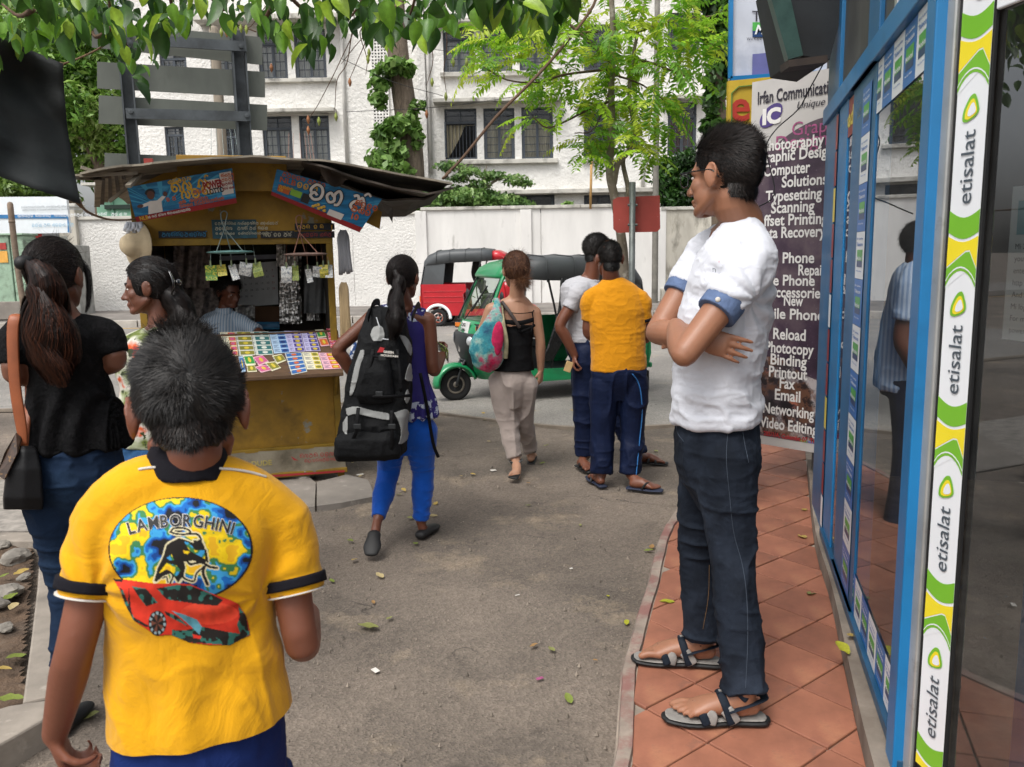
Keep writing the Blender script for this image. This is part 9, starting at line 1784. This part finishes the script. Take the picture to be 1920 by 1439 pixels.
for h_,t_,lt in ((fN_h,fN_t,1),(fF_h,fF_t,-1)):
 d=t_-h_;L=np.linalg.norm(d);d/=L;sdv=np.cross(d,(0,0,1));Q=lambda f,s_,z:h_+d*L*f+sdv*s_+v3((0,0,z))
 mb=MB();mb.tube([Q(-.09,0,-.016),Q(-.03,0,-.018),Q(.35,0,-.016),Q(.72,0,-.018),Q(1.0,lt*.006,-.015),Q(1.07,lt*.008,-.012)],[(.018,.010),(.034,.012),(.036,.011),(.049,.010),(.038,.009),(.020,.007)],20,side=tuple(sdv),pw=2.4);put('sandal_sole',remesh(mb,.004,2,None,lambda V,N:.0008*np.sin(V[:,0]*700)*(np.abs(N[:,2])<.5)),w8,M_blk)
 mb=MB();mb.tube([Q(-.06,0,-.006),Q(.0,0,-.005),Q(.35,0,-.004),Q(.72,0,-.006),Q(.98,lt*.006,-.005),Q(1.04,lt*.007,-.004)],[(.016,.004),(.031,.004),(.033,.004),(.046,.004),(.034,.003),(.018,.003)],16,side=tuple(sdv));mb.smooth=True ;mb.obj('footbed',M_sg,w8)
 def strap(nm,pts,w_,m,th=.004):mb=MB();mb.smooth=True ;mb.tube([Q(*p) for p in pts],[(w_,th)]*len(pts),10,side=tuple(d),sub=5);mb.obj(nm,m,w8)
 strap('toe_strap',[(.62,.050,-.006),(.66,.046,.018),(.70,.022,.034),(.70,-.012,.034),(.66,-.040,.022),(.62,-.050,-.006)],.013,M_ss)
 strap('instep_strap',[(.34,.044,-.006),(.42,.040,.035),(.44,.024,.066),(.44,-.010,.070),(.40,-.036,.045),(.34,-.044,-.006)],.013,M_ss)
 strap('heel_strap',[(.36,.040,.030),(.14,.036,.050),(-.02,.018,.058),(-.045,0,.058),(-.02,-.018,.058),(.14,-.036,.050),(.36,-.040,.030)],.003,M_ss,.013)
 for s_ in (.042,-.042):strap('side_panel',[(.30,s_,-.004),(.36,s_*.98,.022),(.40,s_*.92,.036)],.020,M_sg,.003);strap('side_panel',[(.58,s_*1.1,-.006),(.56,s_*1.02,.014),(.60,s_*.95,.024)],.018,M_sg,.003)
 strap('ankle_strap',[(.20,.036,.070),(.30,.020,.098),(.33,-.004,.104),(.30,-.020,.096),(.18,-.036,.068)],.011,M_ss)
 for f_,s_,z_ in ((.70,0,.037),(.44,0,.073)):
  mb=MB();mb.box(Q(f_,0,z_),(.024,.02,.006),bev=.002);mb.obj('velcro_tab',M_ss,w8);mb=MB();mb.box(Q(f_,0,z_+.004),(.012,.010,.003));mb.obj('strap_badge',M_sg,w8)
vc=kpx(428,560,.55);Yv=vc.y;A=lambda x,y,dy=0:px3(x,y,Yv+dy);w9=person('ticket vendor in a pale blue striped shirt looking down inside the kiosk',(vc.x,vc.y,.23));H9=rotm(-125,-14)
hc,nk=A(429,549),A(420,580);mb=MB();head_parts(mb,hc,H9,.93,nk,.048);mb.tube([(nk[0]-.02,Yv+.04,.55),(nk[0]-.01,Yv+.03,.8),A(412,640),A(416,612),A(420,590)],[(.15,.11),(.14,.10),(.15,.10),(.15,.09),(.05,.05)],16,side=(.8,.6,0))
sA,eA,wA=A(388,606,.0),v3((A(385,0)[0],Yv-.1,.95)),v3((A(430,0)[0],Yv-.28,1.0));sB,eB,wB=A(452,606,.02),v3((A(470,0)[0],Yv-.1,.98)),v3((A(455,0)[0],Yv-.26,1.02))
for s_,e_,w_ in ((sA,eA,wA),(sB,eB,wB)):mb.tube([nk+v3((0,0,-.03)),s_],[.045,.045],10);limb3(mb,s_,e_,w_,.045,.038,.026);hand(mb,w_,(.6,-.5,-.1),(0,0,-1),.9,30)
for q in (-.1,.1):limb3(mb,(nk[0]+q,Yv+.03,.58),(nk[0]+q,Yv-.2,.60),(nk[0]+q,Yv-.22,.30),.08,.055,.04)
put('body',remesh(mb,.007,5,.5),w9,M_sk7);eyes(w9,hc,H9,.93);crop(w9,hc,H9,4500,.022,seed=23,th=.010)
def stripes(name,c1,c2,sc,pink=None):
 m,n,b=newmat(name);vec=_coords(n,'Object');wv=n.nodes.new('ShaderNodeTexWave');wv.inputs['Scale'].default_value=sc;wv.inputs['Distortion'].default_value=.6;n.links.new(vec,wv.inputs['Vector']);c=_mix(n,_ramp(n,wv.outputs[0],[(.4,0.0),(.6,1.0)]),rgb(c1),rgb(c2));n.links.new(c,b.inputs['Base Color']);b.inputs['Roughness'].default_value=.8;return m
M_stripe=stripes('striped_shirt','#8fa6bd','#c3ccd4',18)
mb=MB();mb.tube([(nk[0]-.02,Yv+.04,.62),A(414,650),A(416,625),A(419,602),A(420,586)],[(.16,.12),(.165,.12),(.17,.115),(.15,.09),(.062,.058)],22,side=(.8,.6,0),cap='flat')
for s_,e_ in ((sA,eA),(sB,eB)):mb.tube([nk+v3((0,0,-.04)),s_,lerp(s_,e_,.6)],[.05,.062,.056],14,cap='flat')
put('shirt',remesh(mb,.007,5,.6,wrinkle([(.007,10,(1,1,1),81,3,None)])),w9,M_stripe)
mb=MB();mb.tube([nk+v3((0,0,-.03)),nk+v3((.0,-.004,.012))],[(.070,.066),(.058,.056)],18,cap='flat');put('collar',remesh(mb,.005,2,.6),w9,M_stripe)
mb=MB();mb.tube([(nk[0]-.02,Yv+.06,.56),(nk[0]-.02,Yv+.04,.66)],[(.16,.12),(.155,.115)],18,side=(.8,.6,0),cap='flat')
for q in (-.1,.1):mb.tube([(nk[0]+q,Yv+.03,.58),(nk[0]+q,Yv-.2,.60),(nk[0]+q,Yv-.22,.30)],[.09,.075,.06],12,cap='flat')
put('trousers',remesh(mb,.009,4,.5),w9,M_track)
MB().box((nk[0],Yv+.02,.36),(.34,.3,.26),bev=.01).obj('wooden_box_seat',M_wood,loc=(nk[0],Yv+.02,.36),label='wooden box the vendor sits on inside the kiosk',cat='seat')
Y10=4.55;X10=1.18;w10=person('man in a blue striped shirt reflected in the shop window behind the white T-shirt',(X10,Y10,0));Bq=lambda x,y,z:v3((X10+x,Y10+y,z));H10=rotm(80,-2);z0_=0.0
hc,nk=Bq(-.02,0,1.56),Bq(.0,0,1.43);mb=MB();head_parts(mb,hc,H10,1.0,nk,.056);mb.tube([Bq(0,0,.85),Bq(0,0,1.05),Bq(.0,0,1.3),Bq(0,0,1.45)],[(.15,.13),(.15,.14),(.17,.12),(.06,.06)],16,side=(0,1,0))
for q in (-1,1):s_,e_,w_=Bq(.0,q*.19,1.40),Bq(.04,q*.24,1.10),Bq(-.06,q*.22,.88);mb.tube([nk,s_],[.05,.055],10);limb3(mb,s_,e_,w_,.052,.042,.028);hand(mb,w_,(-.1,0,-1),(-.9,0,0),1,30);limb3(mb,Bq(0,q*.1,.88),Bq(-.02,q*.11,.48),Bq(.02,q*.12,.09),.09,.06,.04);foot(mb,Bq(.02,q*.12,.09),Bq(.06,q*.12,.012),Bq(-.2,q*.13,.012),1,q)
put('body',remesh(mb,.008,5,.5),w10,M_sk7);crop(w10,hc,H10,3000,.014,seed=24,th=.008)
mb=MB();mb.tube([Bq(0,0,.80),Bq(-.02,0,1.0),Bq(-.02,0,1.23),Bq(.0,0,1.40),Bq(0,0,1.47)],[(.20,.19),(.20,.20),(.20,.17),(.18,.12),(.07,.065)],22,side=(0,1,0),cap='flat')
for q in (-1,1):s_,e_=Bq(.0,q*.19,1.40),Bq(.04,q*.24,1.10);mb.tube([nk,s_,lerp(s_,e_,.7)],[.055,.07,.066],14,cap='flat')
put('shirt',remesh(mb,.008,5,.6,wrinkle([(.008,10,(1,1,1),91,3,None)])),w10,stripes('blue_stripe_shirt','#8fa9c8','#c2d0e0',14))
mb=MB();mb.tube([Bq(0,0,.78),Bq(0,0,.92)],[(.17,.15),(.165,.145)],18,side=(0,1,0),cap='flat')
for q in (-1,1):mb.tube([Bq(0,q*.1,.88),Bq(-.02,q*.11,.48),Bq(.02,q*.12,.07)],[.11,.085,.075],14,cap='flat')
put('trousers',remesh(mb,.008,4,.5),w10,M_track)
mb=MB()
for q in (-1,1):shoe(mb,Bq(.07,q*.12,0),Bq(-.21,q*.13,0),.045,.05)
put('shoes',remesh(mb,.006,3,.5),w10,M_blk)
# ================================================================ SMALL THINGS ON THE GROUND
M_soil=mat('soil','#5a4838',.95,var=.35,vs=5,bump=1.0,bs=30,bd=.02,spots=[('#8a7866',6,.55,.7,.6),('#34281f',4,.5,.66,.7)])
P=[gnd(x,y,.0) for x,y in ((-700,1005),(72,1010),(50,1290),(95,1330),(-700,1480))]
X0,X1,Y0,Y1=min(p.x for p in P),max(p.x for p in P),min(p.y for p in P),max(p.y for p in P)
Pv,Fq=grid(X0,X1,Y0,Y1,150,150,lambda Q:.035+(fbm(Q,7,41,4)-.5)*.07)
px_=np.array([p.x for p in P]);py_=np.array([p.y for p in P]);ins=inpoly(Pv[:,0],Pv[:,1],np.stack([px_,py_],1));Fk=Fq[ins[Fq].all(1)];o=link('soil_bed',np_mesh('soil_bed',Pv,Fk),None,M_soil,True);o['kind']='structure'
def kerbp(name,pts,h,lab=None):mb=MB();P_=[gnd(x,y,h) for x,y in pts];mb.slab(P_,(0,0,-h-.02));o=mb.obj(name,mat('bed_kerb','#8f867b',.92,var=.25,vs=4,bump=.7,bs=50,spots=[('#5f574e',3,.55,.7,.7),('#b3aa9e',12,.6,.7,.5)]),kind='structure',fixn=True);bv_=o.modifiers.new('b','BEVEL');bv_.width=.008;bv_.segments=2;return o
kerbp('bed_kerb',[(76,1012),(118,1012),(128,1060),(118,1150),(112,1245),(92,1306),(42,1318),(58,1200),(70,1100)],.09);kerbp('bed_kerb',[(-80,1395),(-80,1350),(20,1322),(90,1312),(86,1346),(30,1378),(-10,1400),(-80,1440)],.10);kerbp('bed_kerb',[(-700,996),(122,998),(120,1014),(-700,1016)],.08)
M_stn=mat('rubble','#857f76',.9,var=.3,vs=9,bump=.6,bs=50)
for k,(x,y,s_,lab) in enumerate(((30,1050,.085,'large grey broken stone in the soil bed, topmost'),(5,1025,.05,'rounded stone at the left edge of the soil bed'),(12,1115,.075,'grey slab of rubble in the middle of the soil bed'),(45,1085,.035,'small stone beside the kerb of the soil bed'),(10,1180,.04,'dark clod of earth in the soil bed'),(-20,1140,.07,'stone cut by the left edge of the picture'))):stone(x,y,s_,seed=k+11,m=M_stn,lab=lab,z=.05)
mb=MB();P_=[gnd(x,y,.012) for x,y in ((-700,900),(60,900),(60,996),(-700,996))];mb.slab(P_[::-1],(0,0,-.01));mb.obj('stone_paving',mat('paving','#918b83',.9,var=.3,vs=14,bump=.5,bs=30),kind='structure',fixn=True)
mb=MB();mb.slab([gnd(x,y,.016) for x,y in ((62,905),(245,905),(235,996),(60,996))][::-1],(0,0,-.01));mb.obj('paving_slab',M_conc,kind='structure',fixn=True)
def fleaf(seed):
 g=np.random.default_rng(seed);V=[];Fq=[];nL,nW=7,3;cv=g.uniform(.05,.3)
 for i in range(nL):
  t=i/(nL-1);w_=.27*math.sin(math.pi*min(1,t**.85*.98+.01))**.7+.004
  for j in range(nW):s=j-1;V.append((t-.5,s*w_,.02+cv*(t-.5)**2+abs(s)*w_*g.uniform(.1,.5)))
 Fq=[(i*nW+j,i*nW+j+1,(i+1)*nW+j+1,(i+1)*nW+j) for i in range(nL-1) for j in range(nW-1)];me=np_mesh('fallen_leaf',V,Fq);me.polygons.foreach_set('use_smooth',[True]*len(me.polygons));return me
FL=[fleaf(i) for i in range(6)];FC=[mat('dry_leaf_'+n_,c_,.7,var=.2,vs=20,bump=.2,bs=60,trans=.2) for n_,c_ in (('yellow','#b49a52'),('green','#7c8a3a'),('pale','#b8a678'),('tan','#a07c4c'),('bright','#a8a82c'),('olive','#8a8c50'))]
FLM=[[None]*6 for _ in range(6)]
leaves=[(712,1080,.055,2),(690,1176,.09,5),(657,1014,.045,1),(664,1050,.05,0),(622,1090,.04,1),(779,1020,.05,1),(1001,1211,.04,3),(1034,1218,.04,5),(1066,1310,.05,1),(1251,1129,.06,4),(1222,1026,.05,3),(1216,1033,.05,1),(1580,1217,.075,4),(1600,1194,.06,0),(1520,1114,.06,5),(1504,1007,.075,0),(1508,957,.05,0),(1518,838,.06,1),(1500,830,.06,1),(743,904,.05,0),(757,919,.05,0),(748,928,.05,5),(813,968,.05,2),(817,945,.05,0),(770,972,.05,5),(906,775,.05,0),(908,788,.04,5),(960,793,.05,2),(887,890,.05,0),(1024,836,.05,5),(1017,869,.045,1),(991,948,.04,1),(1073,770,.05,0),(1001,770,.04,0),(686,848,.06,0),(661,868,.04,2),(676,893,.04,2),(916,828,.04,2),(864,893,.04,0),(990,906,.04,3),(165,1345,.07,5),(20,1120,.07,1),(40,1074,.075,0),(8,1080,.05,1),(25,1138,.07,2),(30,1232,.07,1),(10,1255,.05,0),(22,1312,.08,1),(1175,1168,.04,4),(560,940,.05,4),(1116,1238+0,.02,3),(1230,846,.05,5),(700,1130,.03,3),(730,1160,.035,5),(1088,985,.03,5),(1140,1118,.025,4)]
used=set();cn_=['yellow','green','pale','tan','bright yellow-green','olive']
for i,(x,y,s_,c_) in enumerate(leaves):
 f_=i%6
 if FLM[f_][c_] is None:m_=FL[f_].copy();m_.materials.append(FC[c_]);FLM[f_][c_]=m_
 z_=(ZT+.004 if (x>1240 and y<1300) or x>1480 else .008) if x>200 or y>1320 else .06
 if (x,y) in ((1600,1194),(1580,1217)):z_=ZT+.09
 o=bpy.data.objects.new('fallen_leaf',FLM[f_][c_]);COL.objects.link(o);g_=gnd(x,y,z_);o.location=g_;o.rotation_euler=(RNG.normal()*.12,RNG.normal()*.12,RNG.uniform(0,6.28));o.scale=(s_*1.05,)*3
 where='on the orange tiles' if z_>.1 else 'in the soil bed' if z_>.05 else 'near the tuk-tuk' if y<800 else 'on the asphalt'
 refs=[(300,700,'the boy'),(600,900,'the kiosk leg'),(750,1000,'the feet in black flats'),(965,890,'the striding sandal'),(1150,910,'the flip-flops'),(1210,1100,'the red kerb'),(1320,1340,'the front sports sandal'),(1270,1230,'the rear sports sandal'),(1560,1100,'the shop step'),(1480,840,'the purple banner'),(40,1290,'the bed kerb'),(850,740,'the tuk-tuk front wheel')]
 rf_=min(refs,key=lambda r:math.hypot(r[0]-x,(r[1]-y)));lr='left of' if x<rf_[0]-25 else 'right of' if x>rf_[0]+25 else 'just below' if y>rf_[1] else 'just above'
 lab=f"{cn_[c_]} fallen leaf {where}, {lr} {rf_[2]}";n_=2
 while lab in used:lab=f"{['', '', 'second', 'third', 'fourth', 'fifth', 'sixth', 'seventh'][n_]} {cn_[c_]} fallen leaf {where}, {lr} {rf_[2]}";n_+=1
 used.add(lab);tag(o,lab,'leaf','fallen leaves on the ground')
def litter(x,y,sx,sy,m,lab,z=.008,rot=.5):
 p=gnd(x,y,z);mb=MB();mb.box(p,(sx,sy,.002),Matrix.Rotation(rot,3,'Z')@Matrix.Rotation(.08,3,'X'));mb.obj('litter',m,loc=p,label=lab,cat='litter')
litter(704,1257,.035,.02,M_whk,'small white slip of paper on the asphalt below centre',rot=-.9);litter(1012,1272,.028,.013,M_pk,'pink and red scrap of wrapper on the asphalt');litter(1071,1066,.015,.01,M_whk,'tiny white paper scrap on the asphalt near the striding feet');litter(970,1116,.022,.006,M_whk,'thin white scrap beside the centre of the asphalt');litter(675,890,.05,.02,M_whk,'white crumpled wrapper by the kiosk leg');litter(925,882,.04,.03,M_whk,'pale splash of white litter near the sandals')
g=np.random.default_rng(77);V=[];Fq=[]
for k in range(2600):
 x,y=g.uniform(-2.2,1.2),g.uniform(1.3,6.5)**1;
 if x>.35+.0*y and y<5 and x>float(np.interp(y,[2,3,4,5],[.22,.45,.8,1.1])):continue
 s_=abs(g.normal())*.0028+.0015;b=len(V);zz=.006;V+=[(x-s_,y,zz-s_),(x+s_*.3,y-s_,zz-s_*.6),(x+s_,y+s_*.4,zz-s_),(x,y+s_*.2,zz+s_)];Fq+=[(b,b+1,b+3),(b+1,b+2,b+3),(b+2,b,b+3)]
o=link('grit',np_mesh('grit',V,Fq),None,mat('grit','#8a7f72',.9,var=.5,vs=4));tag(o,'loose grit and small stones scattered over the asphalt','grit',kind='stuff')
